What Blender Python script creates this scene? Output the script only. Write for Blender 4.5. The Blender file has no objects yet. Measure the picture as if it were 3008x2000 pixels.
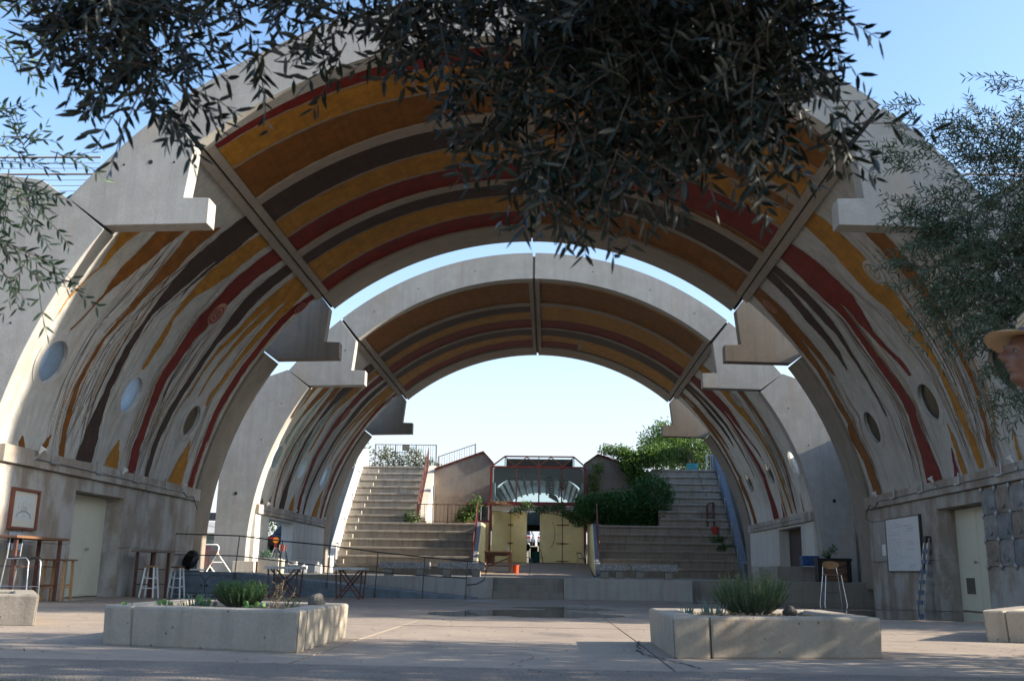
import bpy, bmesh, math, random
import numpy as np
from mathutils import Vector, Matrix, Euler
from mathutils.geometry import delaunay_2d_cdt
PI = math.pi
rnd = random.Random(7)
rng = np.random.default_rng(7)
scene = bpy.context.scene
COL = scene.collection

# ---------------------------------------------------------------- camera
cam_d = bpy.data.cameras.new('camera')
cam_o = bpy.data.objects.new('camera', cam_d)
COL.objects.link(cam_o)
scene.camera = cam_o
cam_d.sensor_width = 36.0
cam_d.lens = 34.64
cam_d.clip_start = 0.05
cam_d.clip_end = 3000
yaw, pitch, roll = 0.0395, 0.2310, 0.0157
x1 = Vector((math.cos(yaw), math.sin(yaw), 0)); y1 = Vector((-math.sin(yaw), math.cos(yaw), 0)); zz = Vector((0, 0, 1))
fwd = y1 * math.cos(pitch) + zz * math.sin(pitch)
up0 = zz * math.cos(pitch) - y1 * math.sin(pitch)
right = x1 * math.cos(roll) + up0 * math.sin(roll)
up = up0 * math.cos(roll) - x1 * math.sin(roll)
cam_o.matrix_world = Matrix(((right.x, up.x, -fwd.x, 0.5765), (right.y, up.y, -fwd.y, 0.0), (right.z, up.z, -fwd.z, 0.603), (0, 0, 0, 1)))
cam_d.dof.use_dof = True
cam_d.dof.focus_distance = 26.0
cam_d.dof.aperture_fstop = 5.0

# ---------------------------------------------------------------- sky, sun, exposure
SUN_EL, SUN_AZ = 24.0, 93.8          # azimuth measured from +Y towards +X
w = bpy.data.worlds.new('World'); scene.world = w; w.use_nodes = True
nt = w.node_tree; nt.nodes.clear()
sky = nt.nodes.new('ShaderNodeTexSky'); sky.sky_type = 'NISHITA'; sky.sun_disc = False
sky.sun_elevation = math.radians(SUN_EL); sky.sun_rotation = math.radians(SUN_AZ)
sky.air_density = 1.0; sky.dust_density = 1.4; sky.ozone_density = 1.0
bg = nt.nodes.new('ShaderNodeBackground'); bg.inputs[1].default_value = 0.14
wo = nt.nodes.new('ShaderNodeOutputWorld')
# haze whitens the sky towards the horizon all round, with faint wisps of cloud in it
tc = nt.nodes.new('ShaderNodeTexCoord'); mp = nt.nodes.new('ShaderNodeMapping'); mp.inputs['Scale'].default_value = (1.6, 1.6, 9)
nz = nt.nodes.new('ShaderNodeTexNoise'); nz.inputs['Scale'].default_value = 1.7; nz.inputs['Detail'].default_value = 5
sx = nt.nodes.new('ShaderNodeSeparateXYZ')
cr = nt.nodes.new('ShaderNodeValToRGB'); els = cr.color_ramp.elements
els[0].position = 0.0; els[0].color = (.85, .85, .85, 1); els[1].position = .42; els[1].color = (0, 0, 0, 1)
e_ = els.new(.12); e_.color = (.66, .66, .66, 1); e_ = els.new(.25); e_.color = (.22, .22, .22, 1)
c2 = nt.nodes.new('ShaderNodeValToRGB'); c2.color_ramp.elements[0].position = .5; c2.color_ramp.elements[1].position = .8; c2.color_ramp.elements[1].color = (.8, .8, .8, 1)
ml_ = nt.nodes.new('ShaderNodeMixRGB'); ml_.blend_type = 'SCREEN'; ml_.inputs[0].default_value = 1
m3 = nt.nodes.new('ShaderNodeMixRGB'); m3.blend_type = 'MULTIPLY'; m3.inputs[0].default_value = 1
mx = nt.nodes.new('ShaderNodeMixRGB'); mx.blend_type = 'MIX'; mx.inputs[2].default_value = (2.85, 2.88, 2.95, 1)
tn = nt.nodes.new('ShaderNodeMixRGB'); tn.blend_type = 'MULTIPLY'; tn.inputs[0].default_value = 1; tn.inputs[2].default_value = (.86, .98, 1.08, 1)
L = nt.links.new
L(tc.outputs['Generated'], mp.inputs[0]); L(mp.outputs[0], nz.inputs[0]); L(tc.outputs['Generated'], sx.inputs[0]); L(sx.outputs['Z'], cr.inputs[0])
L(nz.outputs[0], c2.inputs[0]); L(c2.outputs[0], m3.inputs[1]); L(cr.outputs[0], m3.inputs[2]); L(cr.outputs[0], ml_.inputs[1]); L(m3.outputs[0], ml_.inputs[2])
L(sky.outputs[0], tn.inputs[1]); L(ml_.outputs[0], mx.inputs[0]); L(tn.outputs[0], mx.inputs[1]); L(mx.outputs[0], bg.inputs[0]); L(bg.outputs[0], wo.inputs[0])
sun_d = bpy.data.lights.new('sun', 'SUN'); sun_o = bpy.data.objects.new('sun', sun_d); COL.objects.link(sun_o)
sun_d.energy = 5.0; sun_d.angle = math.radians(0.55); sun_d.color = (1.0, 0.90, 0.76)
el, az = math.radians(SUN_EL), math.radians(SUN_AZ)
sdir = Vector((math.sin(az) * math.cos(el), math.cos(az) * math.cos(el), math.sin(el)))
sun_o.rotation_euler = sdir.to_track_quat('Z', 'Y').to_euler()
sun_o.location = sdir * 60
scene.view_settings.view_transform = 'Standard'
scene.view_settings.look = 'None'
scene.view_settings.exposure = 1.32
scene.view_settings.gamma = 1.0
scene.view_settings.use_curve_mapping = False

# ---------------------------------------------------------------- helpers
def gz(y):
    """height of the plaza floor, it falls very gently towards the stage"""
    return 0.0 if y < 9 else -0.005 * (min(y, 28.8) - 9)

class MB:
    def __init__(s): s.v = []; s.f = []; s.m = []; s.mi = 0
    def add(s, vs, fs):
        b = len(s.v); s.v += [tuple(p) for p in vs]
        s.f += [tuple(b + i for i in f) for f in fs]; s.m += [s.mi] * len(fs); return s
    def box(s, x0, y0, z0, x1, y1, z1):
        if x0 > x1: x0, x1 = x1, x0
        if y0 > y1: y0, y1 = y1, y0
        if z0 > z1: z0, z1 = z1, z0
        return s.add([(x0,y0,z0),(x1,y0,z0),(x1,y1,z0),(x0,y1,z0),(x0,y0,z1),(x1,y0,z1),(x1,y1,z1),(x0,y1,z1)],
                     [(0,3,2,1),(4,5,6,7),(0,1,5,4),(1,2,6,5),(2,3,7,6),(3,0,4,7)])
    def prism(s, pts, a0, a1, axis='y'):
        """closed 2-D outline extruded: axis y -> pts are (x,z); axis x -> (y,z); axis z -> (x,y)"""
        n = len(pts)
        def P(p, a): return (p[0], a, p[1]) if axis == 'y' else ((a, p[0], p[1]) if axis == 'x' else (p[0], p[1], a))
        return s.add([P(p, a0) for p in pts] + [P(p, a1) for p in pts],
                     [tuple(range(n)), tuple(reversed(range(n, 2*n)))] + [(i, i + n, (i+1) % n + n, (i+1) % n) for i in range(n)])
    def bar(s, a, b, w=.04, h=None, upv=(0,0,1)):
        h = w if h is None else h
        a = Vector(a); b = Vector(b); d = (b - a).normalized(); u = Vector(upv)
        if abs(d.dot(u)) > .98: u = Vector((0,1,0))
        r = d.cross(u).normalized(); u = r.cross(d).normalized()
        vs = []
        for p in (a, b):
            for i, j in ((-1,-1),(1,-1),(1,1),(-1,1)): vs.append(p + r*(w/2*i) + u*(h/2*j))
        return s.add(vs, [(3,2,1,0),(4,5,6,7),(0,1,5,4),(1,2,6,5),(2,3,7,6),(3,0,4,7)])
    def tube(s, pts, r, n=6, r2=None):
        pts = [Vector(p) for p in pts]; m = len(pts); vs = []
        for k, p in enumerate(pts):
            d = (pts[min(k+1, m-1)] - pts[max(k-1, 0)])
            d = d.normalized() if d.length > 1e-9 else Vector((0,0,1))
            u = Vector((0,0,1)) if abs(d.z) < .9 else Vector((1,0,0))
            a = d.cross(u).normalized(); b = d.cross(a).normalized()
            rr = r if r2 is None else r + (r2 - r) * k / max(1, m-1)
            for i in range(n):
                t = 2*PI*i/n; vs.append(p + a*(math.cos(t)*rr) + b*(math.sin(t)*rr))
        fs = [(k*n+i, k*n+(i+1)%n, (k+1)*n+(i+1)%n, (k+1)*n+i) for k in range(m-1) for i in range(n)]
        fs += [tuple(reversed(range(n))), tuple(range((m-1)*n, m*n))]
        return s.add(vs, fs)
    def lathe(s, prof, c=(0,0,0), n=20, axis='z'):
        """prof: list of (radius, height)"""
        vs = []; c = Vector(c)
        for r, h in prof:
            for i in range(n):
                t = 2*PI*i/n; a, b = math.cos(t)*r, math.sin(t)*r
                vs.append(c + (Vector((a,b,h)) if axis == 'z' else (Vector((h,a,b)) if axis == 'x' else Vector((a,h,b)))))
        m = len(prof)
        fs = [(k*n+i, k*n+(i+1)%n, (k+1)*n+(i+1)%n, (k+1)*n+i) for k in range(m-1) for i in range(n)]
        fs += [tuple(reversed(range(n))), tuple(range((m-1)*n, m*n))]
        return s.add(vs, fs)
    def ball(s, c, rx, ry=None, rz=None, n=12, m=8):
        ry = ry or rx; rz = rz or rx; prof = []; vs = []
        for k in range(m+1):
            p = PI*k/m - PI/2
            for i in range(n):
                t = 2*PI*i/n; vs.append((c[0]+rx*math.cos(p)*math.cos(t), c[1]+ry*math.cos(p)*math.sin(t), c[2]+rz*math.sin(p)))
        return s.add(vs, [(k*n+i, k*n+(i+1)%n, (k+1)*n+(i+1)%n, (k+1)*n+i) for k in range(m) for i in range(n)])
    def build(s, name, mats, parent=None, origin=(0,0,0), smooth=False, bevel=0, kind=None):
        if not isinstance(mats, (list, tuple)): mats = [mats]
        me = bpy.data.meshes.new(name); o_ = Vector(origin)
        me.from_pydata([tuple(Vector(p) - o_) for p in s.v], [], s.f)
        for m in mats: me.materials.append(m)
        if len(mats) > 1: me.polygons.foreach_set('material_index', s.m)
        if smooth: me.polygons.foreach_set('use_smooth', [True]*len(me.polygons))
        bm = bmesh.new(); bm.from_mesh(me); bmesh.ops.recalc_face_normals(bm, faces=bm.faces); bm.to_mesh(me); bm.free()
        me.update()
        o = bpy.data.objects.new(name, me); COL.objects.link(o)
        if parent is not None: o.parent = parent
        else: o.location = o_
        if bevel:
            md = o.modifiers.new('bevel', 'BEVEL'); md.width = bevel; md.segments = 2; md.limit_method = 'ANGLE'; md.angle_limit = math.radians(40)
        if smooth:
            try: me.set_sharp_from_angle(angle=math.radians(45))
            except Exception: pass
        if kind: o['kind'] = kind
        return o

def thing(name, label, cat, loc=(0,0,0), group=None, rotz=0):
    o = bpy.data.objects.new(name, None); COL.objects.link(o); o.location = loc; o.rotation_euler = (0,0,rotz)
    o.empty_display_size = .2
    o['label'] = label; o['category'] = cat
    if group: o['group'] = group
    return o
def tag(o, label, cat, group=None):
    o['label'] = label; o['category'] = cat
    if group: o['group'] = group
    return o
def dup(root, loc, rotz=None, label=None, scale=None):
    def cp(o, par):
        c = o.copy(); COL.objects.link(c)
        if par is not None: c.parent = par
        for ch in list(o.children): cp(ch, c)
        return c
    r = cp(root, None); r.location = loc
    if rotz is not None: r.rotation_euler = (0,0,rotz)
    if scale is not None: r.scale = scale
    if label: r['label'] = label
    return r

# ---------------------------------------------------------------- materials
def nodes(name):
    m = bpy.data.materials.new(name); m.use_nodes = True
    t = m.node_tree; b = t.nodes['Principled BSDF']; return m, t, b
def N(t, typ, **kw):
    n = t.nodes.new(typ)
    for k, v in kw.items():
        if k.startswith('i_'): n.inputs[k[2:].replace('_', ' ')].default_value = v
        else: setattr(n, k, v)
    return n
def mixc(t, fac, a, b, blend='MIX'):
    n = t.nodes.new('ShaderNodeMixRGB'); n.blend_type = blend
    for i, s in ((0, fac), (1, a), (2, b)):
        if isinstance(s, (int, float)): n.inputs[i].default_value = s
        elif isinstance(s, tuple): n.inputs[i].default_value = s if len(s) == 4 else s + (1,)
        else: t.links.new(s, n.inputs[i])
    return n.outputs[0]
def noise(t, vec, scale, detail=4, rough=.6, sc=None, lo=0, hi=1, vmin=0., vmax=1.):
    if sc is not None:
        mpn = t.nodes.new('ShaderNodeMapping'); mpn.inputs['Scale'].default_value = sc; t.links.new(vec, mpn.inputs[0]); vec = mpn.outputs[0]
    n = t.nodes.new('ShaderNodeTexNoise'); n.inputs['Scale'].default_value = scale; n.inputs['Detail'].default_value = detail; n.inputs['Roughness'].default_value = rough
    t.links.new(vec, n.inputs['Vector'])
    mr = t.nodes.new('ShaderNodeMapRange'); mr.inputs[1].default_value = lo; mr.inputs[2].default_value = hi; mr.inputs[3].default_value = vmin; mr.inputs[4].default_value = vmax
    t.links.new(n.outputs[0], mr.inputs[0]); return mr.outputs[0]
def pos(t):
    return t.nodes.new('ShaderNodeNewGeometry').outputs['Position']
def bump(t, b, h, strength=.3, dist=.01):
    n = t.nodes.new('ShaderNodeBump'); n.inputs['Strength'].default_value = strength; n.inputs['Distance'].default_value = dist
    t.links.new(h, n.inputs['Height']); t.links.new(n.outputs[0], b.inputs['Normal'])

def concrete(name, base, stain=(.55, .42, .30), dark=.55, streak=.6, blotch=.5, pores=.6, rough=.85, bmp=.35, boards=0, white=None, spec=.25):
    """weathered cast concrete: blotches, vertical run-off streaks, rusty stains, pin holes"""
    m, t, b = nodes(name); p = pos(t)
    base4 = tuple(base) + (1,)
    col = mixc(t, noise(t, p, .55, 5, .65, lo=.35, hi=.68, vmax=blotch), base4, tuple(c*s for c, s in zip(base, (.74, .71, .67))) + (1,))
    col = mixc(t, noise(t, p, 2.6, 6, .7, lo=.46, hi=.75, vmax=blotch*.8), col, tuple(min(1, c*1.22) for c in base) + (1,))
    st = noise(t, p, 2.2, 5, .62, sc=(2.4, 2.4, .16), lo=.47, hi=.74, vmax=streak)
    col = mixc(t, st, col, tuple(c*dark for c in base) + (1,))
    ru = noise(t, p, 1.1, 4, .6, sc=(1.5, 1.5, .3), lo=.56, hi=.76, vmax=.5)
    col = mixc(t, ru, col, tuple(c*s for c, s in zip(base, (1.0, .76, .55))) + (1,))
    if white:
        col = mixc(t, noise(t, p, 1.7, 5, .6, sc=(1.0, 1.0, .55), lo=.42, hi=.60, vmax=.75), col, tuple(white) + (1,))
    fine = noise(t, p, 38, 4, .7, lo=.3, hi=.7)
    col = mixc(t, .08, col, fine, 'OVERLAY')
    if pores:
        v = N(t, 'ShaderNodeTexVoronoi'); v.inputs['Scale'].default_value = 9; t.links.new(p, v.inputs['Vector'])
        mr = N(t, 'ShaderNodeMapRange'); mr.inputs[1].default_value = .06; mr.inputs[2].default_value = .11; mr.inputs[3].default_value = pores; mr.inputs[4].default_value = 0
        t.links.new(v.outputs['Distance'], mr.inputs[0])
        col = mixc(t, mr.outputs[0], col, tuple(c*.25 for c in base) + (1,))
    t.links.new(col, b.inputs['Base Color'])
    b.inputs['Roughness'].default_value = rough; b.inputs['Specular IOR Level'].default_value = spec
    h = mixc(t, .45, noise(t, p, 14, 5, .7), fine)
    if boards:
        wv = N(t, 'ShaderNodeTexWave'); wv.bands_direction = 'Y'; wv.inputs['Scale'].default_value = boards; wv.inputs['Distortion'].default_value = 1.2
        t.links.new(p, wv.inputs['Vector']); h = mixc(t, .35, h, wv.outputs[0])
    bump(t, b, h, bmp, .012)
    return m
def paint(name, col, rough=.55, wear=.5, under=(.33, .30, .26), var=.35, scale=3.0, bmp=.2):
    """flat colour with mottling and worn patches that let the ground show"""
    m, t, b = nodes(name); p = pos(t)
    c = mixc(t, noise(t, p, scale, 6, .72, lo=.3, hi=.72, vmax=1), tuple(x*(1+var) for x in col) + (1,), tuple(x*(1-var) for x in col) + (1,))
    if wear:
        c = mixc(t, noise(t, p, scale*2.3, 8, .78, lo=.60, hi=.72, vmax=wear), c, tuple(under) + (1,))
    c = mixc(t, noise(t, p, 1.3, 6, .7, sc=(1.4, 1, .5), lo=.5, hi=.78, vmax=.55), c, tuple(x*.45 for x in col) + (1,))
    c = mixc(t, noise(t, p, 7, 6, .8, sc=(1, .35, 1), lo=.58, hi=.74, vmax=wear*.6), c, tuple(x*.8 for x in under) + (1,))
    c = mixc(t, noise(t, p, 1.6, 3, .5, sc=(5, .12, 5), lo=.45, hi=.7, vmax=.4), c, tuple(x*.6 for x in col) + (1,))
    f = noise(t, p, 60, 3, .6, lo=.3, hi=.7)
    c = mixc(t, .12, c, f, 'OVERLAY')
    t.links.new(c, b.inputs['Base Color']); b.inputs['Roughness'].default_value = rough; b.inputs['Specular IOR Level'].default_value = .2
    bump(t, b, mixc(t, .5, f, noise(t, p, 12, 5, .7)), bmp, .006)
    return m
def plain(name, col, rough=.6, metal=0., var=.12, scale=8., bmp=.05):
    m, t, b = nodes(name)
    tcn = t.nodes.new('ShaderNodeTexCoord')
    c = mixc(t, noise(t, tcn.outputs['Object'], scale, 5, .65, lo=.3, hi=.7), tuple(x*(1-var) for x in col) + (1,), tuple(min(1, x*(1+var)) for x in col) + (1,))
    t.links.new(c, b.inputs['Base Color']); b.inputs['Roughness'].default_value = rough; b.inputs['Metallic'].default_value = metal
    if bmp: bump(t, b, noise(t, tcn.outputs['Object'], scale*6, 3, .6), bmp, .004)
    return m
def wood(name, col, scale=6., dirn=(1, 14, 14)):
    m, t, b = nodes(name); tcn = t.nodes.new('ShaderNodeTexCoord')
    g = noise(t, tcn.outputs['Object'], scale, 6, .65, sc=dirn, lo=.3, hi=.7)
    c = mixc(t, g, tuple(x*.55 for x in col) + (1,), tuple(min(1, x*1.25) for x in col) + (1,))
    t.links.new(c, b.inputs['Base Color']); b.inputs['Roughness'].default_value = .6; bump(t, b, g, .2, .004)
    return m
def leafmat(name, top, under, rough=.45, trans=.25, var=.45):
    m, t, b = nodes(name)
    g = t.nodes.new('ShaderNodeNewGeometry')
    isl = g.outputs['Random Per Island']
    a = mixc(t, isl, tuple(c*(1-var) for c in top) + (1,), tuple(c*(1+var) for c in top) + (1,))
    c = mixc(t, g.outputs['Backfacing'], a, tuple(under) + (1,))
    t.links.new(c, b.inputs['Base Color']); b.inputs['Roughness'].default_value = rough; b.inputs['Specular IOR Level'].default_value = .35
    if trans:
        tr = t.nodes.new('ShaderNodeBsdfTranslucent'); t.links.new(c, tr.inputs[0])
        mxs = t.nodes.new('ShaderNodeMixShader'); mxs.inputs[0].default_value = trans
        out = t.nodes['Material Output']
        t.links.new(b.outputs[0], mxs.inputs[1]); t.links.new(tr.outputs[0], mxs.inputs[2]); t.links.new(mxs.outputs[0], out.inputs[0])
    return m
def thin_glass(name, tint=(.8, .87, .9), refl=.12, frost=0.0, body=(.4, .5, .6), rough=.03):
    m = bpy.data.materials.new(name); m.use_nodes = True; t = m.node_tree; t.nodes.clear()
    out = t.nodes.new('ShaderNodeOutputMaterial')
    tr = t.nodes.new('ShaderNodeBsdfTransparent'); tr.inputs[0].default_value = tuple(tint) + (1,)
    tl = t.nodes.new('ShaderNodeBsdfTranslucent'); tl.inputs[0].default_value = tuple(body) + (1,)
    gl = t.nodes.new('ShaderNodeBsdfGlossy'); gl.inputs['Roughness'].default_value = rough
    a = t.nodes.new('ShaderNodeMixShader'); a.inputs[0].default_value = frost
    b = t.nodes.new('ShaderNodeMixShader'); b.inputs[0].default_value = refl
    p = t.nodes.new('ShaderNodeTexCoord').outputs['Object']
    f = noise(t, p, 3, 5, .6, lo=.3, hi=.7, vmin=max(0, frost-.12), vmax=min(1, frost+.05)) if frost else None
    if f is not None: t.links.new(f, a.inputs[0])
    t.links.new(tr.outputs[0], a.inputs[1]); t.links.new(tl.outputs[0], a.inputs[2])
    t.links.new(a.outputs[0], b.inputs[1]); t.links.new(gl.outputs[0], b.inputs[2]); t.links.new(b.outputs[0], out.inputs[0])
    return m

M = {}
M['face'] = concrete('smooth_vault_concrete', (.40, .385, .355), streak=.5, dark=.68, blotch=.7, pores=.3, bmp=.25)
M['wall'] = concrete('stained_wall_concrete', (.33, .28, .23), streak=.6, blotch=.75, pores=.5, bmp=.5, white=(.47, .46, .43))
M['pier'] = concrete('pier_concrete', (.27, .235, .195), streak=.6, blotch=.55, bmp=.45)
M['soffit'] = concrete('board_marked_concrete', (.33, .28, .235), streak=.3, blotch=.5, pores=.2, bmp=.5, boards=2.4)
M['wash'] = concrete('whitewashed_concrete', (.49, .48, .45), streak=.7, dark=.58, blotch=.75, pores=.15, bmp=.4)
M['rearwash'] = concrete('streaky_whitewashed_concrete', (.62, .61, .57), streak=.6, dark=.55, blotch=.5, pores=.15, bmp=.4)
M['stair'] = concrete('stair_concrete', (.36, .325, .275), streak=.75, dark=.45, blotch=.6, pores=.3, bmp=.5)
M['stage'] = concrete('stage_concrete', (.29, .27, .235), streak=.7, dark=.55, blotch=.5, pores=.4, bmp=.4)
M['stagelight'] = concrete('pale_stage_concrete', (.40, .39, .36), streak=.7, dark=.55, blotch=.5, pores=.4, bmp=.4)
M['planter'] = concrete('pitted_planter_concrete', (.34, .30, .245), streak=.6, dark=.5, blotch=.8, pores=.9, bmp=.32)
M['yellow'] = paint('ochre_yellow_paint', (.37, .165, .020), wear=.55, under=(.30, .19, .07))
M['brown'] = paint('burnt_orange_paint', (.20, .072, .010), wear=.3, under=(.12, .06, .03))
M['dark'] = paint('umber_paint', (.055, .032, .024), wear=.4, under=(.13, .08, .045))
M['red'] = paint('oxide_red_paint', (.17, .015, .010), wear=.22, under=(.11, .03, .02))
M['magenta'] = paint('maroon_paint', (.16, .012, .03), wear=.2)
M['pink'] = paint('pale_pink_paint', (.42, .20, .15), wear=.4)
M['teal'] = paint('faded_teal_wash', (.25, .36, .33), wear=.75, under=(.42, .41, .38))
M['greyline'] = paint('grey_brush_line', (.19, .17, .16), wear=.55, under=(.42, .41, .38))
M['creamline'] = paint('cream_brush_line', (.66, .64, .58), wear=.2, under=(.42, .41, .38))
M['ochreline'] = paint('ochre_brush_line', (.30, .20, .10), wear=.55, under=(.42, .41, .38))
M['seam'] = plain('dark_joint_filler', (.03, .027, .024), .9)
M['black'] = plain('black_painted_metal', (.012, .012, .013), .45)
M['rust'] = plain('rusty_brown_metal', (.11, .045, .030), .7, var=.35)
M['railred'] = plain('faded_red_brown_paint', (.17, .055, .045), .6, var=.3)
M['redmetal'] = plain('oxblood_painted_steel', (.17, .018, .018), .45, var=.25)
M['galv'] = plain('galvanised_steel', (.42, .43, .44), .4, .7)
M['white'] = plain('white_paint', (.78, .78, .75), .5)
M['cream'] = plain('cream_door_paint', (.62, .60, .47), .5, var=.05, scale=2)
M['yellowdoor'] = plain('pale_yellow_paint', (.84, .70, .36), .55, var=.10, scale=1.2)
M['blue'] = paint('grey_blue_paint', (.15, .19, .215), wear=.75, under=(.27, .28, .27), scale=2.0, bmp=.4)
M['bluemetal'] = plain('blue_paint', (.02, .07, .19), .5)
M['knob'] = plain('dull_brass', (.25, .2, .12), .35, .9)
M['steel'] = plain('dark_steel', (.09, .085, .085), .4, .8)
M['chrome'] = plain('chrome_tube', (.55, .56, .58), .22, 1.)
M['wood'] = wood('brown_table_wood', (.20, .10, .05))
M['palewood'] = wood('pale_stool_wood', (.50, .28, .12))
M['darkwood'] = wood('dark_bench_wood', (.13, .055, .030))
M['rubble'] = plain('dark_soil', (.06, .045, .032), .95, var=.5, scale=25, bmp=.8)
M['porthole_pale'] = thin_glass('frosted_porthole_pane', frost=.6, body=(.80, .84, .86), refl=.08, rough=.3, tint=(.7, .75, .78))
M['porthole_clear'] = thin_glass('clear_porthole_pane', tint=(.93, .96, .97), refl=.06)
M['porthole_dark'] = plain('dark_dusty_glass', (.035, .032, .028), .18, var=.6, scale=4)
M['porthole_brown'] = plain('brown_dusty_glass', (.10, .075, .045), .3, var=.5, scale=5)
M['glass'] = thin_glass('window_glass', tint=(.80, .88, .90), refl=.02)
M['stucco'] = concrete('speckled_brown_stucco', (.28, .235, .20), streak=.35, blotch=.8, pores=.5, bmp=.7)
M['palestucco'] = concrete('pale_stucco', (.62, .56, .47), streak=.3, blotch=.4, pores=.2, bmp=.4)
M['whitewall'] = concrete('white_parapet_paint', (.70, .69, .66), streak=.3, dark=.7, blotch=.3, pores=.1, bmp=.3)
M['bluewall'] = concrete('blue_grey_parapet_paint', (.17, .20, .24), streak=.4, blotch=.4, pores=.1, bmp=.3)
M['hallwall'] = concrete('pale_blue_grey_wall_paint', (.36, .42, .43), streak=.2, blotch=.3, pores=.1, bmp=.2)

# ================================================================ ground
def floor_mat():
    m, t, b = nodes('plaza_concrete'); p = pos(t)
    c = mixc(t, noise(t, p, .8, 6, .68, lo=.35, hi=.68), (.33, .265, .205, 1), (.245, .198, .16, 1))
    c = mixc(t, noise(t, p, 3.5, 6, .7, lo=.5, hi=.7, vmax=.6), c, (.37, .30, .235, 1))
    c = mixc(t, noise(t, p, .45, 5, .6, sc=(1, .6, 1), lo=.56, hi=.66, vmax=.65), c, (.115, .095, .08, 1))
    f = noise(t, p, 90, 4, .7, lo=.3, hi=.7)
    c = mixc(t, .3, c, f, 'OVERLAY')
    v = N(t, 'ShaderNodeTexVoronoi'); v.inputs['Scale'].default_value = 22; t.links.new(p, v.inputs['Vector'])
    mr = N(t, 'ShaderNodeMapRange'); mr.inputs[1].default_value = .05; mr.inputs[2].default_value = .09; mr.inputs[3].default_value = .6; mr.inputs[4].default_value = 0
    t.links.new(v.outputs['Distance'], mr.inputs[0]); c = mixc(t, mr.outputs[0], c, (.07, .055, .04, 1))
    t.links.new(c, b.inputs['Base Color'])
    r = noise(t, p, .45, 5, .6, sc=(1, .6, 1), lo=.54, hi=.66, vmin=.8, vmax=.38)
    t.links.new(r, b.inputs['Roughness']); b.inputs['Specular IOR Level'].default_value = .35
    bump(t, b, mixc(t, .5, f, noise(t, p, 9, 6, .7)), .4, .01)
    return m
def asphalt_mat():
    m, t, b = nodes('gravelly_asphalt'); p = pos(t)
    v = N(t, 'ShaderNodeTexVoronoi'); v.inputs['Scale'].default_value = 70; t.links.new(p, v.inputs['Vector'])
    c = mixc(t, v.outputs['Distance'], (.23, .19, .155, 1), (.10, .083, .068, 1))
    c = mixc(t, noise(t, p, 2, 6, .7, lo=.42, hi=.66, vmax=.7), c, (.24, .20, .165, 1))
    t.links.new(c, b.inputs['Base Color']); b.inputs['Roughness'].default_value = .9
    bump(t, b, v.outputs['Distance'], .7, .012)
    return m
def dirt_mat():
    m, t, b = nodes('dry_ground'); p = pos(t)
    c = mixc(t, noise(t, p, .35, 7, .7, lo=.35, hi=.65), (.26, .20, .14, 1), (.10, .115, .05, 1))
    c = mixc(t, .35, c, noise(t, p, 12, 5, .7, lo=.3, hi=.7), 'OVERLAY')
    t.links.new(c, b.inputs['Base Color']); b.inputs['Roughness'].default_value = .95; bump(t, b, noise(t, p, 5, 6, .7), .6, .05)
    return m
M['floor'] = floor_mat(); M['asphalt'] = asphalt_mat(); M['dirt'] = dirt_mat()
g = MB(); g.add([(-1500, -1500, -.42), (1500, -1500, -.42), (1500, 1500, -.42), (-1500, 1500, -.42)], [(0, 1, 2, 3)])
ground = g.build('ground', M['dirt'], kind='structure')
# bed of concrete under the slabs, it shows only in the joints
b_ = MB(); ys = [-14, 9, 28.79]
for a, c in zip(ys[:-1], ys[1:]):
    b_.add([(-16, a, gz(a)-.012), (16, a, gz(a)-.012), (16, c, gz(c)-.012), (-16, c, gz(c)-.012)], [(0, 1, 2, 3)])
bed = b_.build('plaza_floor', M['seam'], kind='structure')
# slabs with open joints
xs = [-15.9, -9.0, -5.1, -1.12, 1.40, 5.3, 9.0, 15.9]; yy = [6.72, 8.95, 11.9, 15.4, 19.2, 23.6, 28.78]
for j in range(len(yy)-1):
    for i in range(len(xs)-1):
        g_ = .006 if abs(xs[i]) > 2 else .012
        x0, x1_, y0, y1_ = xs[i]+.008, xs[i+1]-.008, yy[j]+.005, yy[j+1]-.005
        if y0 < 9 < y1_: pass
        s_ = MB(); dz = rnd.uniform(-.002, .002)
        s_.add([(x0,y0,gz(y0)-.01),(x1_,y0,gz(y0)-.01),(x1_,y1_,gz(y1_)-.01),(x0,y1_,gz(y1_)-.01),
                (x0,y0,gz(y0)+dz),(x1_,y0,gz(y0)+dz),(x1_,y1_,gz(y1_)+dz),(x0,y1_,gz(y1_)+dz)],
               [(0,3,2,1),(4,5,6,7),(0,1,5,4),(1,2,6,5),(2,3,7,6),(3,0,4,7)])
        s_.build('floor_slab', M['floor'], bed)
a_ = MB(); a_.add([(-15.9,-13.9,.0),(15.9,-13.9,.0),(15.9,6.70,.0),(-15.9,6.70,.0)], [(0,1,2,3)])
a_.build('asphalt_path', M['asphalt'], kind='structure')
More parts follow.
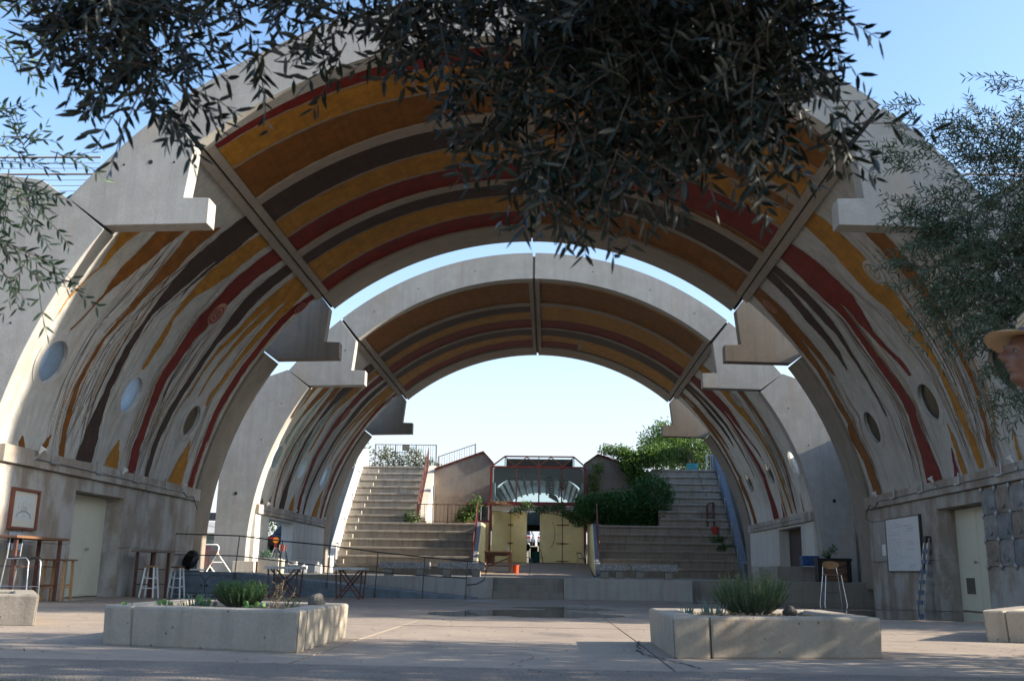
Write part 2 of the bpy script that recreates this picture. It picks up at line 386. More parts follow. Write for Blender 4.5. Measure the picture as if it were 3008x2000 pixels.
# pools of rain water
def water_mat():
    m, t, b = nodes('puddle_water'); p = pos(t)
    c = mixc(t, noise(t, p, 1.4, 5, .6, lo=.35, hi=.7), (.035, .028, .022, 1), (.07, .056, .044, 1))
    t.links.new(c, b.inputs['Base Color']); b.inputs['Roughness'].default_value = .03; b.inputs['IOR'].default_value = 1.33
    b.inputs['Specular IOR Level'].default_value = .5
    bump(t, b, noise(t, p, 3.0, 2, .5), .03, .01)
    return m
M['water'] = water_mat()
def puddle(cx_, cy_, rx, ry, seed, lift=.0045):
    r_ = random.Random(seed); n = 90; ph = [r_.uniform(0, 6.28) for _ in range(7)]; pts = []
    for i in range(n):
        t = 2*PI*i/n; k = 1 + .16*math.sin(2*t+ph[0]) + .13*math.sin(3*t+ph[1]) + .09*math.sin(5*t+ph[2]) + .06*math.sin(9*t+ph[3]) + .035*math.sin(17*t+ph[4])
        x, y = cx_ + rx*k*math.cos(t), cy_ + ry*k*math.sin(t)
        x = max(-9.3, min(9.3, x)); y = min(y, 28.7)
        pts.append((x, y, gz(y) + lift))
    q = MB(); q.add(pts + [(cx_, cy_, gz(cy_) + lift)], [(i, (i+1) % n, n) for i in range(n)])
    return q.build('puddle', M['water'], kind='structure')
puddle(.2, 16.5, 1.2, 2.0, 3); puddle(.9, 19.7, .9, .8, 5, .005); puddle(7.6, 19.2, 2.3, 3.4, 8, .0055); puddle(7.9, 25.2, 2.2, 3.0, 11, .006)
puddle(-8.2, 23.8, 1.25, 1.9, 12, .0045); puddle(-9.0, 19.3, .55, .9, 14, .0055); puddle(4.6, 26.3, 1.0, .8, 15, .005)

# ================================================================ vaults
ZC, RI, RO, RS = 1.15, 9.47, 10.41, 9.55      # centre height, inner edge, outer edge, painted shell
def cp(R, th, y):
    t = math.radians(th); return (R*math.sin(t), y, ZC + R*math.cos(t))
def sector(mb, R0, R1, th0, th1, y0, y1, n=24):
    vs = []
    for k in range(n+1):
        th = th0 + (th1-th0)*k/n
        vs += [cp(R0, th, y0), cp(R1, th, y0), cp(R1, th, y1), cp(R0, th, y1)]
    fs = []
    for k in range(n):
        a, b = 4*k, 4*k+4
        for i in range(4): fs.append((a+i, a+(i+1) % 4, b+(i+1) % 4, b+i))
    fs += [(0, 1, 2, 3), (4*n+3, 4*n+2, 4*n+1, 4*n)]
    return mb.add(vs, fs)
def band(R, A, B, y0, sgn, n=70):
    """flat painted stripe lying on the shell between two edge curves given as (angle, depth)"""
    def interp(P, s):
        a = P[0][0]; b = P[-1][0]; th = a + (b-a)*s
        for (t0, v0), (t1, v1) in zip(P[:-1], P[1:]):
            if t0 <= th <= t1 or th < P[0][0]: return th, v0 + (v1-v0)*((th-t0)/(t1-t0) if t1 > t0 else 0)
        return th, P[-1][1]
    A = sorted(A); B = sorted(B); vs = []
    for k in range(n+1):
        s = k/n; ta, va = interp(A, s); tb, vb = interp(B, s)
        wa = .012*math.sin(ta*2.3+va*9) + .008*math.sin(ta*7.1+va*3); wb = .012*math.sin(tb*2.1+vb*7) + .008*math.sin(tb*6.3+vb*5)
        if abs(vb-va) < .08: wa = wb = 0
        vs += [cp(R, sgn*ta, y0+va+wa), cp(R, sgn*tb, y0+vb+wb)]
    mb = MB(); mb.add(vs, [(2*k, 2*k+1, 2*k+3, 2*k+2) for k in range(n)]); return mb
MURAL = {'L':[('yellow',[(52.8,0.63),(55.3,0.73),(58.1,0.82),(60.6,0.66),(63.2,0.5),(65.3,0.46),(67.4,0.47)],[(51.0,1.26),(53.9,1.01),(57.2,0.94),(60.1,0.73),(63.0,0.59),(65.1,0.55),(67.3,0.52)]),('brown',[(50.3,1.6),(53.3,1.6),(57.1,1.48),(60.4,1.53),(62.0,1.47),(64.1,1.36),(65.9,1.18)],[(47.7,2.46),(50.7,2.3),(54.4,2.14),(57.1,1.91),(60.7,1.6),(62.0,1.52),(64.0,1.41),(65.9,1.24)]),('brown',[(47.5,2.58),(50.7,2.72),(53.9,2.8),(57.8,2.79),(60.2,2.73),(62.8,2.59),(65.0,2.46),(67.2,2.41),(69.5,2.39),(71.6,2.37),(74.1,2.43),(76.4,2.5),(78.6,2.61),(80.3,2.71)],[(44.7,3.42),(48.8,3.31),(52.9,3.32),(56.9,3.03),(60.0,2.92),(62.6,2.73),(64.8,2.57),(67.0,2.55),(69.3,2.53),(71.4,2.52),(73.9,2.61),(76.2,2.7),(78.4,2.79),(80.2,2.93)]),('dark',[(42.2,3.7),(47.1,3.61),(51.9,3.54),(55.3,3.55),(58.2,3.57),(60.8,3.61),(63.3,3.52),(66.5,3.53),(69.3,3.57),(71.6,3.58),(73.8,3.53),(76.1,3.48),(77.9,3.48),(80.2,3.42)],[(42.4,4.73),(46.4,4.52),(49.5,4.36),(53.2,4.2),(56.7,3.96),(59.6,3.74),(62.0,3.79),(64.7,3.81),(68.3,3.86),(70.5,3.85),(73.0,3.93),(75.2,4.02),(77.3,4.15),(80.1,4.17)]),('dark',[(46.4,4.52),(49.7,4.42),(52.5,4.32),(53.9,4.28),(55.9,4.38)],[(42.4,4.73),(45.5,4.73),(48.7,4.59),(51.6,4.45),(53.5,4.36),(55.4,4.37),(55.9,4.39)]),('yellow',[(42.5,4.91),(47.2,4.7),(50.5,4.58),(53.3,4.58),(55.2,4.57),(57.0,4.6),(58.5,4.63),(60.2,4.69),(62.4,4.68),(64.6,4.71),(66.3,4.73)],[(42.3,5.71),(45.8,5.56),(48.1,5.52),(50.8,5.33),(54.0,4.9),(56.6,4.79),(58.3,4.76),(60.5,4.95),(62.8,4.94),(65.0,4.9),(66.2,4.83)]),('red',[(42.5,6.03),(45.8,5.94),(48.6,5.83),(51.3,5.87),(53.7,5.87),(55.5,5.79),(57.2,5.77),(59.6,5.8),(62.1,5.85),(64.8,5.77),(67.5,5.77),(70.2,5.92),(72.7,5.98),(75.2,6.0),(75.9,5.92),(80.3,6.08)],[(42.6,6.93),(46.1,6.72),(49.2,6.67),(52.4,6.61),(54.5,6.48),(56.8,6.5),(58.9,6.36),(61.2,6.32),(63.5,6.29),(66.2,6.19),(69.1,6.28),(71.7,6.28),(75.5,6.41),(75.6,6.33),(80.3,6.53)]),('dark',[(42.8,7.32),(46.0,7.2),(49.1,7.14),(52.1,7.23),(55.3,7.32),(58.1,7.37),(61.3,7.33),(64.3,7.3),(67.5,7.18),(70.2,7.08),(72.7,7.02),(75.0,7.0),(80.3,7.06)],[(42.5,7.96),(46.5,7.84),(50.2,7.84),(53.6,7.9),(55.7,7.73),(58.2,7.64),(61.1,7.63),(64.1,7.61),(67.1,7.52),(69.8,7.43),(72.3,7.37),(74.8,7.27),(80.2,7.32)]),('yellow',[(42.5,8.3),(46.6,8.22),(49.5,8.14),(52.5,8.16),(55.2,8.05),(57.5,7.91),(60.2,7.85),(63.3,7.85),(67.0,7.83)],[(42.4,8.88),(45.9,8.82),(48.9,8.6),(51.8,8.48),(55.3,8.34),(57.8,8.12),(60.4,7.98),(63.4,7.94),(67.1,7.88)]),('yellow',[(42.4,8.72),(46.1,8.75),(50.8,8.65),(54.3,8.54),(58.3,8.53),(62.2,8.41),(66.1,8.42)],[(42.1,9.27),(45.7,9.22),(50.4,9.05),(54.0,8.86),(58.2,8.7),(62.3,8.52),(66.2,8.49)]),('yellow',[(42.2,9.07),(45.5,9.29),(49.3,9.39),(53.1,9.38),(57.2,9.4),(62.2,9.29),(65.3,9.08),(66.9,9.15)],[(42.2,9.69),(45.7,9.88),(49.2,9.8),(53.1,9.75),(57.1,9.66),(62.2,9.54),(65.4,9.28),(66.9,9.27)]),('red',[(42.7,10.14),(44.8,9.94),(48.6,9.89),(52.0,10.0),(55.3,10.03),(58.5,9.97),(61.9,10.0),(65.2,9.94),(68.8,10.0),(72.5,10.11),(72.5,10.12),(80.3,10.08)],[(42.1,10.55),(45.0,10.38),(48.4,10.37),(51.6,10.4),(54.9,10.44),(57.9,10.41),(61.3,10.45),(64.9,10.41),(67.6,10.33),(72.2,10.5),(72.3,10.39),(80.2,10.46)]),('brown',[(79.0,1.15),(79.7,1.12),(80.3,1.17)],[(78.9,1.18),(79.5,1.29),(80.2,1.35)]),('brown',[(78.0,2.15),(79.2,2.01),(80.2,1.95)],[(78.0,2.19),(79.1,2.19),(80.2,2.12)]),('yellow',[(76.2,5.11),(78.2,4.91),(80.0,4.81)],[(76.2,5.15),(78.1,5.39),(80.1,5.52)]),('yellow',[(73.0,9.22),(76.8,8.85),(80.4,8.56)],[(73.0,9.28),(76.6,9.54),(80.3,9.58)])],'R':[('brown',[(49.0,1.97),(52.6,2.03),(56.4,2.09),(59.8,2.18),(63.2,2.3),(67.2,2.37),(70.5,2.42),(74.2,2.6),(77.2,2.72),(77.4,2.75),(80.1,2.77)],[(47.2,2.58),(51.6,2.61),(56.2,2.52),(59.9,2.51),(63.3,2.53),(67.2,2.55),(70.4,2.57),(74.0,2.79),(77.1,2.95),(74.8,2.74),(80.2,2.84)]),('yellow',[(43.0,3.4),(46.3,3.38),(50.2,3.39),(53.6,3.38),(56.9,3.45),(60.2,3.55),(64.1,3.54),(67.1,3.52),(70.5,3.51),(73.4,3.43),(76.7,3.37),(74.4,3.51),(79.9,3.37)],[(42.4,4.27),(46.4,4.38),(50.2,4.5),(53.8,4.47),(56.6,4.23),(59.6,4.04),(63.2,3.85),(66.9,3.72),(70.2,3.77),(73.0,3.77),(76.5,3.72),(74.4,3.73),(79.9,3.61)]),('red',[(42.6,5.5),(45.7,5.33),(49.1,5.29),(52.4,5.23),(55.1,5.38),(58.2,5.57),(61.0,5.41),(63.4,5.12),(65.8,5.02)],[(42.5,6.05),(46.9,6.19),(50.6,6.17),(53.4,5.96),(55.9,5.98),(58.0,5.85),(61.0,5.63),(63.5,5.35),(65.8,5.21)]),('red',[(42.4,6.02),(46.6,6.06),(50.8,6.1),(54.2,6.13),(57.6,6.2),(61.0,6.19),(64.3,5.98),(67.2,5.81),(69.8,5.67),(74.8,5.77),(71.9,5.82),(75.6,5.72),(80.1,5.54)],[(42.4,6.63),(46.9,6.74),(50.8,6.65),(54.1,6.47),(57.6,6.55),(61.0,6.54),(64.4,6.44),(67.3,6.26),(70.6,6.22),(74.3,6.37),(71.4,6.29),(75.8,6.36),(80.3,6.51)]),('dark',[(42.5,7.18),(46.5,7.17),(49.7,7.16),(52.5,7.17),(55.2,7.26),(58.3,7.42),(61.8,7.47),(65.4,7.48),(69.4,7.47)],[(42.4,7.66),(46.2,7.68),(49.9,7.68),(52.7,7.68),(55.3,7.56),(58.4,7.64),(61.8,7.63),(65.4,7.6),(69.4,7.55)]),('dark',[(42.4,7.66),(47.4,7.92),(51.7,8.02),(54.7,8.04),(57.5,8.09),(60.5,8.38)],[(42.3,8.28),(46.3,8.39),(50.9,8.59),(53.6,8.49),(56.6,8.47),(59.0,8.44),(60.6,8.43)]),('brown',[(42.5,9.2),(46.6,9.21),(50.0,9.36),(53.0,9.35),(56.5,9.31),(60.0,9.35)],[(42.4,9.54),(46.7,9.64),(50.2,9.79),(53.4,9.76),(56.9,9.68),(60.1,9.49)]),('brown',[(42.5,9.37),(47.0,9.64),(50.9,9.77),(55.2,9.93),(58.8,9.99),(62.5,10.13),(65.9,10.09),(69.2,10.06),(67.9,9.94),(73.9,9.83),(80.2,9.67)],[(42.5,9.99),(46.4,10.27),(50.4,10.42),(54.4,10.43),(57.7,10.37),(61.5,10.43),(64.9,10.53),(68.5,10.59),(70.8,10.69),(68.0,10.35),(74.2,10.38),(80.2,10.29)]),('yellow',[(73.4,4.39),(75.8,4.29),(78.4,4.26),(80.3,4.18)],[(73.5,4.43),(76.0,4.48),(78.5,4.49),(80.3,4.46)]),('magenta',[(76.5,4.6),(78.4,4.63),(80.3,4.6)],[(76.5,4.64),(78.6,4.78),(80.3,4.89)]),('yellow',[(76.2,1.69),(77.9,1.72),(80.0,1.74)],[(76.3,1.72),(78.0,1.81),(80.0,1.88)])]}
PORTS = [1.2, 4.86, 8.76]; PR = .43
def lower_shell(sgn, y0, y1, holes, mat):
    s0, s1 = math.radians(40), math.radians(80.4); Rr = RS
    pts = []; edges = []
    def ring(P):
        b = len(pts); pts.extend(P); edges.extend([(b+i, b+(i+1) % len(P)) for i in range(len(P))])
    nb = 30; nd = 40
    P = [(s0*Rr + (s1-s0)*Rr*i/nb, y0) for i in range(nb)] + [(s1*Rr, y0 + (y1-y0)*i/nd) for i in range(nd)] \
      + [(s1*Rr - (s1-s0)*Rr*i/nb, y1) for i in range(nb)] + [(s0*Rr, y1 - (y1-y0)*i/nd) for i in range(nd)]
    ring(P)
    cs = [(math.radians(70)*Rr, h) for h in holes]
    for c in cs: ring([(c[0]+PR*math.cos(2*PI*i/36), c[1]+PR*1.03*math.sin(2*PI*i/36)) for i in range(36)])
    for i in range(1, nb):
        for j in range(1, nd):
            q = (s0*Rr + (s1-s0)*Rr*i/nb, y0 + (y1-y0)*j/nd)
            if all(math.hypot(q[0]-c[0], q[1]-c[1]) > PR+.05 for c in cs): pts.append(q)
    r = delaunay_2d_cdt([Vector(p) for p in pts], edges, [], 0, 1e-5)
    V = r[0]; F = []
    for f in r[2]:
        cx_ = sum(V[i].x for i in f)/3; cy_ = sum(V[i].y for i in f)/3
        if all(math.hypot(cx_-c[0], cy_-c[1]) > PR*.98 for c in cs): F.append(tuple(f))
    n = len(V); mb = MB()
    vs = [cp(Rr, sgn*math.degrees(p.x/Rr), p.y) for p in V] + [cp(Rr+.4, sgn*math.degrees(p.x/Rr), p.y) for p in V]
    cnt = {}
    for f in F:
        for a, b in ((f[0], f[1]), (f[1], f[2]), (f[2], f[0])): cnt[(min(a, b), max(a, b))] = cnt.get((min(a, b), max(a, b)), 0) + 1
    fs = F + [tuple(i+n for i in reversed(f)) for f in F] + [(a, b, b+n, a+n) for (a, b), c in cnt.items() if c == 1]
    mb.add(vs, fs); return mb
def block_poly(sgn):
    P = [(6.14, 8.36), (6.25, 7.30), (5.77, 7.29), (5.77, 6.79), (7.70, 6.745), (8.44, 7.28)]
    for k in range(1, 6):
        th = 54.0 - (54.0-40.2)*k/6; P.append((RO*math.sin(math.radians(th)), ZC + RO*math.cos(math.radians(th))))
    P.append((6.72, 9.10))
    return [(sgn*x, z) for x, z in P]
def pier_poly(sgn, zb, zk=1.15, wing=False):
    inn = [(RI*math.sin(math.radians(th)), ZC + RI*math.cos(math.radians(th))) for th in np.linspace(54.3, 90, 22)] + [(RI, zb)]
    if wing: out = [(15.5, zb), (15.5, 7.80), (9.85, 7.77), (8.98, 7.65), (8.47, 7.30)]
    elif wing is None: out = [(10.57, zb), (10.57, 6.3), (9.35, 6.98), (8.47, 7.30)]
    else: out = [(RO, zb)] + [(RO*math.sin(math.radians(th)), ZC + RO*math.cos(math.radians(th))) for th in np.linspace(90, 54.1, 22)]
    return [(sgn*x, z) for x, z in inn + out]

def vault(y0, D, front, label, bands_l, bands_r, lower, zb_front, zb_rear, conc_from):
    root = thing('concrete_vault', label, 'vault', (0, y0, 0))
    O = (0, y0, 0); y1 = y0 + D
    def put(mb, name, mat, smooth=False, bevel=0, lab=None, parent=root):
        o = mb.build(name, mat, parent, O, smooth, bevel)
        if lab: o['label'] = lab
        return o
    cg = .25 if not front else .12
    for sgn in (-1, 1):
        # upper quarter: shell, front arch ring, rear arch ring
        mb = MB(); sector(mb, RS, RS+.3, sgn*(cg+.01), sgn*39.85, y0+.42, y0+conc_from, 30); put(mb, 'roof_shell', M['soffit'], True)
        mb = MB(); sector(mb, RI, RO, sgn*cg, sgn*39.85, y0, y0+.42, 40); put(mb, 'arch_ring', M['face'], True)
        mb = MB(); sector(mb, RI+.01, RS+.32, sgn*cg, sgn*39.85, y0+conc_from, y1, 40); put(mb, 'arch_ring', M['soffit'], True)
        # lengthways rib each side of the joint, crossways ribs between the painted bands
        mb = MB(); sector(mb, RI+.02, RS+.05, sgn*38.75, sgn*39.8, y0+.42, y0+conc_from, 3); put(mb, 'rib', M['soffit'])
        mb = MB(); sector(mb, RI+.02, RS+.05, sgn*40.15, sgn*41.25, y0+.40, y0+conc_from, 3); put(mb, 'rib', M['soffit'])
        mb = MB(); sector(mb, RI+.0, RS+.05, sgn*(cg+.02), sgn*1.15, y0+.42, y0+conc_from, 3); put(mb, 'rib', M['soffit'])
        for (a0, b0), (a1, b1) in (((3.33, 3.67), (3.4, 3.85)), ((7.05, 7.42), (7.28, 7.56))):
            mb = MB(); n = 24; vs = []
            for k in range(n+1):
                s = k/n; th = 1.17 + (38.73-1.17)*s; ya = a1+(a0-a1)*s; yb = b1+(b0-b1)*s
                for R in (RS-.045, RS+.02): vs += [cp(R, sgn*th, y0+ya), cp(R, sgn*th, y0+yb)]
            mb.add(vs, [(4*k, 4*k+1, 4*k+5, 4*k+4) for k in range(n)] + [(4*k, 4*k+4, 4*k+6, 4*k+2) for k in range(n)] + [(4*k+1, 4*k+3, 4*k+7, 4*k+5) for k in range(n)])
            put(mb, 'rib', M['soffit'])
        for name, a0, b0, a1, b1 in (bands_l if sgn < 0 else bands_r):
            t0, t1 = 1.25, 38.65
            R = RS - .012
            if name.endswith('+'): name = name[:-1]; t0 = 12.
            if name.endswith('-'): name = name[:-1]; t1 = 11.
            b_m = band(R, [(t0, a1), (t1, a0)], [(t0, b1), (t1, b0)], y0, sgn, 40)
            put(b_m, 'painted_band', M[name])
        # lower quarter
        mat = M['wash'] if front else M['rearwash']
        put(lower_shell(sgn, y0+.45, y0+conc_from+.02, [y0+p for p in PORTS], mat), 'wall_shell', mat)
        for k, p in enumerate(PORTS):
            th = sgn*70
            c = Vector(cp(RS, th, y0+p)); nrm = Vector((-math.sin(math.radians(th)), 0, -math.cos(math.radians(th))))
            tx = Vector((0, 1, 0)); ty = nrm.cross(tx)
            def ringm(r0, r1, d0, d1, n=40):
                q = MB(); vs = []
                for i in range(n):
                    a = 2*PI*i/n; dirv = tx*math.cos(a)+ty*math.sin(a)
                    vs += [c+dirv*r0+nrm*d0, c+dirv*r1+nrm*d0, c+dirv*r1+nrm*d1, c+dirv*r0+nrm*d1]
                return q.add(vs, [(4*i+j, 4*i+(j+1) % 4, 4*((i+1) % n)+(j+1) % 4, 4*((i+1) % n)+j) for i in range(n) for j in range(4)])
            fr = put(ringm(PR-.005, PR+.17, -.02, .022), 'porthole_frame', mat, False, .006)
            kind = [('porthole_pale', 'porthole_pale', 'porthole_brown'), ('porthole_dark',)*3, ('porthole_clear', 'porthole_clear', 'porthole_pale'), ('porthole_pale', 'porthole_dark', 'porthole_dark')][(0 if front else 2) + (0 if sgn < 0 else 1)][k]
            q = MB(); n = 36
            q.add([c+(tx*math.cos(2*PI*i/n)+ty*math.sin(2*PI*i/n))*PR*.99-nrm*.07 for i in range(n)] + [c+(tx*math.cos(2*PI*i/n)+ty*math.sin(2*PI*i/n))*PR*.99-nrm*.085 for i in range(n)],
                  [tuple(range(n)), tuple(range(2*n-1, n-1, -1))] + [(i, (i+1) % n, (i+1) % n+n, i+n) for i in range(n)])
            put(q, 'pane', M[kind], parent=fr)
        for col, A, B in lower['L' if sgn < 0 else 'R']:
            A = sorted(A); B = sorted(B)
            A = [(max(41.3, t), v) for t, v in A]; B = [(max(41.3, t), v) for t, v in B]
            if A[0][0] < 43.4 or B[0][0] < 43.4: A[0] = (41.3, A[0][1]); B[0] = (41.3, B[0][1])
            put(band(RS-.011 - .001*(len(col) % 3), A, B, y0, sgn, 60), 'painted_flame', M[col])
        # brush lines running with the flames
        r_ = random.Random(5 if sgn < 0 else 9); key = [b for b in lower['L' if sgn < 0 else 'R'] if max(t for t, _ in b[1]) > 78 and min(t for t, _ in b[1]) < 52]
        edges_ = [sorted(b[1]) for b in key] + [sorted(b[2]) for b in key]
        def at_(P, th):
            for (t0, v0), (t1, v1) in zip(P[:-1], P[1:]):
                if t0 <= th <= t1: return v0 + (v1-v0)*(th-t0)/max(1e-6, t1-t0)
            return P[0][1] if th < P[0][0] else P[-1][1]
        for k in range(230 if front else 110):
            P = r_.choice(edges_); off = r_.gauss(0, .62); ta = r_.uniform(43, 70); tb = min(80.2, ta + r_.uniform(12, 34))
            drift = r_.uniform(-.012, .012); wd = r_.uniform(.007, .021) * (1 if front else 1.3); A = []; B = []; ok = True
            for i in range(22):
                th = ta + (tb-ta)*i/21; v = at_(P, th) + off + drift*(th-ta) + .05*math.sin(th*.35+k)
                ww = wd*math.sin(PI*(i+.6)/22.2)
                if v < .5 or v > conc_from-.1: ok = False
                for pz in PORTS:
                    if math.hypot((th-70)*.1667, v-pz) < PR+.2: ok = False
                A.append((th, v-ww)); B.append((th, v+ww))
            if ok: put(band(RS-.008, A, B, y0, sgn, 22), 'brush_line', M[r_.choice(['greyline', 'greyline', 'ochreline', 'creamline', 'creamline', 'brown', 'dark', 'yellow', 'ochreline', 'creamline'] + (['teal'] if not front else []))])
        if not front and sgn < 0:
            for a, wd in ((2.2, .35), (3.0, .28), (4.2, .32), (1.5, .2)):
                put(band(RS-.007, [(46, a+.6), (56, a), (66, a-.3), (74, a-.1)], [(46, a+.65), (56, a+wd), (66, a+wd*.5), (74, a-.05)], y0, sgn, 40), 'teal_wash', M['teal'])
        # painted spirals
        def spiral(th, yd, rad, turns, disc, line, seedlab):
            c0 = (th, yd); q = MB(); n = 40
            def sp(u, v, R): return cp(R, sgn*(th + math.degrees(v/RS)), y0 + yd + u)
            q.add([sp(rad*math.cos(2*PI*i/n), rad*math.sin(2*PI*i/n), RS-.018) for i in range(n)] + [sp(0, 0, RS-.018)], [(i, (i+1) % n, n) for i in range(n)])
            d_ = put(q, 'painted_disc', M[disc])
            q = MB(); vs = []; nn = int(36*turns)
            for i in range(nn+1):
                a = 2*PI*turns*i/nn; r = rad*.9*i/nn; w_ = rad*.055
                vs += [sp((r-w_)*math.cos(a), (r-w_)*math.sin(a), RS-.026), sp((r+w_)*math.cos(a), (r+w_)*math.sin(a), RS-.026)]
            q.add(vs, [(2*i, 2*i+1, 2*i+3, 2*i+2) for i in range(nn)]); put(q, 'spiral_line', M[line], parent=d_)
        if sgn < 0: spiral(54.0, 6.45, .33, 2.6, 'pink', 'red', 0); spiral(44.2, 10.35, .27, 2.6, 'red' if front else 'wash', 'pink' if front else 'red', 1)
        else: spiral(52.2, 3.55, .33, 2.2, 'wash', 'ochreline', 0); spiral(44.6, 9.75, .27, 2.8, 'pink' if front else 'wash', 'brown', 1)
        # bracket blocks in the arch, front and back, and the piers under them
        for ya, yb in ((y0-.002, y0+.40), (y1-.40, y1+.002)):
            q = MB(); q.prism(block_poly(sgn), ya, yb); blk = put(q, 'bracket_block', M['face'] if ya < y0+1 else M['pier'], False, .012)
            if ya < y0+1:
                for hx, hz, hr in ((6.95, 8.0, .045), (7.45, 7.95, .022), (6.5, 8.0, .022)):
                    hh = MB(); hh.lathe([(hr, ya-.0035), (hr, ya+.02)], (sgn*hx, 0, hz-.35*0), 14, 'y'); put(hh, 'form_tie_hole', M['seam'], parent=blk)
        q = MB(); q.prism(pier_poly(sgn, zb_front, wing=True if front else None), y0, y0+.42); put(q, 'pier', M['face'], False, .012)
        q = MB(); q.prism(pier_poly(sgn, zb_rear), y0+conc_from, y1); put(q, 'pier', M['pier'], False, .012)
        q = MB(); q.lathe([(.06, y0-.004), (.06, y0+.02)], (sgn*9.95, 0, 3.05), 16, 'y'); put(q, 'form_tie_hole', M['seam'])
        for tt in (12, 24, 34, 60, 68):
            hx_, _, hz_ = cp(9.94, sgn*tt, 0); q = MB(); q.lathe([(.022, y0-.004), (.022, y0+.02)], (hx_, 0, hz_), 10, 'y'); put(q, 'form_tie_hole', M['seam'])
        # ledge beam and straight wall with its doorway
        ya, yb = y0+.42, y0+conc_from
        q = MB(); q.box(sgn*9.24, ya, 2.42, sgn*9.75, yb, 2.74); put(q, 'ledge_beam', M['wall'], False, .012)
        dz0 = 2.14 if front else 2.33
        da, db = (20.5, 22.88) if front else (35.15, 38.55)
        zf = -.2 if front else .3
        q = MB()
        for a, b in ((ya, da), (db, yb)):
            q.box(sgn*9.33, a, zf, sgn*9.78, b, 1.0); q.box(sgn*9.33, a, 1.03, sgn*9.78, b, 2.416); q.box(sgn*9.35, a+.01, .99, sgn*9.76, b-.01, 1.04)
        q.box(sgn*9.33, da, dz0, sgn*9.78, db, 2.416)
        put(q, 'lower_wall', M['wall'] if front else M['rearwash'], False, .006)
        if front:
            q = MB(); q.box(sgn*9.78, ya, zf, sgn*9.85, yb, 2.5); put(q, 'backing_wall', M['wall'])
            x = sgn*9.74; zb = gz(21.5)
            spl = 21.93 if sgn < 0 else 21.77
            for a, b in ((20.52, spl-.006), (spl+.006, 22.86)):
                q = MB(); q.box(x-.02, a, zb+.015, x+.02, b, 2.125); d_ = put(q, 'door', M['cream'], False, .004)
                if (sgn < 0 and a > spl) or (sgn > 0 and a > spl):
                    q = MB(); q.lathe([(.012, 0), (.012, .04), (.032, .05), (.036, .07), (.02, .085)], (x-sgn*.02, spl+.09, .97), 12, 'x')
                    if sgn > 0: q.v = [(2*(x-.02)-px, py, pz) for px, py, pz in q.v]
                    put(q, 'door_knob', M['galv'], True, parent=d_)
                if sgn > 0 and a > spl:
                    q = MB(); y_a, y_b = 22.02, 22.56
                    q.box(x-.032, y_a, .26, x-.0205, y_b, .30); q.box(x-.032, y_a, .64, x-.0205, y_b, .68); q.box(x-.032, y_a, .30, x-.0205, y_a+.04, .64); q.box(x-.032, y_b-.04, .30, x-.0205, y_b, .64)
                    gr = put(q, 'vent_grille', M['cream'], parent=d_)
                    for i in range(9):
                        q = MB(); yq = y_a+.055+i*.052; q.box(x-.030, yq, .30, x-.0205, yq+.02, .64); put(q, 'grille_slat', M['steel'], parent=d_)
            q = MB(); q.box(x-.015, spl-.004, zb+.02, x-.012*0-.005, spl+.004, 2.12); put(q, 'door_gap', M['seam'])
    if not front:
        # the right hand doorway is filled by a dark and a khaki leaf, the left one stands open
        q = MB(); q.box(9.72, 36.2, .45, 9.77, 38.53, 2.32); put(q, 'door', plain('dark_brown_door', (.05, .032, .025), .6), lab='dark brown door leaf')
        q = MB(); q.box(9.70, 35.17, .45, 9.75, 36.15, 2.32); put(q, 'door', plain('khaki_door', (.20, .17, .11), .6), lab='khaki door leaf')
    # filler in the crown joint and in the joints above the blocks
    q = MB(); sector(q, RI+.05, RO-.10, -cg-.03, cg+.03, y0+.10, y0+.3, 2); sector(q, RS+.02, RS+.25, -cg-.1, cg+.1, y0+.43, y1-.1, 2); put(q, 'crown_joint', M['soffit'] if not front else M['seam'])
    for sgn in (-1, 1):
        q = MB(); sector(q, RI+.04, RO-.05, sgn*39.80, sgn*40.4, y0+.06, y0+.35, 1); sector(q, RI+.05, RO-.06, sgn*53.6, sgn*54.7, y0+.06, y0+.35, 1); sector(q, RS+.01, RS+.25, sgn*39.80, sgn*40.25, y0+.42, y1-.05, 1); put(q, 'joint_filler', M['seam'])
    return root

BL = [('red', .43, .73, .45, 1.15), ('yellow', .78, 1.65, 1.22, 2.18), ('brown', 1.73, 3.31, 2.27, 3.36), ('dark', 3.70, 4.84, 3.9, 4.92),
      ('yellow', 4.94, 5.93, 5.03, 6.12), ('red', 6.04, 7.03, 6.24, 7.24), ('dark', 7.45, 8.12, 7.62, 8.42), ('yellow', 8.2, 9.66, 8.5, 9.55), ('red', 9.80, 10.68, 9.64, 10.70)]
BR = [('red', .43, .56, .45, .95), ('brown', .62, 1.72, 1.05, 2.2), ('yellow', 1.78, 3.31, 2.27, 3.36), ('brown', 3.70, 4.1, 3.9, 4.6), ('yellow', 4.18, 5.10, 4.7, 5.6),
      ('red', 5.24, 6.72, 5.7, 7.2), ('brown', 6.80, 7.03, 7.2, 7.26), ('dark', 7.45, 8.75, 7.6, 8.8), ('brown', 9.05, 10.60, 9.0, 10.65)]
RBL = [('yellow', .43, .5, .45, .72), ('brown', .6, 3.31, .86, 3.36), ('dark', 3.70, 4.84, 3.9, 4.72), ('yellow', 4.94, 5.8, 4.84, 5.9), ('red', 5.9, 7.03, 6.02, 7.26),
       ('dark', 7.45, 8.3, 7.6, 8.6), ('yellow', 8.4, 9.9, 8.7, 9.5), ('red', 10.0, 10.75, 9.62, 10.75)]
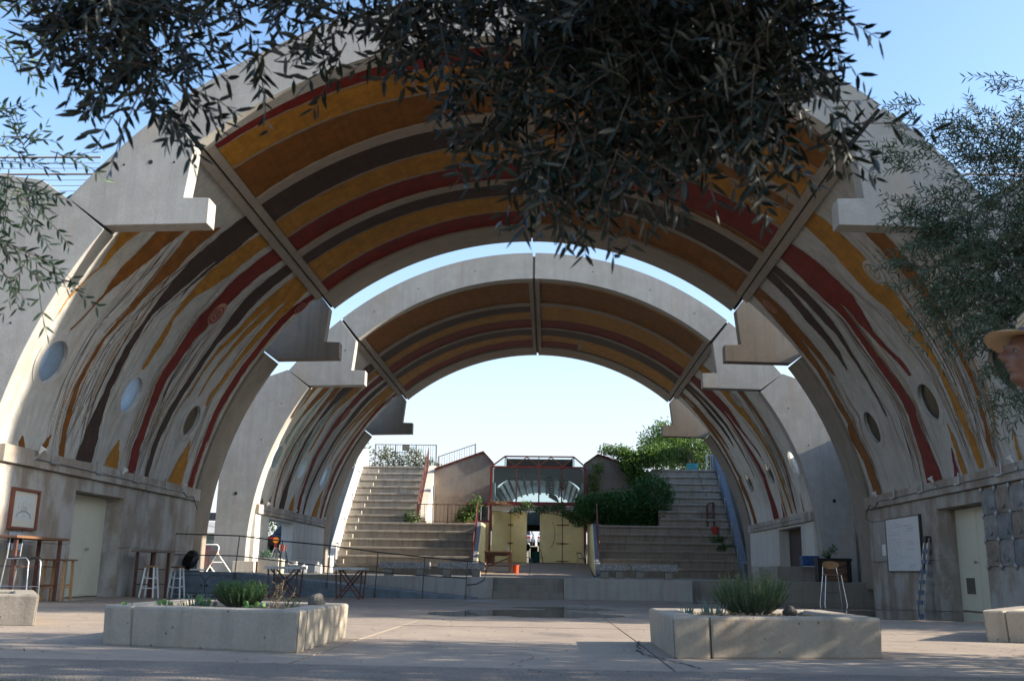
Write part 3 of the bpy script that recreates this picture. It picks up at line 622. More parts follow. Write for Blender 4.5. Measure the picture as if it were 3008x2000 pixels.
RBR = [('yellow', .43, .9, .45, .78), ('brown', 1.0, 3.31, .9, 3.36), ('yellow', 3.70, 5.6, 3.9, 6.0), ('red', 5.7, 7.03, 6.1, 7.26), ('dark', 7.45, 8.7, 7.6, 8.7),
       ('yellow-', 8.8, 9.7, 8.8, 9.7), ('red-', 9.8, 10.75, 9.8, 10.75), ('yellow+', 8.8, 10.7, 8.8, 10.75)]
vault(17.01, 12.16, True, 'nearer painted concrete barrel vault framing the whole view, with side wings', BL, BR, MURAL, -.2, .3, 10.7)
vault(33.08, 12.53, False, 'farther painted concrete barrel vault standing on the stage behind the first', RBL, RBR, MURAL, .3, .3, 10.9)

def crack(pts, w_, name='crack'):
    q = MB(); P = []; r_ = random.Random(int(pts[0][0]*100))
    for (a, b2) in zip(pts[:-1], pts[1:]):
        for k in range(14):
            t = k/14; P.append((a[0]+(b2[0]-a[0])*t + r_.uniform(-.02, .02), a[1]+(b2[1]-a[1])*t + r_.uniform(-.02, .02)))
    vs = []
    for i, (x, y) in enumerate(P):
        ww = w_*r_.uniform(.3, 1.2); vs += [(x-ww, y-ww*.5, gz(y)+.0042), (x+ww, y+ww*.5, gz(y)+.0042)]
    q.add(vs, [(2*i, 2*i+1, 2*i+3, 2*i+2) for i in range(len(P)-1)]); return q.build(name, M['seam'], bed)
crack([(1.42, 9.6), (1.30, 8.2), (1.45, 7.5), (1.62, 6.8)], .010); crack([(-1.1, 12.5), (-.2, 10.9), (1.3, 10.6)], .004); crack([(-4.4, 8.2), (-3.4, 7.4), (-2.2, 6.9)], .005)
crack([(2.2, 12.4), (4.0, 11.2), (4.9, 9.0)], .004); crack([(-.6, 8.6), (.5, 7.7), (.3, 6.8)], .004)

# ================================================================ stage, steps, ramp
SZ = .47
q = MB(); q.box(-13.5, 28.805, -.3, 13.5, 45.98, SZ); st = q.build('stage', M['stage'], kind='structure', bevel=.015)
q = MB(); q.box(-4.55, 28.0, -.3, -.965, 28.80, SZ-.004); q.build('stage_apron', M['stagelight'], st, bevel=.015)
q = MB(); q.box(1.005, 28.0, -.3, 4.53, 28.80, SZ-.004); q.build('stage_apron', M['stagelight'], st, bevel=.015)
for k in range(3):
    q = MB(); q.box(-.96, 28.02+.26*k, -.3, 1.0, 28.02+.26*(k+1)-.004, -.095+.185*(k+1)); q.build('stage_step', M['stage'], st, bevel=.01)
q = MB(); q.box(-.3, 28.9, SZ+.001, -.28, 45.9, SZ+.003); q.box(-9, 36.5, SZ+.001, 9, 36.52, SZ+.003); q.build('floor_joint', M['seam'], st)
# inner floor slopes up to the doors
q = MB(); q.prism([(45.99, -.2), (45.99, SZ+.004), (52.0, 1.10), (68, 1.10), (68, -.2)], -2.86, 2.62, 'x'); rf = q.build('sloping_floor', M['floor'], kind='structure')
q = MB(); q.prism([(46.1, SZ+.02), (46.1, SZ+.024), (51.9, 1.097), (51.9, 1.093)], -.31, -.285, 'x'); q.build('floor_joint', M['seam'], rf)
q = MB(); q.box(-24, 46.0, -.35, -9.8, 110, 1.0); q.box(9.8, 46, -.35, 24, 110, 1.0); q.build('side_terrace', M['dirt'], kind='structure')
# ramp with cupboard doors, painted grey blue
rp = thing('wheelchair_ramp', 'grey blue painted ramp with cupboard doors, sloping down along the stage front at left', 'ramp', (-5.4, 26.9, 0)); RO_ = (-5.4, 26.9, 0)
q = MB(); q.prism([(-9.30, -.3), (-9.30, .50), (-7.55, .50), (-1.35, gz(26)+.01), (-1.35, -.3)], 26.28, 27.97, 'y'); q.build('ramp_body', M['blue'], rp, RO_, bevel=.01)
for a, b, cut in ((-9.16, -8.42, 1), (-8.40, -7.66, 0)):
    z0, z1 = -.03, .40
    P = [(a, z0), (b, z0), (b, z1-.14), (b-.13, z1), (a, z1)] if cut else [(a, z0), (b, z0), (b, z1), (a+.13, z1), (a, z1-.14)]
    q = MB(); q.prism(P, 26.262, 26.279, 'y'); d_ = q.build('cupboard_door', M['blue'], rp, RO_, bevel=.003)
    Pg = [(x + (.012 if x > (a+b)/2 else -.012), z + (.012 if z > .2 else -.012)) for x, z in P]
    q = MB(); q.prism(Pg, 26.272, 26.2795, 'y'); q.build('door_shadow_gap', M['seam'], rp, RO_)
    q = MB(); q.lathe([(.012, 26.262), (.012, 26.24), (.030, 26.23), (.032, 26.215), (.016, 26.205)], ((b-.06) if cut else (a+.06), 0, .16), 12, 'y'); q.build('door_knob', M['steel'], d_, RO_, smooth=True)
# handrail on the ramp
hr = thing('ramp_handrail', 'thin dark metal handrail with looped end running down the blue ramp', 'handrail', (-5.4, 26.34, 0)); HO = (-5.4, 26.34, 0)
tops = [(-9.36, 1.47), (-7.61, 1.44), (-6.45, 1.32), (-5.17, 1.22), (-3.9, 1.07), (-2.66, .96), (-1.54, .88)]
q = MB(); q.tube([(x, 26.34, z) for x, z in tops] + [(-1.2, 26.34, .86), (-1.07, 26.34, .78), (-1.04, 26.34, .60), (-1.10, 26.34, .40), (-1.28, 26.34, .30), (-1.54, 26.34, .27)], .016, 8); q.build('top_rail', M['steel'], hr, HO, smooth=True)
q = MB(); q.tube([(-9.36, 26.34, .93), (-7.63, 26.34, .92), (-6.45, 26.34, .80), (-5.17, 26.34, .68), (-3.9, 26.34, .56), (-2.66, 26.34, .49), (-1.54, 26.34, .44)], .013, 8); q.build('lower_rail', M['steel'], hr, HO, smooth=True)
for (x, z), zb in zip(tops[1:], (.36, .28, .14, -.09, -.1, -.1)):
    xb = x - .02; yb = 26.255
    q = MB(); q.tube([(x, 26.34, z), (xb, 26.24, zb+.14), (xb, 26.24, zb)], .014, 8); q.build('post', M['steel'], hr, HO, smooth=True)
    q = MB(); q.box(xb-.03, 26.225, zb-.01, xb+.03, 26.26, zb+.13); q.build('post_foot', M['steel'], hr, HO)
q = MB(); q.tube([(-9.34, 26.34, 1.47), (-9.34, 26.34, .9)], .014, 8); q.build('post', M['steel'], hr, HO)

# ================================================================ amphitheatre stairs
def tiers(sgn, label, grp):
    X = lambda x: sgn*x
    root = thing('amphitheatre_stair', label, 'stairs', (sgn*6.1, 46.5, SZ), grp); O = (sgn*6.1, 46.5, SZ)
    z = .50; k_ = 0
    rows = []
    for i in range(6): rows.append((46.5+.42*i, z, z+.40, 2.97)); z += .40
    for i in range(8): rows.append((49.0+.475*(i), z, z+.3895, 5.98)); z += .3895
    for i, (y, za, zb, xi) in enumerate(rows):
        yn = rows[i+1][0] if i+1 < len(rows) else 53.3
        if i == 5: xi2 = 2.97
        q = MB(); q.box(X(xi if i != 6 else 5.98), y+.05, .2 if i < 6 else 2.0, X(9.32), yn+.045, zb-.11)
        q.box(X(xi), y, zb-.108, X(9.318), yn, zb)
        q.build('tier', M['stair'], root, O, bevel=.02)
        xr = 9.02 - (9.02-8.45)*i/13
        q = MB(); q.box(X(xr), y-.215, za+.001, X(9.30), y-.002, za+(zb-za)/2); q.build('small_step', M['stair'], root, O, bevel=.006)
    # landing between lower and upper flights
    q = MB(); q.box(X(2.97), 49.06, 2.5, X(5.97), 53.0, 2.895); q.build('landing', M['stair'], root, O, bevel=.01)
    q = MB(); q.box(X(2.99), 52.6, 1.0, X(5.9), 52.9, 2.49); q.build('landing_wall', M['stair'], root, O)
    return root
tiers(-1, 'sunlit left flight of concrete seating tiers rising behind the vaults', 'seating stairs')
tiers(1, 'shaded right flight of concrete seating tiers rising beside the big hedge', 'seating stairs')
q = MB(); q.box(-14, 53.3, .9, -5.5, 60, 5.99); q.box(5.5, 53.3, .9, 14, 60, 5.99); q.build('upper_terrace', M['stair'], kind='structure')
# outer parapets
def parapet(sgn, mat, label):
    r = thing('stair_parapet', label, 'wall', (sgn*9.5, 49.5, .5)); O = (sgn*9.5, 49.5, .5)
    q = MB(); q.prism([(45.7, .3), (45.7, 1.15), (46.3, 1.25), (49.0, 3.75), (52.9, 7.0), (53.9, 7.05), (53.9, .3)], sgn*9.33, sgn*9.62, 'x'); q.build('parapet_wall', mat, r, O, bevel=.02)
    for y, z in ((46.9, 1.8), (48.2, 3.0), (49.7, 4.3), (51.2, 5.6)):
        q = MB(); q.box(sgn*9.28, y, z-.9, sgn*9.325, y+.09, z+.06); q.build('fixing_post', M['galv'], r, O)
parapet(-1, M['whitewall'], 'bright white sloping parapet on the outer edge of the left stairs')
parapet(1, M['bluewall'], 'blue grey sloping parapet on the outer edge of the right stairs')
# inner low cheek walls by the yellow doors
def cheek(sgn, label):
    r = thing('cheek_wall', label, 'wall', (sgn*2.8, 47.5, SZ)); O = (sgn*2.8, 47.5, SZ)
    x0, x1_ = sgn*2.68, sgn*2.95
    q = MB(); q.prism([(45.9, .40), (45.9, .62), (46.4, .98), (49.1, 3.0), (51.9, 3.0), (51.9, .4)], x0+sgn*.06, x1_, 'x'); q.build('wall_core', M['bluewall'], r, O, bevel=.01)
    q = MB(); q.prism([(46.2, .52), (46.2, .8), (49.1, 2.96), (51.85, 2.96), (51.85, .9)], x0, x0+sgn*.055, 'x'); q.build('cream_lining', M['yellowdoor'], r, O)
    return r
cheek(-1, 'blue and cream cheek wall between left stairs and yellow doors'); cheek(1, 'blue and cream cheek wall between right stairs and yellow doors')

def baluster_fence(name, label, A, B, h, mat, n, posts=2, cat='railing', slat='baluster', mid=False, grp=None):
    """A,B foot points; vertical bars between two rails"""
    A = Vector(A); B = Vector(B); r = thing(name, label, cat, A, grp); O = A
    up_ = Vector((0, 0, 1))
    q = MB(); q.bar(A+up_*h, B+up_*h, .035); q.build('top_rail', mat, r, O)
    q = MB(); q.bar(A+up_*.08, B+up_*.08, .03); q.build('bottom_rail', mat, r, O)
    for i in range(posts+1):
        p = A.lerp(B, i/posts); q = MB(); q.bar(p, p+up_*(h+.01), .045); q.build('post', mat, r, O)
    L_ = (B-A).length; me = None
    for i in range(n):
        p = A.lerp(B, (i+.5)/n) - A
        if me is None:
            q = MB(); q.bar((0, 0, .08), (0, 0, h-.01), .016); o = q.build(slat, mat, r, (0, 0, 0)); me = o.data
        else:
            o = bpy.data.objects.new(slat, me); COL.objects.link(o); o.parent = r
        o.location = p
    return r
baluster_fence('metal_fence', 'green grey bar fence along the top of the left stairs', (-8.9, 53.35, 5.99), (-5.55, 53.35, 5.99), 1.3, M['rust'], 26, 3)
baluster_fence('metal_fence', 'bar fence following the gable slope between left stairs and glass front', (-5.4, 53.1, 5.95), (-3.4, 53.1, 6.65), .68, M['rust'], 15, 1)
fr = thing('gate_frame', 'low rectangular tube gate in front of the fence atop left stairs', 'gate', (-7.4, 53.28, 5.99))
q = MB(); q.tube([(-8.05, 53.28, 6.0), (-8.05, 53.28, 6.86), (-6.4, 53.28, 6.86), (-6.4, 53.28, 6.0)], .025, 6); q.build('tube_frame', M['steel'], fr, (-7.4, 53.28, 5.99))
q = MB(); q.box(-7.43, 53.26, 6.0, -7.40, 53.29, 6.85); q.build('centre_bar', M['steel'], fr, (-7.4, 53.28, 5.99))
nb_ = thing('notice_board', 'small dark square board hung on the fence above the left stairs', 'board', (-7.2, 53.3, 6.95))
q = MB(); q.box(-7.4, 53.31, 6.97, -7.03, 53.34, 7.28); q.build('board', plain('dark_board', (.05, .05, .045), .6), nb_, (-7.2, 53.3, 6.95))
q = MB(); q.box(-7.37, 53.295, 7.0, -7.06, 53.309, 7.25); q.build('board_face', plain('board_face', (.16, .14, .10), .6), nb_, (-7.2, 53.3, 6.95))
baluster_fence('stair_railing', 'rust red railing climbing the inner edge of the upper left stairs', (-5.92, 49.1, 2.9), (-5.92, 52.9, 6.0), 1.05, M['railred'], 22, 3, grp='rust coloured railings')
baluster_fence('landing_railing', 'brown bar railing across the landing of the left stairs', (-5.85, 49.1, 2.9), (-2.95, 49.1, 2.9), .92, M['rust'], 15, 2, grp='rust coloured railings')
baluster_fence('stair_railing', 'rust red railing along the inner edge of the lower left stairs', (-2.92, 46.6, .98), (-2.92, 49.1, 3.0), 1.0, M['railred'], 10, 1, grp='rust coloured railings')
baluster_fence('stair_railing', 'brown railing along the inner edge of the lower right stairs', (2.92, 46.6, .98), (2.92, 49.1, 3.0), 1.0, M['railred'], 9, 1, grp='rust coloured railings')
baluster_fence('metal_fence', 'bar fence half hidden by vines atop the right gable', (3.5, 53.1, 6.7), (6.0, 53.1, 6.1), .75, M['rust'], 16, 2)
baluster_fence('metal_fence', 'thin bar fence behind the blue sign atop the right stairs', (6.2, 53.4, 5.99), (9.2, 53.4, 5.99), 1.2, M['rust'], 20, 2)

# ================================================================ gable house with glazed workshop front
gh = thing('gable_building', 'brown stucco building with twin gables and glazed red framed workshop front', 'building', (0, 53, 1)); GO = (0, 53, 1)
def gb(mb, name, mat, parent=gh, bevel=0, **kw): return mb.build(name, mat, parent, GO, bevel=bevel, **kw)
for s in (-1, 1):
    if s < 0: P = [(-5.5, 2.9), (-5.5, 5.86), (-2.92, 6.80), (-2.36, 6.19), (-2.36, 2.9)]
    else: P = [(5.6, 2.9), (5.6, 5.9), (3.15, 6.72), (2.42, 6.19), (2.42, 2.9)]
    q = MB(); q.prism(P, 52.35, 57.5, 'y'); gb(q, 'gable_wall', M['stucco'], bevel=.02)
    Pt = [P[1], P[2], P[3]]
    q = MB()
    for a, b in zip(Pt[:-1], Pt[1:]): q.bar((a[0], 54.9, a[1]+.03), (b[0], 54.9, b[1]+.03), 5.3, .06) if False else q.add([(a[0], 52.25, a[1]+.002), (b[0], 52.25, b[1]+.002), (b[0], 57.6, b[1]+.002), (a[0], 57.6, a[1]+.002), (a[0], 52.25, a[1]+.07), (b[0], 52.25, b[1]+.07), (b[0], 57.6, b[1]+.07), (a[0], 57.6, a[1]+.07)], [(0,3,2,1),(4,5,6,7),(0,1,5,4),(1,2,6,5),(2,3,7,6),(3,0,4,7)])
    gb(q, 'roof', M['redmetal'])
    # yellow side panels with a small window over them
    xa, xb = (-3.75, -2.53) if s < 0 else (2.58, 3.6)
    q = MB(); q.box(xa, 52.0, 1.0, xb, 52.3, 3.12); gb(q, 'side_panel', M['yellowdoor'])
    q = MB(); q.box(xa, 51.97, 3.125, xb, 52.29, 3.22); gb(q, 'panel_rail', M['redmetal']); q = MB(); q.box(xa, 51.97, 4.02, xb, 52.29, 4.1); gb(q, 'panel_rail', M['redmetal'])
    q = MB(); q.box(xa, 52.05, 3.225, xb, 52.3, 4.015); w_ = gb(q, 'side_window', M['porthole_dark'])
    q = MB(); x_ = xb-.06 if s < 0 else xa
    q.box(x_, 52.0, 3.225, x_+.06, 52.048, 4.015); x_ = -2.98 if s < 0 else 3.0
    q.box(x_, 52.0, 3.225, x_+.05, 52.048, 4.015); gb(q, 'window_frame', M['white'], w_)
# upper left cheek beside the stairs, sunlit pale
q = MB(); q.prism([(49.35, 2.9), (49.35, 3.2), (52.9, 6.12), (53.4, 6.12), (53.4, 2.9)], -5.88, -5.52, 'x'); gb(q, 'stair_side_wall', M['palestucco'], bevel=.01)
q = MB(); q.box(-5.40, 51.0, 2.9, -5.33, 51.2, 4.9); gb(q, 'down_pipe', M['galv'])
# red steel frame
for x in (-2.47, 2.47):
    q = MB(); q.box(x-.055, 51.94, 1.0, x+.055, 52.05, 6.0); gb(q, 'steel_column', M['redmetal'])
q = MB(); q.box(-2.62, 51.90, 4.0, 2.62, 52.06, 4.2); gb(q, 'steel_beam', M['redmetal'])
q = MB(); q.box(-2.40, 51.95, 3.715, 2.40, 52.05, 3.99); gb(q, 'door_head', M['palestucco'])
q = MB(); q.box(-2.42, 51.93, 5.97, 2.42, 52.05, 6.05); gb(q, 'steel_beam', M['redmetal'])
for x in (-1.13, .05, 1.24):
    q = MB(); q.box(x-.035, 51.94, 4.2, x+.035, 52.02, 5.97); gb(q, 'mullion', M['rust'])
    
for x0, x1_ in ((-2.41, -1.17), (-1.09, .01), (.09, 1.2), (1.28, 2.41)):
    q = MB(); q.box(x0, 51.97, 4.21, x1_, 51.98, 5.96); gb(q, 'window_pane', M['glass'])
# trapezoid truss roof light
tz = [(-2.42, 6.05), (-1.74, 6.57), (1.88, 6.57), (2.48, 6.05)]
for a, b in zip(tz[:-1], tz[1:]):
    q = MB(); q.bar((a[0], 52, a[1]), (b[0], 52, b[1]), .07); q.bar((a[0], 60, a[1]), (b[0], 60, b[1]), .07); gb(q, 'truss_chord', M['redmetal'])
for a, b in (((-1.74, 6.54), (-1.2, 6.07)), ((-1.2, 6.07), (-.6, 6.54)), ((-.6, 6.54), (.04, 6.07)), ((.04, 6.07), (.68, 6.54)), ((.68, 6.54), (1.3, 6.07)), ((1.3, 6.07), (1.88, 6.54)), ((.04, 6.54), (.04, 6.07)), ((-1.74, 6.54), (-1.74, 6.07)), ((1.88, 6.54), (1.88, 6.07))):
    q = MB(); q.bar((a[0], 52, a[1]), (b[0], 52, b[1]), .045); gb(q, 'truss_web', M['rust'])
for i, (a, b) in enumerate(zip(tz[:-1], tz[1:])):
    q = MB(); q.add([(a[0], 52.05, a[1]+.045), (b[0], 52.05, b[1]+.045), (b[0], 59.9, b[1]+.045), (a[0], 59.9, a[1]+.045)], [(0, 1, 2, 3)])
    gb(q, 'roof_glazing', M['glass'])
for k_ in range(9):  # dark boards added under the glazing to make the roof space look shaded
    q = MB(); q.box(-2.3, 52.5+k_*.85, 6.02, 2.3, 53.15+k_*.85, 6.05); gb(q, 'dark_roof_panel', M['seam'])
q = MB(); q.box(-1.70, 52.45, 6.08, 1.84, 52.5, 6.49); gb(q, 'dark_roof_panel', M['seam'])  # dark panel standing in for the shaded space behind the truss
# interior: arch screen, side walls, slatted vault, far window band
P = [(-2.36, 5.96)] ; 
arc = [(2.42*math.sin(t)*1.0, 4.50 + 1.17*math.cos(t)) for t in np.linspace(-1.35, 1.35, 25)]
P = [(-2.36, 6.0), (-2.36, arc[0][1])] + arc + [(2.36, arc[-1][1]), (2.36, 6.0)]
q = MB(); n = len(arc)
vs = []
for x, z in arc: vs += [(x, 52.5, z), (x, 52.5, 6.0), (x, 52.62, z), (x, 52.62, 6.0)]
q.add(vs, [(4*i, 4*i+1, 4*i+5, 4*i+4) for i in range(n-1)] + [(4*i+2, 4*i+3, 4*i+7, 4*i+6) for i in range(n-1)] + [(4*i, 4*i+2, 4*i+6, 4*i+4) for i in range(n-1)])
gb(q, 'arch_screen', plain('dark_arch_board', (.018, .02, .02), .7))
q = MB(); q.box(-2.36, 52.1, 1.1, -2.26, 66, 5.2); q.box(2.28, 52.1, 1.1, 2.38, 66, 5.2); gb(q, 'side_wall', M['hallwall'])
M['slat'] = plain('pale_blue_slat', (.22, .27, .29), .7)
for k in range(24):                    # cross slats follow the curve, rafters run away
    y = 53.2 + k*.55; q = MB(); vs = []
    for t in np.linspace(-1.35, 1.35, 13):
        x, z = 2.3*math.sin(t), 4.50 + 1.28*math.cos(t); vs += [(x, y, z), (x, y+.30, z), (x, y+.30, z+.02), (x, y, z+.02)]
    q.add(vs, [(4*i+j, 4*i+(j+1) % 4, 4*i+4+(j+1) % 4, 4*i+4+j) for i in range(12) for j in range(4)]); gb(q, 'roof_slat', M['slat'])
for t in np.linspace(-1.3, 1.3, 15):
    x, z = 2.3*math.sin(t), 4.42 + 1.26*math.cos(t); q = MB(); q.box(x-.06, 52.9, z-.03, x+.06, 66, z+.03); gb(q, 'rafter', M['slat'])
q = MB(); q.box(-2.3, 66, 3.4, 2.3, 66.1, 4.35); q.box(-2.3, 66, 5.0, 2.3, 66.1, 5.06); gb(q, 'far_lintel', M['dark'])
for x in (-1.5, -.75, 0, .75, 1.5):
    q = MB(); q.box(x-.03, 66, 4.35, x+.03, 66.1, 5.0); gb(q, 'far_mullion', M['redmetal'])
q = MB(); q.box(-2.3, 65, 3.9, 2.3, 65.2, 4.0); gb(q, 'ceiling_strip', M['slat'])
# yellow folding door leaves
def leaf(a, b, ya, yb, lab=None):
    A = Vector((a, ya, 0)); B = Vector((b, yb, 0)); d = (B-A); L_ = d.length
    q = MB(); q.bar((a, ya, 2.415), (b, yb, 2.415), .05, 2.59); return gb(q, 'door_leaf', M['yellowdoor'], bevel=.006)
l1 = leaf(-2.38, -1.44, 52.0, 52.62); l2 = leaf(-1.40, -.56, 52.62, 52.0); l3 = leaf(.12, 1.27, 52.02, 52.0); l4 = leaf(1.31, 2.40, 52.0, 52.02)
for lf, x_ in ((l1, -1.42), (l3, 1.29), (l4, 2.415)):
    q = MB(); q.box(x_-.05, 52.66, 1.12, x_+.05, 52.68, 3.79); gb(q, 'backing_strip', M['seam'], lf)
for lf, xh, yh in ((l1, -1.42, 52.52), (l3, 1.29, 51.965)):
    for z in (1.2, 2.09, 3.03) + ((3.65,) if lf is l1 else ()):
        wd = .34
        q = MB(); q.prism([(xh-wd, z-.015), (xh-.05, z-.03), (xh, z-.06), (xh+.05, z-.03), (xh+wd, z-.015), (xh+wd, z+.015), (xh+.05, z+.03), (xh, z+.06), (xh-.05, z+.03), (xh-wd, z+.015)], yh-.012, yh, 'y')
        gb(q, 'strap_hinge', M['redmetal'], lf)
q = MB(); q.tube([(.55+.16*math.cos(t)*0+.35*math.cos(t), 51.96, 2.6+.75*math.sin(t)) for t in np.linspace(-1.3, .9, 14)], .009, 5); gb(q, 'door_cable', M['rust'], l3)
# floor and back of workshop
q = MB(); q.box(-2.3, 60, 1.105, 2.3, 60.05, 1.2); gb(q, 'floor_sill', M['dark'])
q = MB(); q.box(-2.2, 58, 2.95, 2.2, 58.3, 3.3); gb(q, 'cross_beam', M['dark'])
q = MB(); q.box(-2.2, 62, 3.3, 2.2, 62.1, 4.3); gb(q, 'corrugated_screen', M['hallwall'])
for i in range(28):
    q = MB(); x = -2.15 + i*.155; q.lathe([(.035, 3.3), (.035, 4.3)], (x, 61.97, 0), 6); gb(q, 'corrugation', M['hallwall'])

# ================================================================ planters
def planter(label, pts, inner, seams, cut=None, z=.305, mat=None):
    """pts outer corners counter-clockwise (fl, fr, br, bl), walls as separate cast pieces"""
    c = sum((Vector((p[0], p[1], 0)) for p in pts), Vector())/4; c.z = gz(c.y)
    r = thing('concrete_planter', label, 'planter', c, 'square concrete planters on the plaza')
    P = [Vector((p[0], p[1], 0)) for p in pts]; cc = Vector((c.x, c.y, 0)); zb = c.z - .01
    def ins(i, t):
        a = P[i]; d1 = (P[(i+1) % 4]-a).normalized(); d2 = (P[i-1]-a).normalized(); return a + (d1+d2)*t
    for i in range(4):
        A, B = P[i], P[(i+1) % 4]; A2, B2 = ins(i, inner), ins((i+1) % 4, inner)
        ss = [0] + seams.get(i, []) + [1]
        for s0, s1 in zip(ss[:-1], ss[1:]):
            e = .006/(B-A).length
            a, b = A.lerp(B, s0 + (e if s0 > 0 else 0)), A.lerp(B, s1 - (e if s1 < 1 else 0))
            a2, b2 = A2.lerp(B2, max(0, s0 + (e if s0 > 0 else 0))), A2.lerp(B2, s1 - (e if s1 < 1 else 0))
            q = MB(); k = .985
            def sc(p): return cc + (p-cc)*k
            q.add([(p.x, p.y, zb) for p in (sc(a), sc(b), b2, a2)] + [(p.x, p.y, z) for p in (a, b, b2, a2)], [(0,3,2,1),(4,5,6,7),(0,1,5,4),(1,2,6,5),(2,3,7,6),(3,0,4,7)])
            q.build('planter_wall', M['planter'], r, c, bevel=.022)
    q = MB(); I = [ins(i, inner-.02) for i in range(4)]; n = 14; vs = []
    for j in range(n+1):
        for i in range(n+1):
            u, v = i/n, j/n; p = I[0].lerp(I[1], u).lerp(I[3].lerp(I[2], u), v); vs.append((p.x, p.y, z-.045 + rnd.uniform(-.012, .012)))
    q.add(vs, [(j*(n+1)+i, j*(n+1)+i+1, (j+1)*(n+1)+i+1, (j+1)*(n+1)+i) for j in range(n) for i in range(n)])
    q.build('soil', M['rubble'], r, c, smooth=True)
    return r
planter('sunlit tipped concrete planter with rosemary and prickly pear, left of centre', [(-2.95, 7.98), (-1.255, 7.49), (-1.25, 9.30), (-2.95, 9.75)], .24, {0: [.15], 1: [.14]})
planter('shaded square concrete planter with rosemary bush and rock, right of centre', [(1.50, 7.66), (3.16, 8.02), (3.16, 9.85), (1.50, 9.42)], .24, {0: [.17]})
planter('concrete planter with sunlit end cut off by the left picture edge', [(-6.9, 10.1), (-4.70, 10.38), (-5.75, 12.3), (-7.8, 12.1)], .26, {})
planter('shaded concrete planter cut off by the right picture edge', [(5.0, 10.58), (7.2, 10.2), (8.6, 12.2), (6.35, 12.7)], .26, {0: [.09]})

# ---------------------------------------------------------------- leaves
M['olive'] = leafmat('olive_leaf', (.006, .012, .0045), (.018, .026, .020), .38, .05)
M['olive_far'] = leafmat('olive_leaf_small', (.028, .062, .024), (.060, .098, .060), .5, .12)
M['rosemary'] = leafmat('rosemary_needle', (.045, .14, .028), (.07, .16, .05), .6, .15)
M['hedge'] = leafmat('dark_hedge_leaf', (.035, .115, .022), (.045, .12, .03), .5, .2)
M['vine'] = leafmat('bright_vine_leaf', (.085, .16, .022), (.11, .19, .04), .5, .35)
M['tree'] = leafmat('green_tree_leaf', (.055, .115, .025), (.08, .13, .04), .5, .3)
M['greytree'] = leafmat('dusty_green_leaf', (.10, .13, .06), (.13, .15, .08), .6, .3)
M['pad'] = leafmat('prickly_pear_pad', (.13, .24, .07), (.13, .24, .07), .5, .2, .2)
M['blade'] = leafmat('blue_green_succulent_blade', (.14, .20, .16), (.14, .20, .16), .5, .1, .3)
M['dry'] = leafmat('dry_tan_twig', (.26, .19, .11), (.26, .19, .11), .8, .1, .3)
M['grass'] = leafmat('lawn_grass_blade', (.05, .13, .025), (.06, .14, .03), .6, .3)
M['bark'] = concrete('grey_bark', (.12, .10, .08), streak=.6, pores=0, bmp=1.)

def leaf_arrays(base, dirs, nrm, ln, wd):
    """numpy: folded lance-shaped leaves, 8 verts and 6 faces each"""
    base = np.asarray(base); d = np.asarray(dirs); d = d/np.linalg.norm(d, axis=1, keepdims=True)
    s = np.cross(d, nrm); s = s/np.maximum(np.linalg.norm(s, axis=1, keepdims=True), 1e-6); n = np.cross(s, d)
    L_ = np.asarray(ln)[:, None]; W = np.asarray(wd)[:, None]
    V = np.stack([base, base+d*L_*.33-n*W*.12, base+d*L_*.68-n*W*.10, base+d*L_+n*W*.15,
                  base+d*L_*.30+s*W*.48+n*W*.08, base+d*L_*.66+s*W*.42+n*W*.08, base+d*L_*.30-s*W*.48+n*W*.08, base+d*L_*.66-s*W*.42+n*W*.08], 1)
    F = np.array([[0, 4, 1, 1], [1, 4, 5, 2], [2, 5, 3, 3], [0, 1, 6, 6], [1, 2, 7, 6], [2, 3, 7, 7]])
    return V, F
def leaf_mesh(name, V, F, mat):
    n = len(V); m = V.shape[1]; nv = n*m; verts = V.reshape(-1, 3)
    me = bpy.data.meshes.new(name)
    allF = (F[None] + (np.arange(n)*m)[:, None, None]).reshape(-1, F.shape[1])
    tri = allF[:, 2] == allF[:, 3] if F.shape[1] == 4 else np.zeros(len(allF), bool)
    tot = np.where(tri, 3, F.shape[1]); start = np.concatenate([[0], np.cumsum(tot)[:-1]])
    loops = []; 
    if F.shape[1] == 4:
        mask = np.ones_like(allF, bool); mask[tri, 3] = False; loops = allF[mask]
    else: loops = allF.reshape(-1)
    me.vertices.add(nv); me.vertices.foreach_set('co', verts.astype(np.float32).ravel())
    me.loops.add(len(loops)); me.loops.foreach_set('vertex_index', loops.astype(np.int32))
    me.polygons.add(len(allF)); me.polygons.foreach_set('loop_start', start.astype(np.int32)); me.polygons.foreach_set('loop_total', tot.astype(np.int32))
    me.materials.append(mat); me.update(calc_edges=True); me.validate()
    return me
def unit(n): v = rng.normal(size=(n, 3)); return v/np.linalg.norm(v, axis=1, keepdims=True)
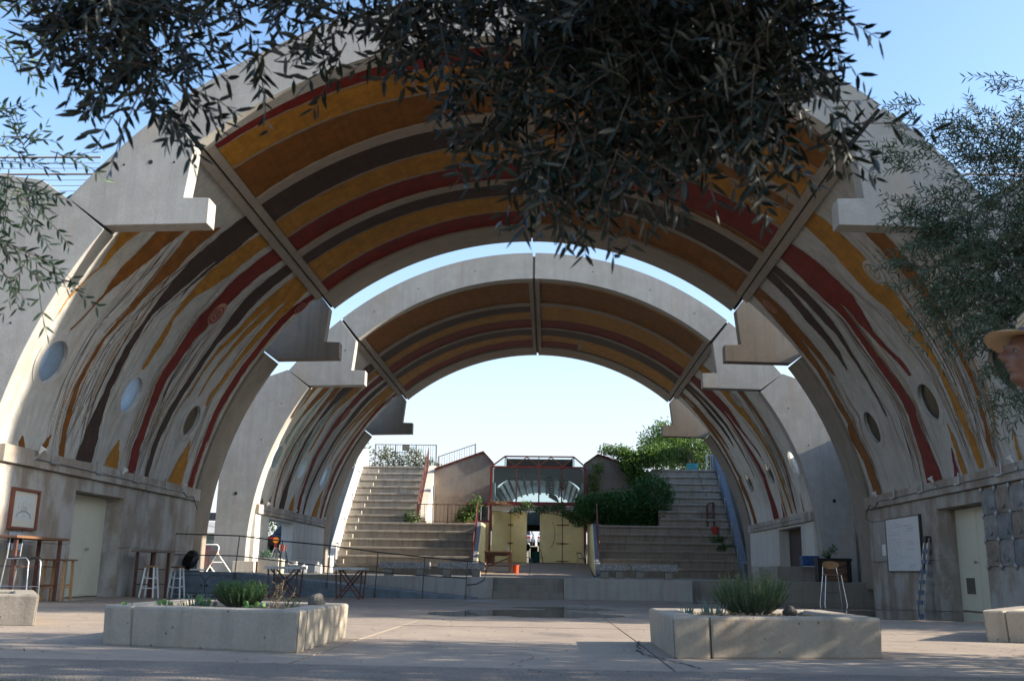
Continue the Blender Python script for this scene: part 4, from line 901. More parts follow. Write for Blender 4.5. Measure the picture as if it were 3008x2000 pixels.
def cloud(name, parent, origin, ells, n, size, mat, aspect=.45, shell=.35, drop=0., kind='stuff'):
    """leaves spread through a union of ellipsoids, denser near their skins and gathered in tufts"""
    vol = np.array([e[3]*e[4]*e[5] for e in ells])**.75; pr = vol/vol.sum(); idx = rng.choice(len(ells), n, p=pr)
    E_ = np.array([e[:6] for e in ells])[idx]
    nt_ = max(6, n//14); tid = rng.integers(0, nt_, n)
    tuft_dir = unit(nt_)[tid]; tuft_r = (rng.random(nt_)**shell)[tid]
    p = E_[:, :3] + E_[:, 3:6]*tuft_dir*tuft_r[:, None] + unit(n)*size*1.9*rng.random((n, 1))
    d = unit(n)*.8 + tuft_dir*.6; d[:, 2] -= drop
    V, F = leaf_arrays(p - np.array(origin), d, unit(n), size*rng.uniform(.7, 1.3, n), size*aspect*rng.uniform(.7, 1.3, n))
    me = leaf_mesh(name, V, F, mat); o = bpy.data.objects.new(name, me); COL.objects.link(o); o.parent = parent
    if kind: o['kind'] = kind
    return o
def limb(mb, a, b, r0, r1, k=6, wob=.06):
    a = Vector(a); b = Vector(b); L_ = (b-a).length; pts = []
    for i in range(k+1):
        t = i/k; w_ = wob*L_*math.sin(PI*t)
        pts.append(a.lerp(b, t) + Vector((rnd.uniform(-1, 1), rnd.uniform(-1, 1), rnd.uniform(-.5, .8)))*w_*.4)
    mb.tube(pts, r0, 7, r1); return pts

def olive(name, label, trunk, limbs, clusters, leaf, mat, indiv=0, lsize=(.040, .088), lw=.0155, thick=1., gap=.031, dens=1.):
    """clusters: (x,y,z, rx,ry,rz, twigs, droop, lean) - twigs are grown inside each, leaves sit in pairs on them"""
    r = thing(name, label, 'olive tree', trunk[0]); O = Vector(trunk[0])
    q = MB(); limb(q, trunk[0], trunk[1], .13*thick, .08*thick, 8, .05); q.build('trunk', M['bark'], r, O, smooth=True)
    for a, b, w_ in limbs:
        q = MB(); limb(q, a, b, w_, w_*.35, 8, .07); q.build('limb', M['bark'], r, O, smooth=True)
    base = []; dirs = []; nr = []; tw = MB()
    for (x, y, z, rx, ry, rz, nt_, droop, lean) in clusters:
        for _ in range(int(nt_*dens + .5)):
            while True:
                u = [rnd.uniform(-1, 1) for _ in range(3)]
                if sum(v*v for v in u) < 1: break
            p = Vector((x + u[0]*rx, y + u[1]*ry, z + u[2]*rz))
            d = Vector((rnd.uniform(-1, 1) + lean[0], rnd.uniform(-1, 1) + lean[1], rnd.uniform(-.7, .5) - droop + lean[2])).normalized()
            ln = rnd.uniform(.14, .34)*leaf; step = gap*leaf; n = int(ln/step); pts = [p.copy()]; roll = rnd.uniform(0, PI)
            for k in range(n):
                d = (d + Vector((rnd.uniform(-.09, .09), rnd.uniform(-.09, .09), rnd.uniform(-.09, .07) - .012))).normalized()
                p = p + d*step; 
                if k % 3 == 0: pts.append(p.copy())
                a = d.orthogonal().normalized(); bb = d.cross(a); an = roll + k*1.57
                sd = a*math.cos(an) + bb*math.sin(an)
                for s in (-1, 1):
                    if rnd.random() < .14: continue
                    ld = (d*rnd.uniform(.5, 1.1) + sd*s*rnd.uniform(.6, 1.) + Vector((0, 0, rnd.uniform(-.25, .15)))).normalized()
                    base.append(p); dirs.append(ld); nr.append(d.cross(sd*s) + Vector((rnd.uniform(-.4, .4), rnd.uniform(-.4, .4), .3)))
            if len(pts) > 1: tw.tube(pts, .0032*leaf, 4, .0012*leaf)
    base = np.array([tuple(b) for b in base]); dirs = np.array([tuple(b) for b in dirs]); nr = np.array([tuple(b) for b in nr]); n = len(base)
    t_ = tw.build('twig', M['bark'], r, O); t_['kind'] = 'stuff'
    ln = rng.uniform(lsize[0], lsize[1], n)*leaf; wd = rng.uniform(.8, 1.15, n)*lw*leaf
    order = np.argsort(((base - np.array([.58, 0, .6]))**2).sum(1)); near = order[:indiv]; rest = order[indiv:]
    V, F = leaf_arrays(base[rest]-np.array(O), dirs[rest], nr[rest], ln[rest], wd[rest])
    o = bpy.data.objects.new('foliage', leaf_mesh('foliage', V, F, mat)); COL.objects.link(o); o.parent = r; o['kind'] = 'stuff'
    if indiv:
        V1, F1 = leaf_arrays(np.zeros((1, 3)), np.array([[1., 0, 0]]), np.array([[0., 0, 1.]]), [1.], [.21]); lme = leaf_mesh('leaf', V1, F1, mat)
        for i in near:
            d = Vector(dirs[i]).normalized(); s = d.cross(Vector(nr[i])).normalized(); nn = s.cross(d)
            o = bpy.data.objects.new('leaf', lme); COL.objects.link(o); o.parent = r
            mt = Matrix(((d.x, -s.x, nn.x), (d.y, -s.y, nn.y), (d.z, -s.z, nn.z))).to_4x4()
            o.matrix_local = Matrix.Translation(Vector(base[i])-O) @ mt @ Matrix.Scale(float(ln[i]), 4)
    return r
CL1 = [  # the near branches that hang into the top of the view
 (-.90, 3.0, 2.44, .20, .28, .20, 150, .25, (.1, 0, 0)), (-.72, 3.0, 2.20, .10, .15, .12, 20, .5, (.3, 0, 0)), (-1.0, 3.1, 2.68, .22, .30, .16, 70, .1, (0, 0, 0)),
 (-.42, 3.0, 2.44, .16, .22, .16, 14, .3, (.3, 0, 0)), (-.45, 3.1, 2.68, .22, .30, .10, 26, .1, (0, 0, 0)),
 (-.02, 3.0, 2.52, .28, .28, .10, 55, .2, (0, 0, 0)), (.15, 3.1, 2.70, .34, .35, .12, 90, .0, (0, 0, 0)), (-.12, 2.95, 2.34, .12, .2, .08, 7, .6, (0, 0, 0)), (.18, 2.95, 2.40, .12, .2, .10, 22, .5, (0, 0, 0)),
 (.50, 3.0, 2.46, .22, .32, .20, 100, .3, (0, 0, 0)), (.80, 3.0, 2.44, .26, .35, .24, 210, .3, (0, 0, 0)), (1.10, 3.05, 2.44, .26, .35, .24, 210, .25, (0, 0, 0)),
 (1.34, 3.1, 2.44, .17, .30, .22, 130, .1, (.2, 0, 0)), (1.16, 3.0, 2.18, .22, .28, .13, 70, .4, (0, 0, 0)), (.76, 3.0, 2.12, .24, .28, .13, 70, .4, (0, 0, 0)),
 (.50, 3.0, 2.18, .12, .2, .10, 14, .5, (-.4, 0, 0)), (.42, 2.9, 2.02, .10, .10, .04, 6, .0, (-1.2, 0, 0)), (.66, 2.95, 1.93, .18, .2, .07, 34, .4, (0, 0, -.2)), (1.16, 2.85, 2.10, .02, .04, .02, 3, 2.2, (0, 0, -1)), (1.19, 2.85, 1.92, .02, .04, .02, 3, 2.2, (0, 0, -1)), (.28, 2.95, 2.22, .06, .1, .04, 5, .6, (-.4, 0, 0)), (.55, 2.9, 1.90, .10, .1, .03, 9, .5, (-.3, 0, -.2)), (.80, 2.9, 1.86, .12, .1, .03, 9, .5, (.2, 0, -.2)), (.98, 2.9, 2.0, .10, .1, .05, 16, .5, (0, 0, -.2)),
 (1.08, 2.95, 1.98, .10, .15, .07, 9, .5, (0, 0, 0)), (1.24, 2.9, 2.06, .03, .1, .05, 3, 1.6, (0, 0, -1)), (1.46, 3.0, 2.06, .10, .18, .09, 15, .5, (.1, 0, 0)),
 (1.0, 3.2, 2.76, .55, .4, .14, 170, .0, (0, 0, 0)), (.5, 2.2, 2.78, .7, .5, .2, 120, .0, (0, 0, 0)), (1.3, 2.0, 2.6, .7, .6, .25, 150, .0, (0, 0, 0))]
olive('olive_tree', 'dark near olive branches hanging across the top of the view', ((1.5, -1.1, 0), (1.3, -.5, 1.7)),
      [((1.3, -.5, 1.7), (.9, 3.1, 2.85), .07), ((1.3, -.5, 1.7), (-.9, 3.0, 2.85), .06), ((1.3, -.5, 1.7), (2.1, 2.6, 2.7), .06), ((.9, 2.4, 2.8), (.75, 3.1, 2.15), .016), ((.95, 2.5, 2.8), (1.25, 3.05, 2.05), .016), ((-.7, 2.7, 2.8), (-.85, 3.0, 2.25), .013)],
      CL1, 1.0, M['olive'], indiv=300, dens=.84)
CL2 = [(-1.95, 4.0, 2.50, .14, .3, .08, 12, .0, (.5, 0, .2)), (-2.05, 4.1, 3.02, .12, .3, .08, 12, .0, (.4, 0, 0)), (-1.82, 4.0, 2.22, .14, .25, .12, 26, .5, (.4, 0, 0)),
       (-1.70, 4.0, 2.42, .08, .2, .05, 5, -.2, (.7, 0, .3)), (-1.90, 4.0, 1.96, .16, .2, .14, 22, .5, (.3, 0, 0)), (-1.7, 4.0, 1.86, .08, .1, .06, 4, .6, (.3, 0, 0)), (-2.5, 4.2, 2.5, .2, .4, .6, 50, 0, (0, 0, 0))]
olive('olive_tree', 'sparse olive sprigs entering from the left picture edge', ((-3.6, 3.6, 0), (-3.3, 3.8, 1.7)), [((-3.3, 3.8, 1.7), (-2.0, 4.0, 2.7), .04), ((-3.3, 3.8, 1.7), (-2.0, 4.0, 2.1), .03)], CL2, 1.0, M['olive_far'], lsize=(.045, .066), lw=.0125)
CL3 = []
for (x, z, rx, rz, n, lx, lz) in [(3.75, 3.05, .45, .40, 230, -.3, .3), (3.45, 2.75, .35, .32, 190, -.3, 0), (3.9, 2.5, .45, .40, 250, 0, 0), (3.55, 2.35, .30, .25, 130, -.2, -.2), (3.75, 2.0, .28, .25, 90, 0, -.3),
                                (3.25, 3.05, .22, .12, 34, -.9, .4), (3.18, 3.45, .20, .10, 22, -1., .7), (3.55, 3.55, .20, .25, 60, -.5, .9), (3.95, 3.5, .3, .3, 120, -.2, .8), (3.30, 2.95, .2, .1, 30, -1, .1), (3.1, 2.66, .12, .10, 16, -1, -.1),
                                (3.15, 3.78, .12, .08, 8, -1., .6), (3.85, 4.0, .08, .06, 5, -.9, .4), (3.6, 1.80, .14, .10, 14, -.2, -.4), (4.5, 2.8, .6, .9, 260, 0, 0), (3.3, 2.48, .12, .12, 22, -.8, 0)]:
    CL3.append((x, 6.5, z, rx, .45 if rx > .25 else .2, rz, n, 0, (lx, 0, lz)))
olive('olive_tree', 'bushy grey green olive tree at the right edge behind the man in the straw hat', ((4.6, 6.7, 0), (4.4, 6.6, 1.6)),
      [((4.4, 6.6, 1.6), (3.7, 6.5, 2.9), .05), ((4.4, 6.6, 1.6), (4.1, 6.5, 3.6), .05), ((4.4, 6.6, 1.6), (3.6, 6.5, 2.1), .035)], CL3, 1.0, M['olive_far'], lsize=(.046, .066), lw=.0095, gap=.026)

# ---------------------------------------------------------------- shade trees beyond the right edge
def tree(name, label, cat, base, h, crown, n, size, mat, trunk_r=.16, aspect=.5, drop=.2, group=None):
    r = thing(name, label, cat, base, group); O = Vector(base)
    q = MB(); c0 = Vector(crown[0][:3]); pts = limb(q, base, (c0.x, c0.y, c0.z - crown[0][5]*.3), trunk_r, trunk_r*.5, 7, .05); q.build('trunk', M['bark'], r, O, smooth=True)
    for e in crown[:5]:
        q = MB(); limb(q, pts[4], (e[0], e[1], e[2]), trunk_r*.45, trunk_r*.12, 6, .08); q.build('branch', M['bark'], r, O, smooth=True)
    cloud('crown', r, base, crown, n, size, mat, aspect, .4, drop); return r
tree('shade_tree', 'leaning tree beside the paving just outside the right picture edge', 'tree', (7.9, 3.0, 0), 5, [(7.2, 3.0, 4.9, 1.6, 1.6, 1.6), (7.4, 4.9, 4.6, 1.6, 1.4, 1.9), (7.0, 1.4, 4.7, 1.3, 1.3, 1.4), (7.6, 6.5, 4.2, 1.4, 1.2, 2.2), (7.6, 7.9, 3.6, 1.3, .8, 2.4), (7.4, 5.6, 2.4, 1.2, 1.6, 1.2), (6.9, 7.0, 1.7, .9, 1.5, 1.5)], 19000, .14, M['tree'])
tree('shade_tree', 'tall dense tree far outside the right side of the view', 'tree', (12.5, 14.5, 0), 7, [(12.5, 14.7, 6.2, 2.4, 2.1, 2.6), (12.5, 14.0, 3.4, 2.2, 1.6, 2.2), (12.5, 15.4, 3.2, 2.0, 1.3, 2.4), (12.5, 15.8, 8.2, 2, 1.1, 1.8), (12.6, 14.0, 8.8, 2.2, 1.5, 1.4), (10.8, 13.9, 1.8, .9, 2.0, 2.0), (10.4, 11.6, 1.0, .8, 1.0, 1.2)], 27000, .15, M['tree'])

tree('sun_blocker_tree', 'tall narrow unseen foliage column added outside the right wing to keep sun off the left mural', 'tree', (13.5, 16.6, 0), 16, [(13.5, 16.60, 10, .85, .30, 3.0), (13.5, 16.60, 14.2, .8, .30, 3.0), (13.5, 16.60, 17.6, .6, .28, 2.2), (13.5, 16.6, 5, .8, .28, 4)], 30000, .11, M['hedge'], .12, .5, -.4)  # unseen column of leaves, added to keep sun off the left mural
# ---------------------------------------------------------------- planter plants
def rosemary(label, c, rx, ry, h, n, grp):
    r = thing('rosemary_bush', label, 'bush', c, grp); O = Vector(c); V = []; D = []; st = MB(); NR = []
    for i in range(n):
        a = rnd.uniform(0, 2*PI); k = math.sqrt(rnd.random())*.55; b0 = Vector((c[0]+rx*k*.5*math.cos(a), c[1]+ry*k*.5*math.sin(a), c[2]))
        top = Vector((c[0]+rx*(k*1.7+.0)*math.cos(a), c[1]+ry*k*1.7*math.sin(a), c[2]+h*rnd.uniform(.55, 1.)*(1-.35*k*k*2)))
        mid = b0.lerp(top, .5) + Vector((math.cos(a)*rx*.12, math.sin(a)*ry*.12, 0)); st.tube([b0, mid, top], .0035, 4, .0015)
        m_ = 26
        for j in range(m_):
            t = .18 + .82*j/m_; p = b0.lerp(mid, t*2) if t < .5 else mid.lerp(top, t*2-1)
            for _ in range(3):
                an = rnd.uniform(0, 2*PI); V.append(tuple(p-O)); D.append((math.cos(an), math.sin(an), rnd.uniform(.5, 1.3))); NR.append((rnd.uniform(-1, 1), rnd.uniform(-1, 1), 1))
    s_ = st.build('stem', M['bark'], r, O); s_['kind'] = 'stuff'
    V = np.array(V); n_ = len(V); A, F = leaf_arrays(V, np.array(D), np.array(NR), rng.uniform(.014, .024, n_), rng.uniform(.0025, .004, n_))
    o = bpy.data.objects.new('needles', leaf_mesh('needles', A, F, M['rosemary'])); COL.objects.link(o); o.parent = r; o['kind'] = 'stuff'; return r
rosemary('round dense rosemary bush in the left sunlit planter', (-2.06, 8.65, .26), .26, .24, .27, 260, 'rosemary bushes')
rosemary('spiky taller rosemary bush in the right shaded planter', (2.28, 8.7, .26), .38, .26, .42, 190, 'rosemary bushes')
def blades(label, c, n, h, rad, mat, name='succulent', cat='plant'):
    r = thing(name, label, cat, c); O = Vector(c)
    for i in range(n):
        a = rnd.uniform(0, 2*PI); rr = rad*math.sqrt(rnd.random()); b0 = Vector((c[0]+rr*math.cos(a), c[1]+rr*math.sin(a)*.6, c[2])); hh = h*rnd.uniform(.6, 1.1); ln = rnd.uniform(.1, .45)
        tp = b0 + Vector((math.cos(a)*hh*ln, math.sin(a)*hh*ln, hh)); q = MB(); q.tube([b0, b0.lerp(tp, .5) - Vector((math.cos(a), math.sin(a), 0))*hh*ln*.12, tp], .0075, 5, .0012); q.build('blade', mat, r, O, smooth=True)
    return r
blades('cluster of upright blue green succulent blades in the left planter', (-2.40, 8.6, .26), 46, .13, .14, M['blade'])
blades('spiky grey succulent at left end of the right planter', (1.74, 8.6, .28), 14, .09, .05, M['blade']); blades('pale blue green succulent beside the right rosemary bush', (1.96, 8.6, .26), 26, .16, .09, M['blade'])
def pads(label, c, k, sp, sz):
    r = thing('prickly_pear', label, 'cactus', c); O = Vector(c)
    for i in range(k):
        x, y = c[0]+rnd.uniform(-sp, sp), c[1]+rnd.uniform(-.06, .06); z = c[2]+rnd.uniform(.0, sz*1.1); q = MB(); s = sz*rnd.uniform(.6, 1); q.ball((0, 0, 0), s*.55, s*.12, s*.7, 12, 8)
        R = Euler((rnd.uniform(-.5, .5), rnd.uniform(-.7, .7), rnd.uniform(-1, 1))).to_matrix(); q.v = [tuple(R @ Vector(v) + Vector((x, y, z+s*.35))) for v in q.v]; q.build('pad', M['pad'], r, O, smooth=True)
    return r
pads('low prickly pear left of the blue green blades', (-2.68, 8.55, .26), 9, .07, .04); pads('prickly pear pads in front of the rosemary in the left planter', (-1.86, 8.35, .27), 11, .10, .038)
pads('bright prickly pear pads rising above the blue green blades', (-2.36, 8.5, .28), 6, .06, .05); pads('tiny pale cactus pads at far left rim of the left planter', (-2.78, 8.0, .30), 5, .05, .022)
def drytwigs(label, c, n, h, sp, mat=None, name='dry_plant'):
    r = thing(name, label, 'plant', c); O = Vector(c)
    for i in range(n):
        b0 = Vector((c[0]+rnd.uniform(-sp, sp), c[1]+rnd.uniform(-.08, .08), c[2])); p = b0.copy(); pts = [p.copy()]; d = Vector((rnd.uniform(-.3, .3), rnd.uniform(-.2, .2), 1))
        for k in range(9): d = (d + Vector((rnd.uniform(-.4, .4), rnd.uniform(-.3, .3), rnd.uniform(-.2, .2)))).normalized(); p = p + d*h/9*rnd.uniform(.7, 1.2); pts.append(p.copy())
        q = MB(); q.tube(pts, .003, 4, .002)
        for _ in range(14):
            w_ = rnd.choice(pts[3:]); v = Vector((rnd.uniform(-1, 1), rnd.uniform(-1, 1), rnd.uniform(-.4, 1)))*.016; q.tube([w_, w_+v], .0022, 3, .003)
        q.build('dry_stem', mat or M['dry'], r, O)
    return r
drytwigs('pale dried seed stalks beside the rosemary in the left planter', (-1.76, 8.6, .26), 9, .26, .05); drytwigs('low dry brown stubble under the right rosemary', (2.15, 8.45, .26), 46, .045, .34)
drytwigs('thin dry twigs near the rock in the left planter', (-1.60, 8.6, .26), 8, .12, .07, M['greytree'])
def rock(label, c, s, seed):
    r_ = random.Random(seed); q = MB(); q.ball((0, 0, 0), s[0], s[1], s[2], 16, 10); ph = [(r_.uniform(-1, 1), r_.uniform(-1, 1), r_.uniform(-1, 1), r_.uniform(2, 5)) for _ in range(6)]
    vs = []
    for v in q.v:
        k = 1 + sum(.07*math.sin((v[0]/s[0]*a + v[1]/s[1]*b + v[2]/s[2]*c_)*f) for a, b, c_, f in ph); vs.append((v[0]*k, v[1]*k, v[2]*k))
    q.v = [tuple(Vector(v)+Vector(c)) for v in vs]; o = q.build('rock', concrete('rock_stone', (.17, .15, .125), blotch=.8, pores=.6, bmp=1.), None, c); return tag(o, label, 'rock')
rock('dark pointed rock at the right end of the left planter', (-1.43, 8.75, .32), (.075, .07, .075), 4); rock('rounded grey brown rock beside the rosemary in the right planter', (2.63, 8.75, .32), (.06, .06, .045), 9)

# ---------------------------------------------------------------- far vegetation
hd = thing('hedge_bush', 'big dark green bush draped over the right stairs landing', 'bush', (5.0, 50.2, 2.9))
cloud('foliage', hd, (5.0, 50.2, 2.9), [(5.75, 50.1, 4.3, 1.05, .8, 1.25), (4.4, 50.0, 3.9, 1.3, .8, .85), (3.2, 49.9, 3.75, 1.1, .8, .75), (2.55, 49.8, 3.9, .7, .6, .6), (5.9, 50.2, 3.3, .9, .7, .6), (4.6, 50, 3.3, 1.6, .6, .5)], 15000, .13, M['hedge'], .5, .28)
for (b, c) in (((4.3, 50.4), (5.4, 50.2, 4.0)), ((5.0, 50.3), (4.2, 50.1, 3.7)), ((5.6, 50.3), (5.9, 50.2, 4.4))):
    q = MB(); limb(q, (b[0], b[1], 2.9), c, .05, .02); q.build('stem', M['bark'], hd, (5.0, 50.2, 2.9))
vn = thing('climbing_vine', 'bright green vine hanging along the red beam over the yellow doors', 'vine', (2.2, 51.6, 3.0))
cloud('foliage', vn, (2.2, 51.6, 3.0), [(-1.0, 51.6, 3.72, .35, .2, .12), (-.55, 51.6, 3.98, .32, .2, .14), (.1, 51.6, 3.78, .3, .2, .12), (.65, 51.6, 3.85, .45, .2, .12), (1.15, 51.6, 3.95, .35, .2, .16), (1.5, 51.5, 3.6, .35, .25, .2), (1.9, 51.4, 3.4, .35, .3, .28), (2.2, 51.2, 3.2, .35, .3, .25), (2.25, 51.2, 3.8, .4, .3, .4)], 2600, .11, M['tree'], .5, .5)
q = MB(); limb(q, (2.3, 51.5, 3.4), (-1.1, 51.7, 3.8), .02, .008, 14, .03); limb(q, (2.3, 51.5, 3.6), (1.0, 51.6, 3.5), .015, .006); q.build('stem', M['bark'], vn, (2.2, 51.6, 3.0))
vn = thing('climbing_vine', 'sunlit yellow green vine over the right gable and upper fence', 'vine', (4.8, 52.2, 5.0))
cloud('foliage', vn, (4.8, 52.2, 5.0), [(5.0, 52, 6.2, .75, .6, .55), (5.8, 52, 6.6, .9, .6, .6), (4.3, 52.2, 6.9, .55, .5, .25), (3.55, 52.2, 6.95, .35, .4, .2), (5.2, 52, 5.5, .55, .5, .45), (4.6, 52, 6.6, .5, .5, .35), (6.6, 52.6, 6.9, .8, .5, .5), (7.6, 53.6, 6.9, .7, .4, .5)], 7000, .13, M['vine'], .55, .45)
q = MB(); limb(q, (4.6, 52.1, 2.9), (5.2, 52.1, 6.3), .05, .02); limb(q, (5, 52.1, 5.5), (3.6, 52.2, 6.9), .025, .01); q.build('stem', M['bark'], vn, (4.8, 52.2, 5.0))
vn = thing('climbing_vine', 'leggy half bare vine against the right gable wall beside the glass front', 'vine', (2.9, 52.1, 2.9))
cloud('foliage', vn, (2.9, 52.1, 2.9), [(2.9, 52.0, 5.2, .4, .2, .8), (3.1, 52, 6.0, .45, .2, .4)], 700, .10, M['vine'], .55, .6)
q = MB()
for _ in range(26): limb(q, (rnd.uniform(2.7, 3.1), 52.1, rnd.uniform(3.4, 5.2)), (rnd.uniform(2.3, 3.6), 52.05, rnd.uniform(5.2, 6.5)), .012, .005, 6, .2)
q.build('stem', M['dry'], vn, (2.9, 52.1, 2.9))
vn = thing('climbing_vine', 'green vine climbing the landing railing right of the left stairs', 'vine', (-3.3, 49.3, 2.9))
cloud('foliage', vn, (-3.3, 49.3, 2.9), [(-3.45, 49.3, 3.35, .4, .25, .32), (-3.15, 49.3, 3.75, .3, .2, .25), (-2.95, 49.4, 4.1, .12, .12, .2), (-3.8, 49.3, 3.2, .3, .2, .2)], 900, .12, M['vine'], .55, .5)
q = MB()
for _ in range(9): limb(q, (rnd.uniform(-4.2, -2.8), 49.3, 2.9), (rnd.uniform(-4.4, -2.4), 49.3, rnd.uniform(3.8, 4.8)), .012, .005, 6, .25)
q.build('stem', M['dry'], vn, (-3.3, 49.3, 2.9))
wd = thing('weed_clump', 'small green weed at the foot of the rust railing on the left stairs', 'plant', (-6.2, 48.9, 2.9))
cloud('foliage', wd, (-6.2, 48.9, 2.9), [(-6.15, 48.9, 3.05, .35, .15, .15), (-6.3, 48.9, 3.35, .2, .1, .1)], 260, .12, M['tree'], .5, .5)
q = MB(); limb(q, (-6.2, 48.9, 2.8), (-6.3, 48.9, 3.4), .012, .005); q.build('stem', M['bark'], wd, (-6.2, 48.9, 2.9))
q = MB()
for _ in range(30): limb(q, (rnd.uniform(-2.6, -1.6), 51.8, 4.15), (rnd.uniform(-2.7, -1.2), 51.7, rnd.uniform(3.85, 4.25)), .012, .006, 5, .3)
tag(q.build('bare_vine', M['dry'], None, (-2.1, 51.8, 4.1)), 'tangle of bare dry vine on the left end of the red beam', 'vine')
bt = 'trees behind the stairs'
tree('leafy_tree', 'full green tree behind the blue sign atop the right stairs', 'tree', (9.0, 60, 5.9), 5, [(9.0, 60, 8.4, 2.3, 1.8, 1.9), (7.4, 60, 8.2, 1.5, 1.4, 1.5), (10.8, 60, 8.0, 1.5, 1.4, 1.5), (8.4, 60, 8.7, 1.2, 1.2, .9), (9.6, 60, 6.9, 2.2, 1.6, 1.0)], 9000, .16, M['vine'], .2, .5, .2, bt)
tree('leafy_tree', 'darker green tree rising behind the right bracket of the far vault', 'tree', (9.5, 68, 5.9), 5, [(8.8, 68, 9.3, 1.6, 1.5, 1.1), (10.5, 68, 8.9, 2, 1.5, 1.3), (8.0, 68, 8.8, 1.3, 1.3, 1.2)], 6000, .17, M['tree'], .2, .5, .2, bt)
tree('dusty_tree', 'dusty pale green shrub seen through the fence atop the left stairs', 'tree', (-7.6, 62, 5.5), 3, [(-7.9, 62, 7.3, .8, .8, .8), (-6.9, 62, 6.9, .6, .6, .6), (-9.6, 62, 7.3, 1.0, .8, .9)], 2400, .15, M['greytree'], .08, .5, .2, bt)
tree('dusty_tree', 'grey green tree outside the white parapet left of the left stairs', 'tree', (-12.3, 58, .9), 5, [(-12.0, 58, 5.6, 1.6, 1.5, 1.8), (-11.2, 58, 7.3, 1.2, 1.2, 1.3), (-12.5, 58, 3.8, 1.8, 1.5, 1.6)], 5000, .16, M['greytree'], .15, .5, .2, bt)
tree('dusty_tree', 'tree seen through the gap between the two vaults at left', 'tree', (-17.5, 62, .9), 5, [(-17.5, 62, 5.4, 2.2, 2, 2.2), (-16.5, 62, 4.0, 1.6, 1.5, 1.5)], 4000, .18, M['tree'], .18, .5, .2, bt)
# lawn corner in front
n = 2600; gx = rng.uniform(-2.6, .1, n); gy = 5.30 - np.abs(rng.normal(0, .18, n)) - np.abs(gx+1.75)*.10
keep = rng.random(n) < np.where(gx < -1.55, 1.0, .10); gx = gx[keep]; gy = gy[keep]; n = len(gx)
V, F = leaf_arrays(np.stack([gx, gy, np.full(n, .001)], 1), np.stack([rng.normal(0, .4, n), rng.normal(0, .4, n), np.ones(n)], 1), unit(n), rng.uniform(.02, .045, n), rng.uniform(.003, .005, n))
o = bpy.data.objects.new('grass', leaf_mesh('grass', V, F, M['grass'])); COL.objects.link(o); o['kind'] = 'stuff'; o['label'] = 'short green grass at the lower left edge of the paving'; o['category'] = 'grass'

for i_, (x_, y_, x2_, y2_) in enumerate(((-2.7, 7.95, -1.5, 9.2), (1.78, 8.1, 2.9, 9.3))):
    n = 260; V, F = leaf_arrays(np.stack([rng.uniform(x_, x2_, n), rng.uniform(y_, y2_, n), np.full(n, .275) + rng.random(n)*.012], 1), np.stack([rng.normal(size=n), rng.normal(size=n), rng.uniform(-.1, .3, n)], 1), unit(n), rng.uniform(.02, .05, n), rng.uniform(.006, .014, n))
    o = bpy.data.objects.new('leaf_litter', leaf_mesh('leaf_litter', V, F, M['dry'])); COL.objects.link(o); o['kind'] = 'stuff'; o['label'] = ['dry leaf litter on the soil of the left sunlit planter', 'dry leaf litter on the soil of the right shaded planter'][i_]; o['category'] = 'leaves'
# fallen leaves and grit
n = 520; lx = rng.uniform(-7, 7, n); ly = 6.2 + 9.5*rng.random(n)**1.6; lz = np.array([gz(v) for v in ly]) + .006
V, F = leaf_arrays(np.stack([lx, ly, lz], 1), np.stack([rng.normal(size=n), rng.normal(size=n), rng.uniform(-.05, .12, n)], 1), np.tile([0., 0., 1.], (n, 1)), rng.uniform(.02, .05, n), rng.uniform(.007, .014, n))
o = bpy.data.objects.new('fallen_leaves', leaf_mesh('fallen_leaves', V, F, leafmat('dead_leaf', (.13, .085, .045), (.16, .12, .07), .7, 0))); COL.objects.link(o); o['kind'] = 'stuff'; o['label'] = 'dry fallen leaves scattered over the paving'; o['category'] = 'leaves'

# ================================================================ furniture and small things
def bench(label, c, L_, h0, grp='terrazzo topped concrete benches on the stage'):
    r = thing('concrete_bench', label, 'bench', c, grp); O = Vector(c)
    q = MB(); q.box(c[0]-L_/2, c[1]-.22, h0-.20, c[0]+L_/2, c[1]+.22, h0); q.build('seat', M['terrazzo'], r, O, bevel=.025)
    for s in (-1, 1):
        x = c[0] + s*(L_/2-.26); q = MB(); q.box(x-.12, c[1]-.16, c[2], x+.12, c[1]+.16, h0-.202); q.build('leg', M['stage'], r, O, bevel=.01)
    return r
m, t, b = nodes('pebbled_terrazzo'); p = pos(t); v = N(t, 'ShaderNodeTexVoronoi'); v.inputs['Scale'].default_value = 34; t.links.new(p, v.inputs['Vector'])
bw = N(t, 'ShaderNodeRGBToBW'); t.links.new(v.outputs['Color'], bw.inputs[0]); mr = N(t, 'ShaderNodeMapRange'); mr.inputs[1].default_value = .35; mr.inputs[2].default_value = .7; t.links.new(bw.outputs[0], mr.inputs[0])
t.links.new(mixc(t, mr.outputs[0], (.19, .19, .19, 1), (.40, .385, .37, 1)), b.inputs['Base Color']); bump(t, b, v.outputs['Distance'], .6, .01); M['terrazzo'] = m
bench('left bench of the pair standing nearest the ramp handrail', (-3.69, 30.0, SZ), 1.48, .865); bench('bench just left of the stage steps', (-2.0, 30.0, SZ), 1.40, .875)
bench('short bench at the foot of the right cheek wall', (2.45, 30.0, SZ), .95, .885); bench('longer bench on the right, beside the short one', (3.69, 30.0, SZ), 1.36, .89)

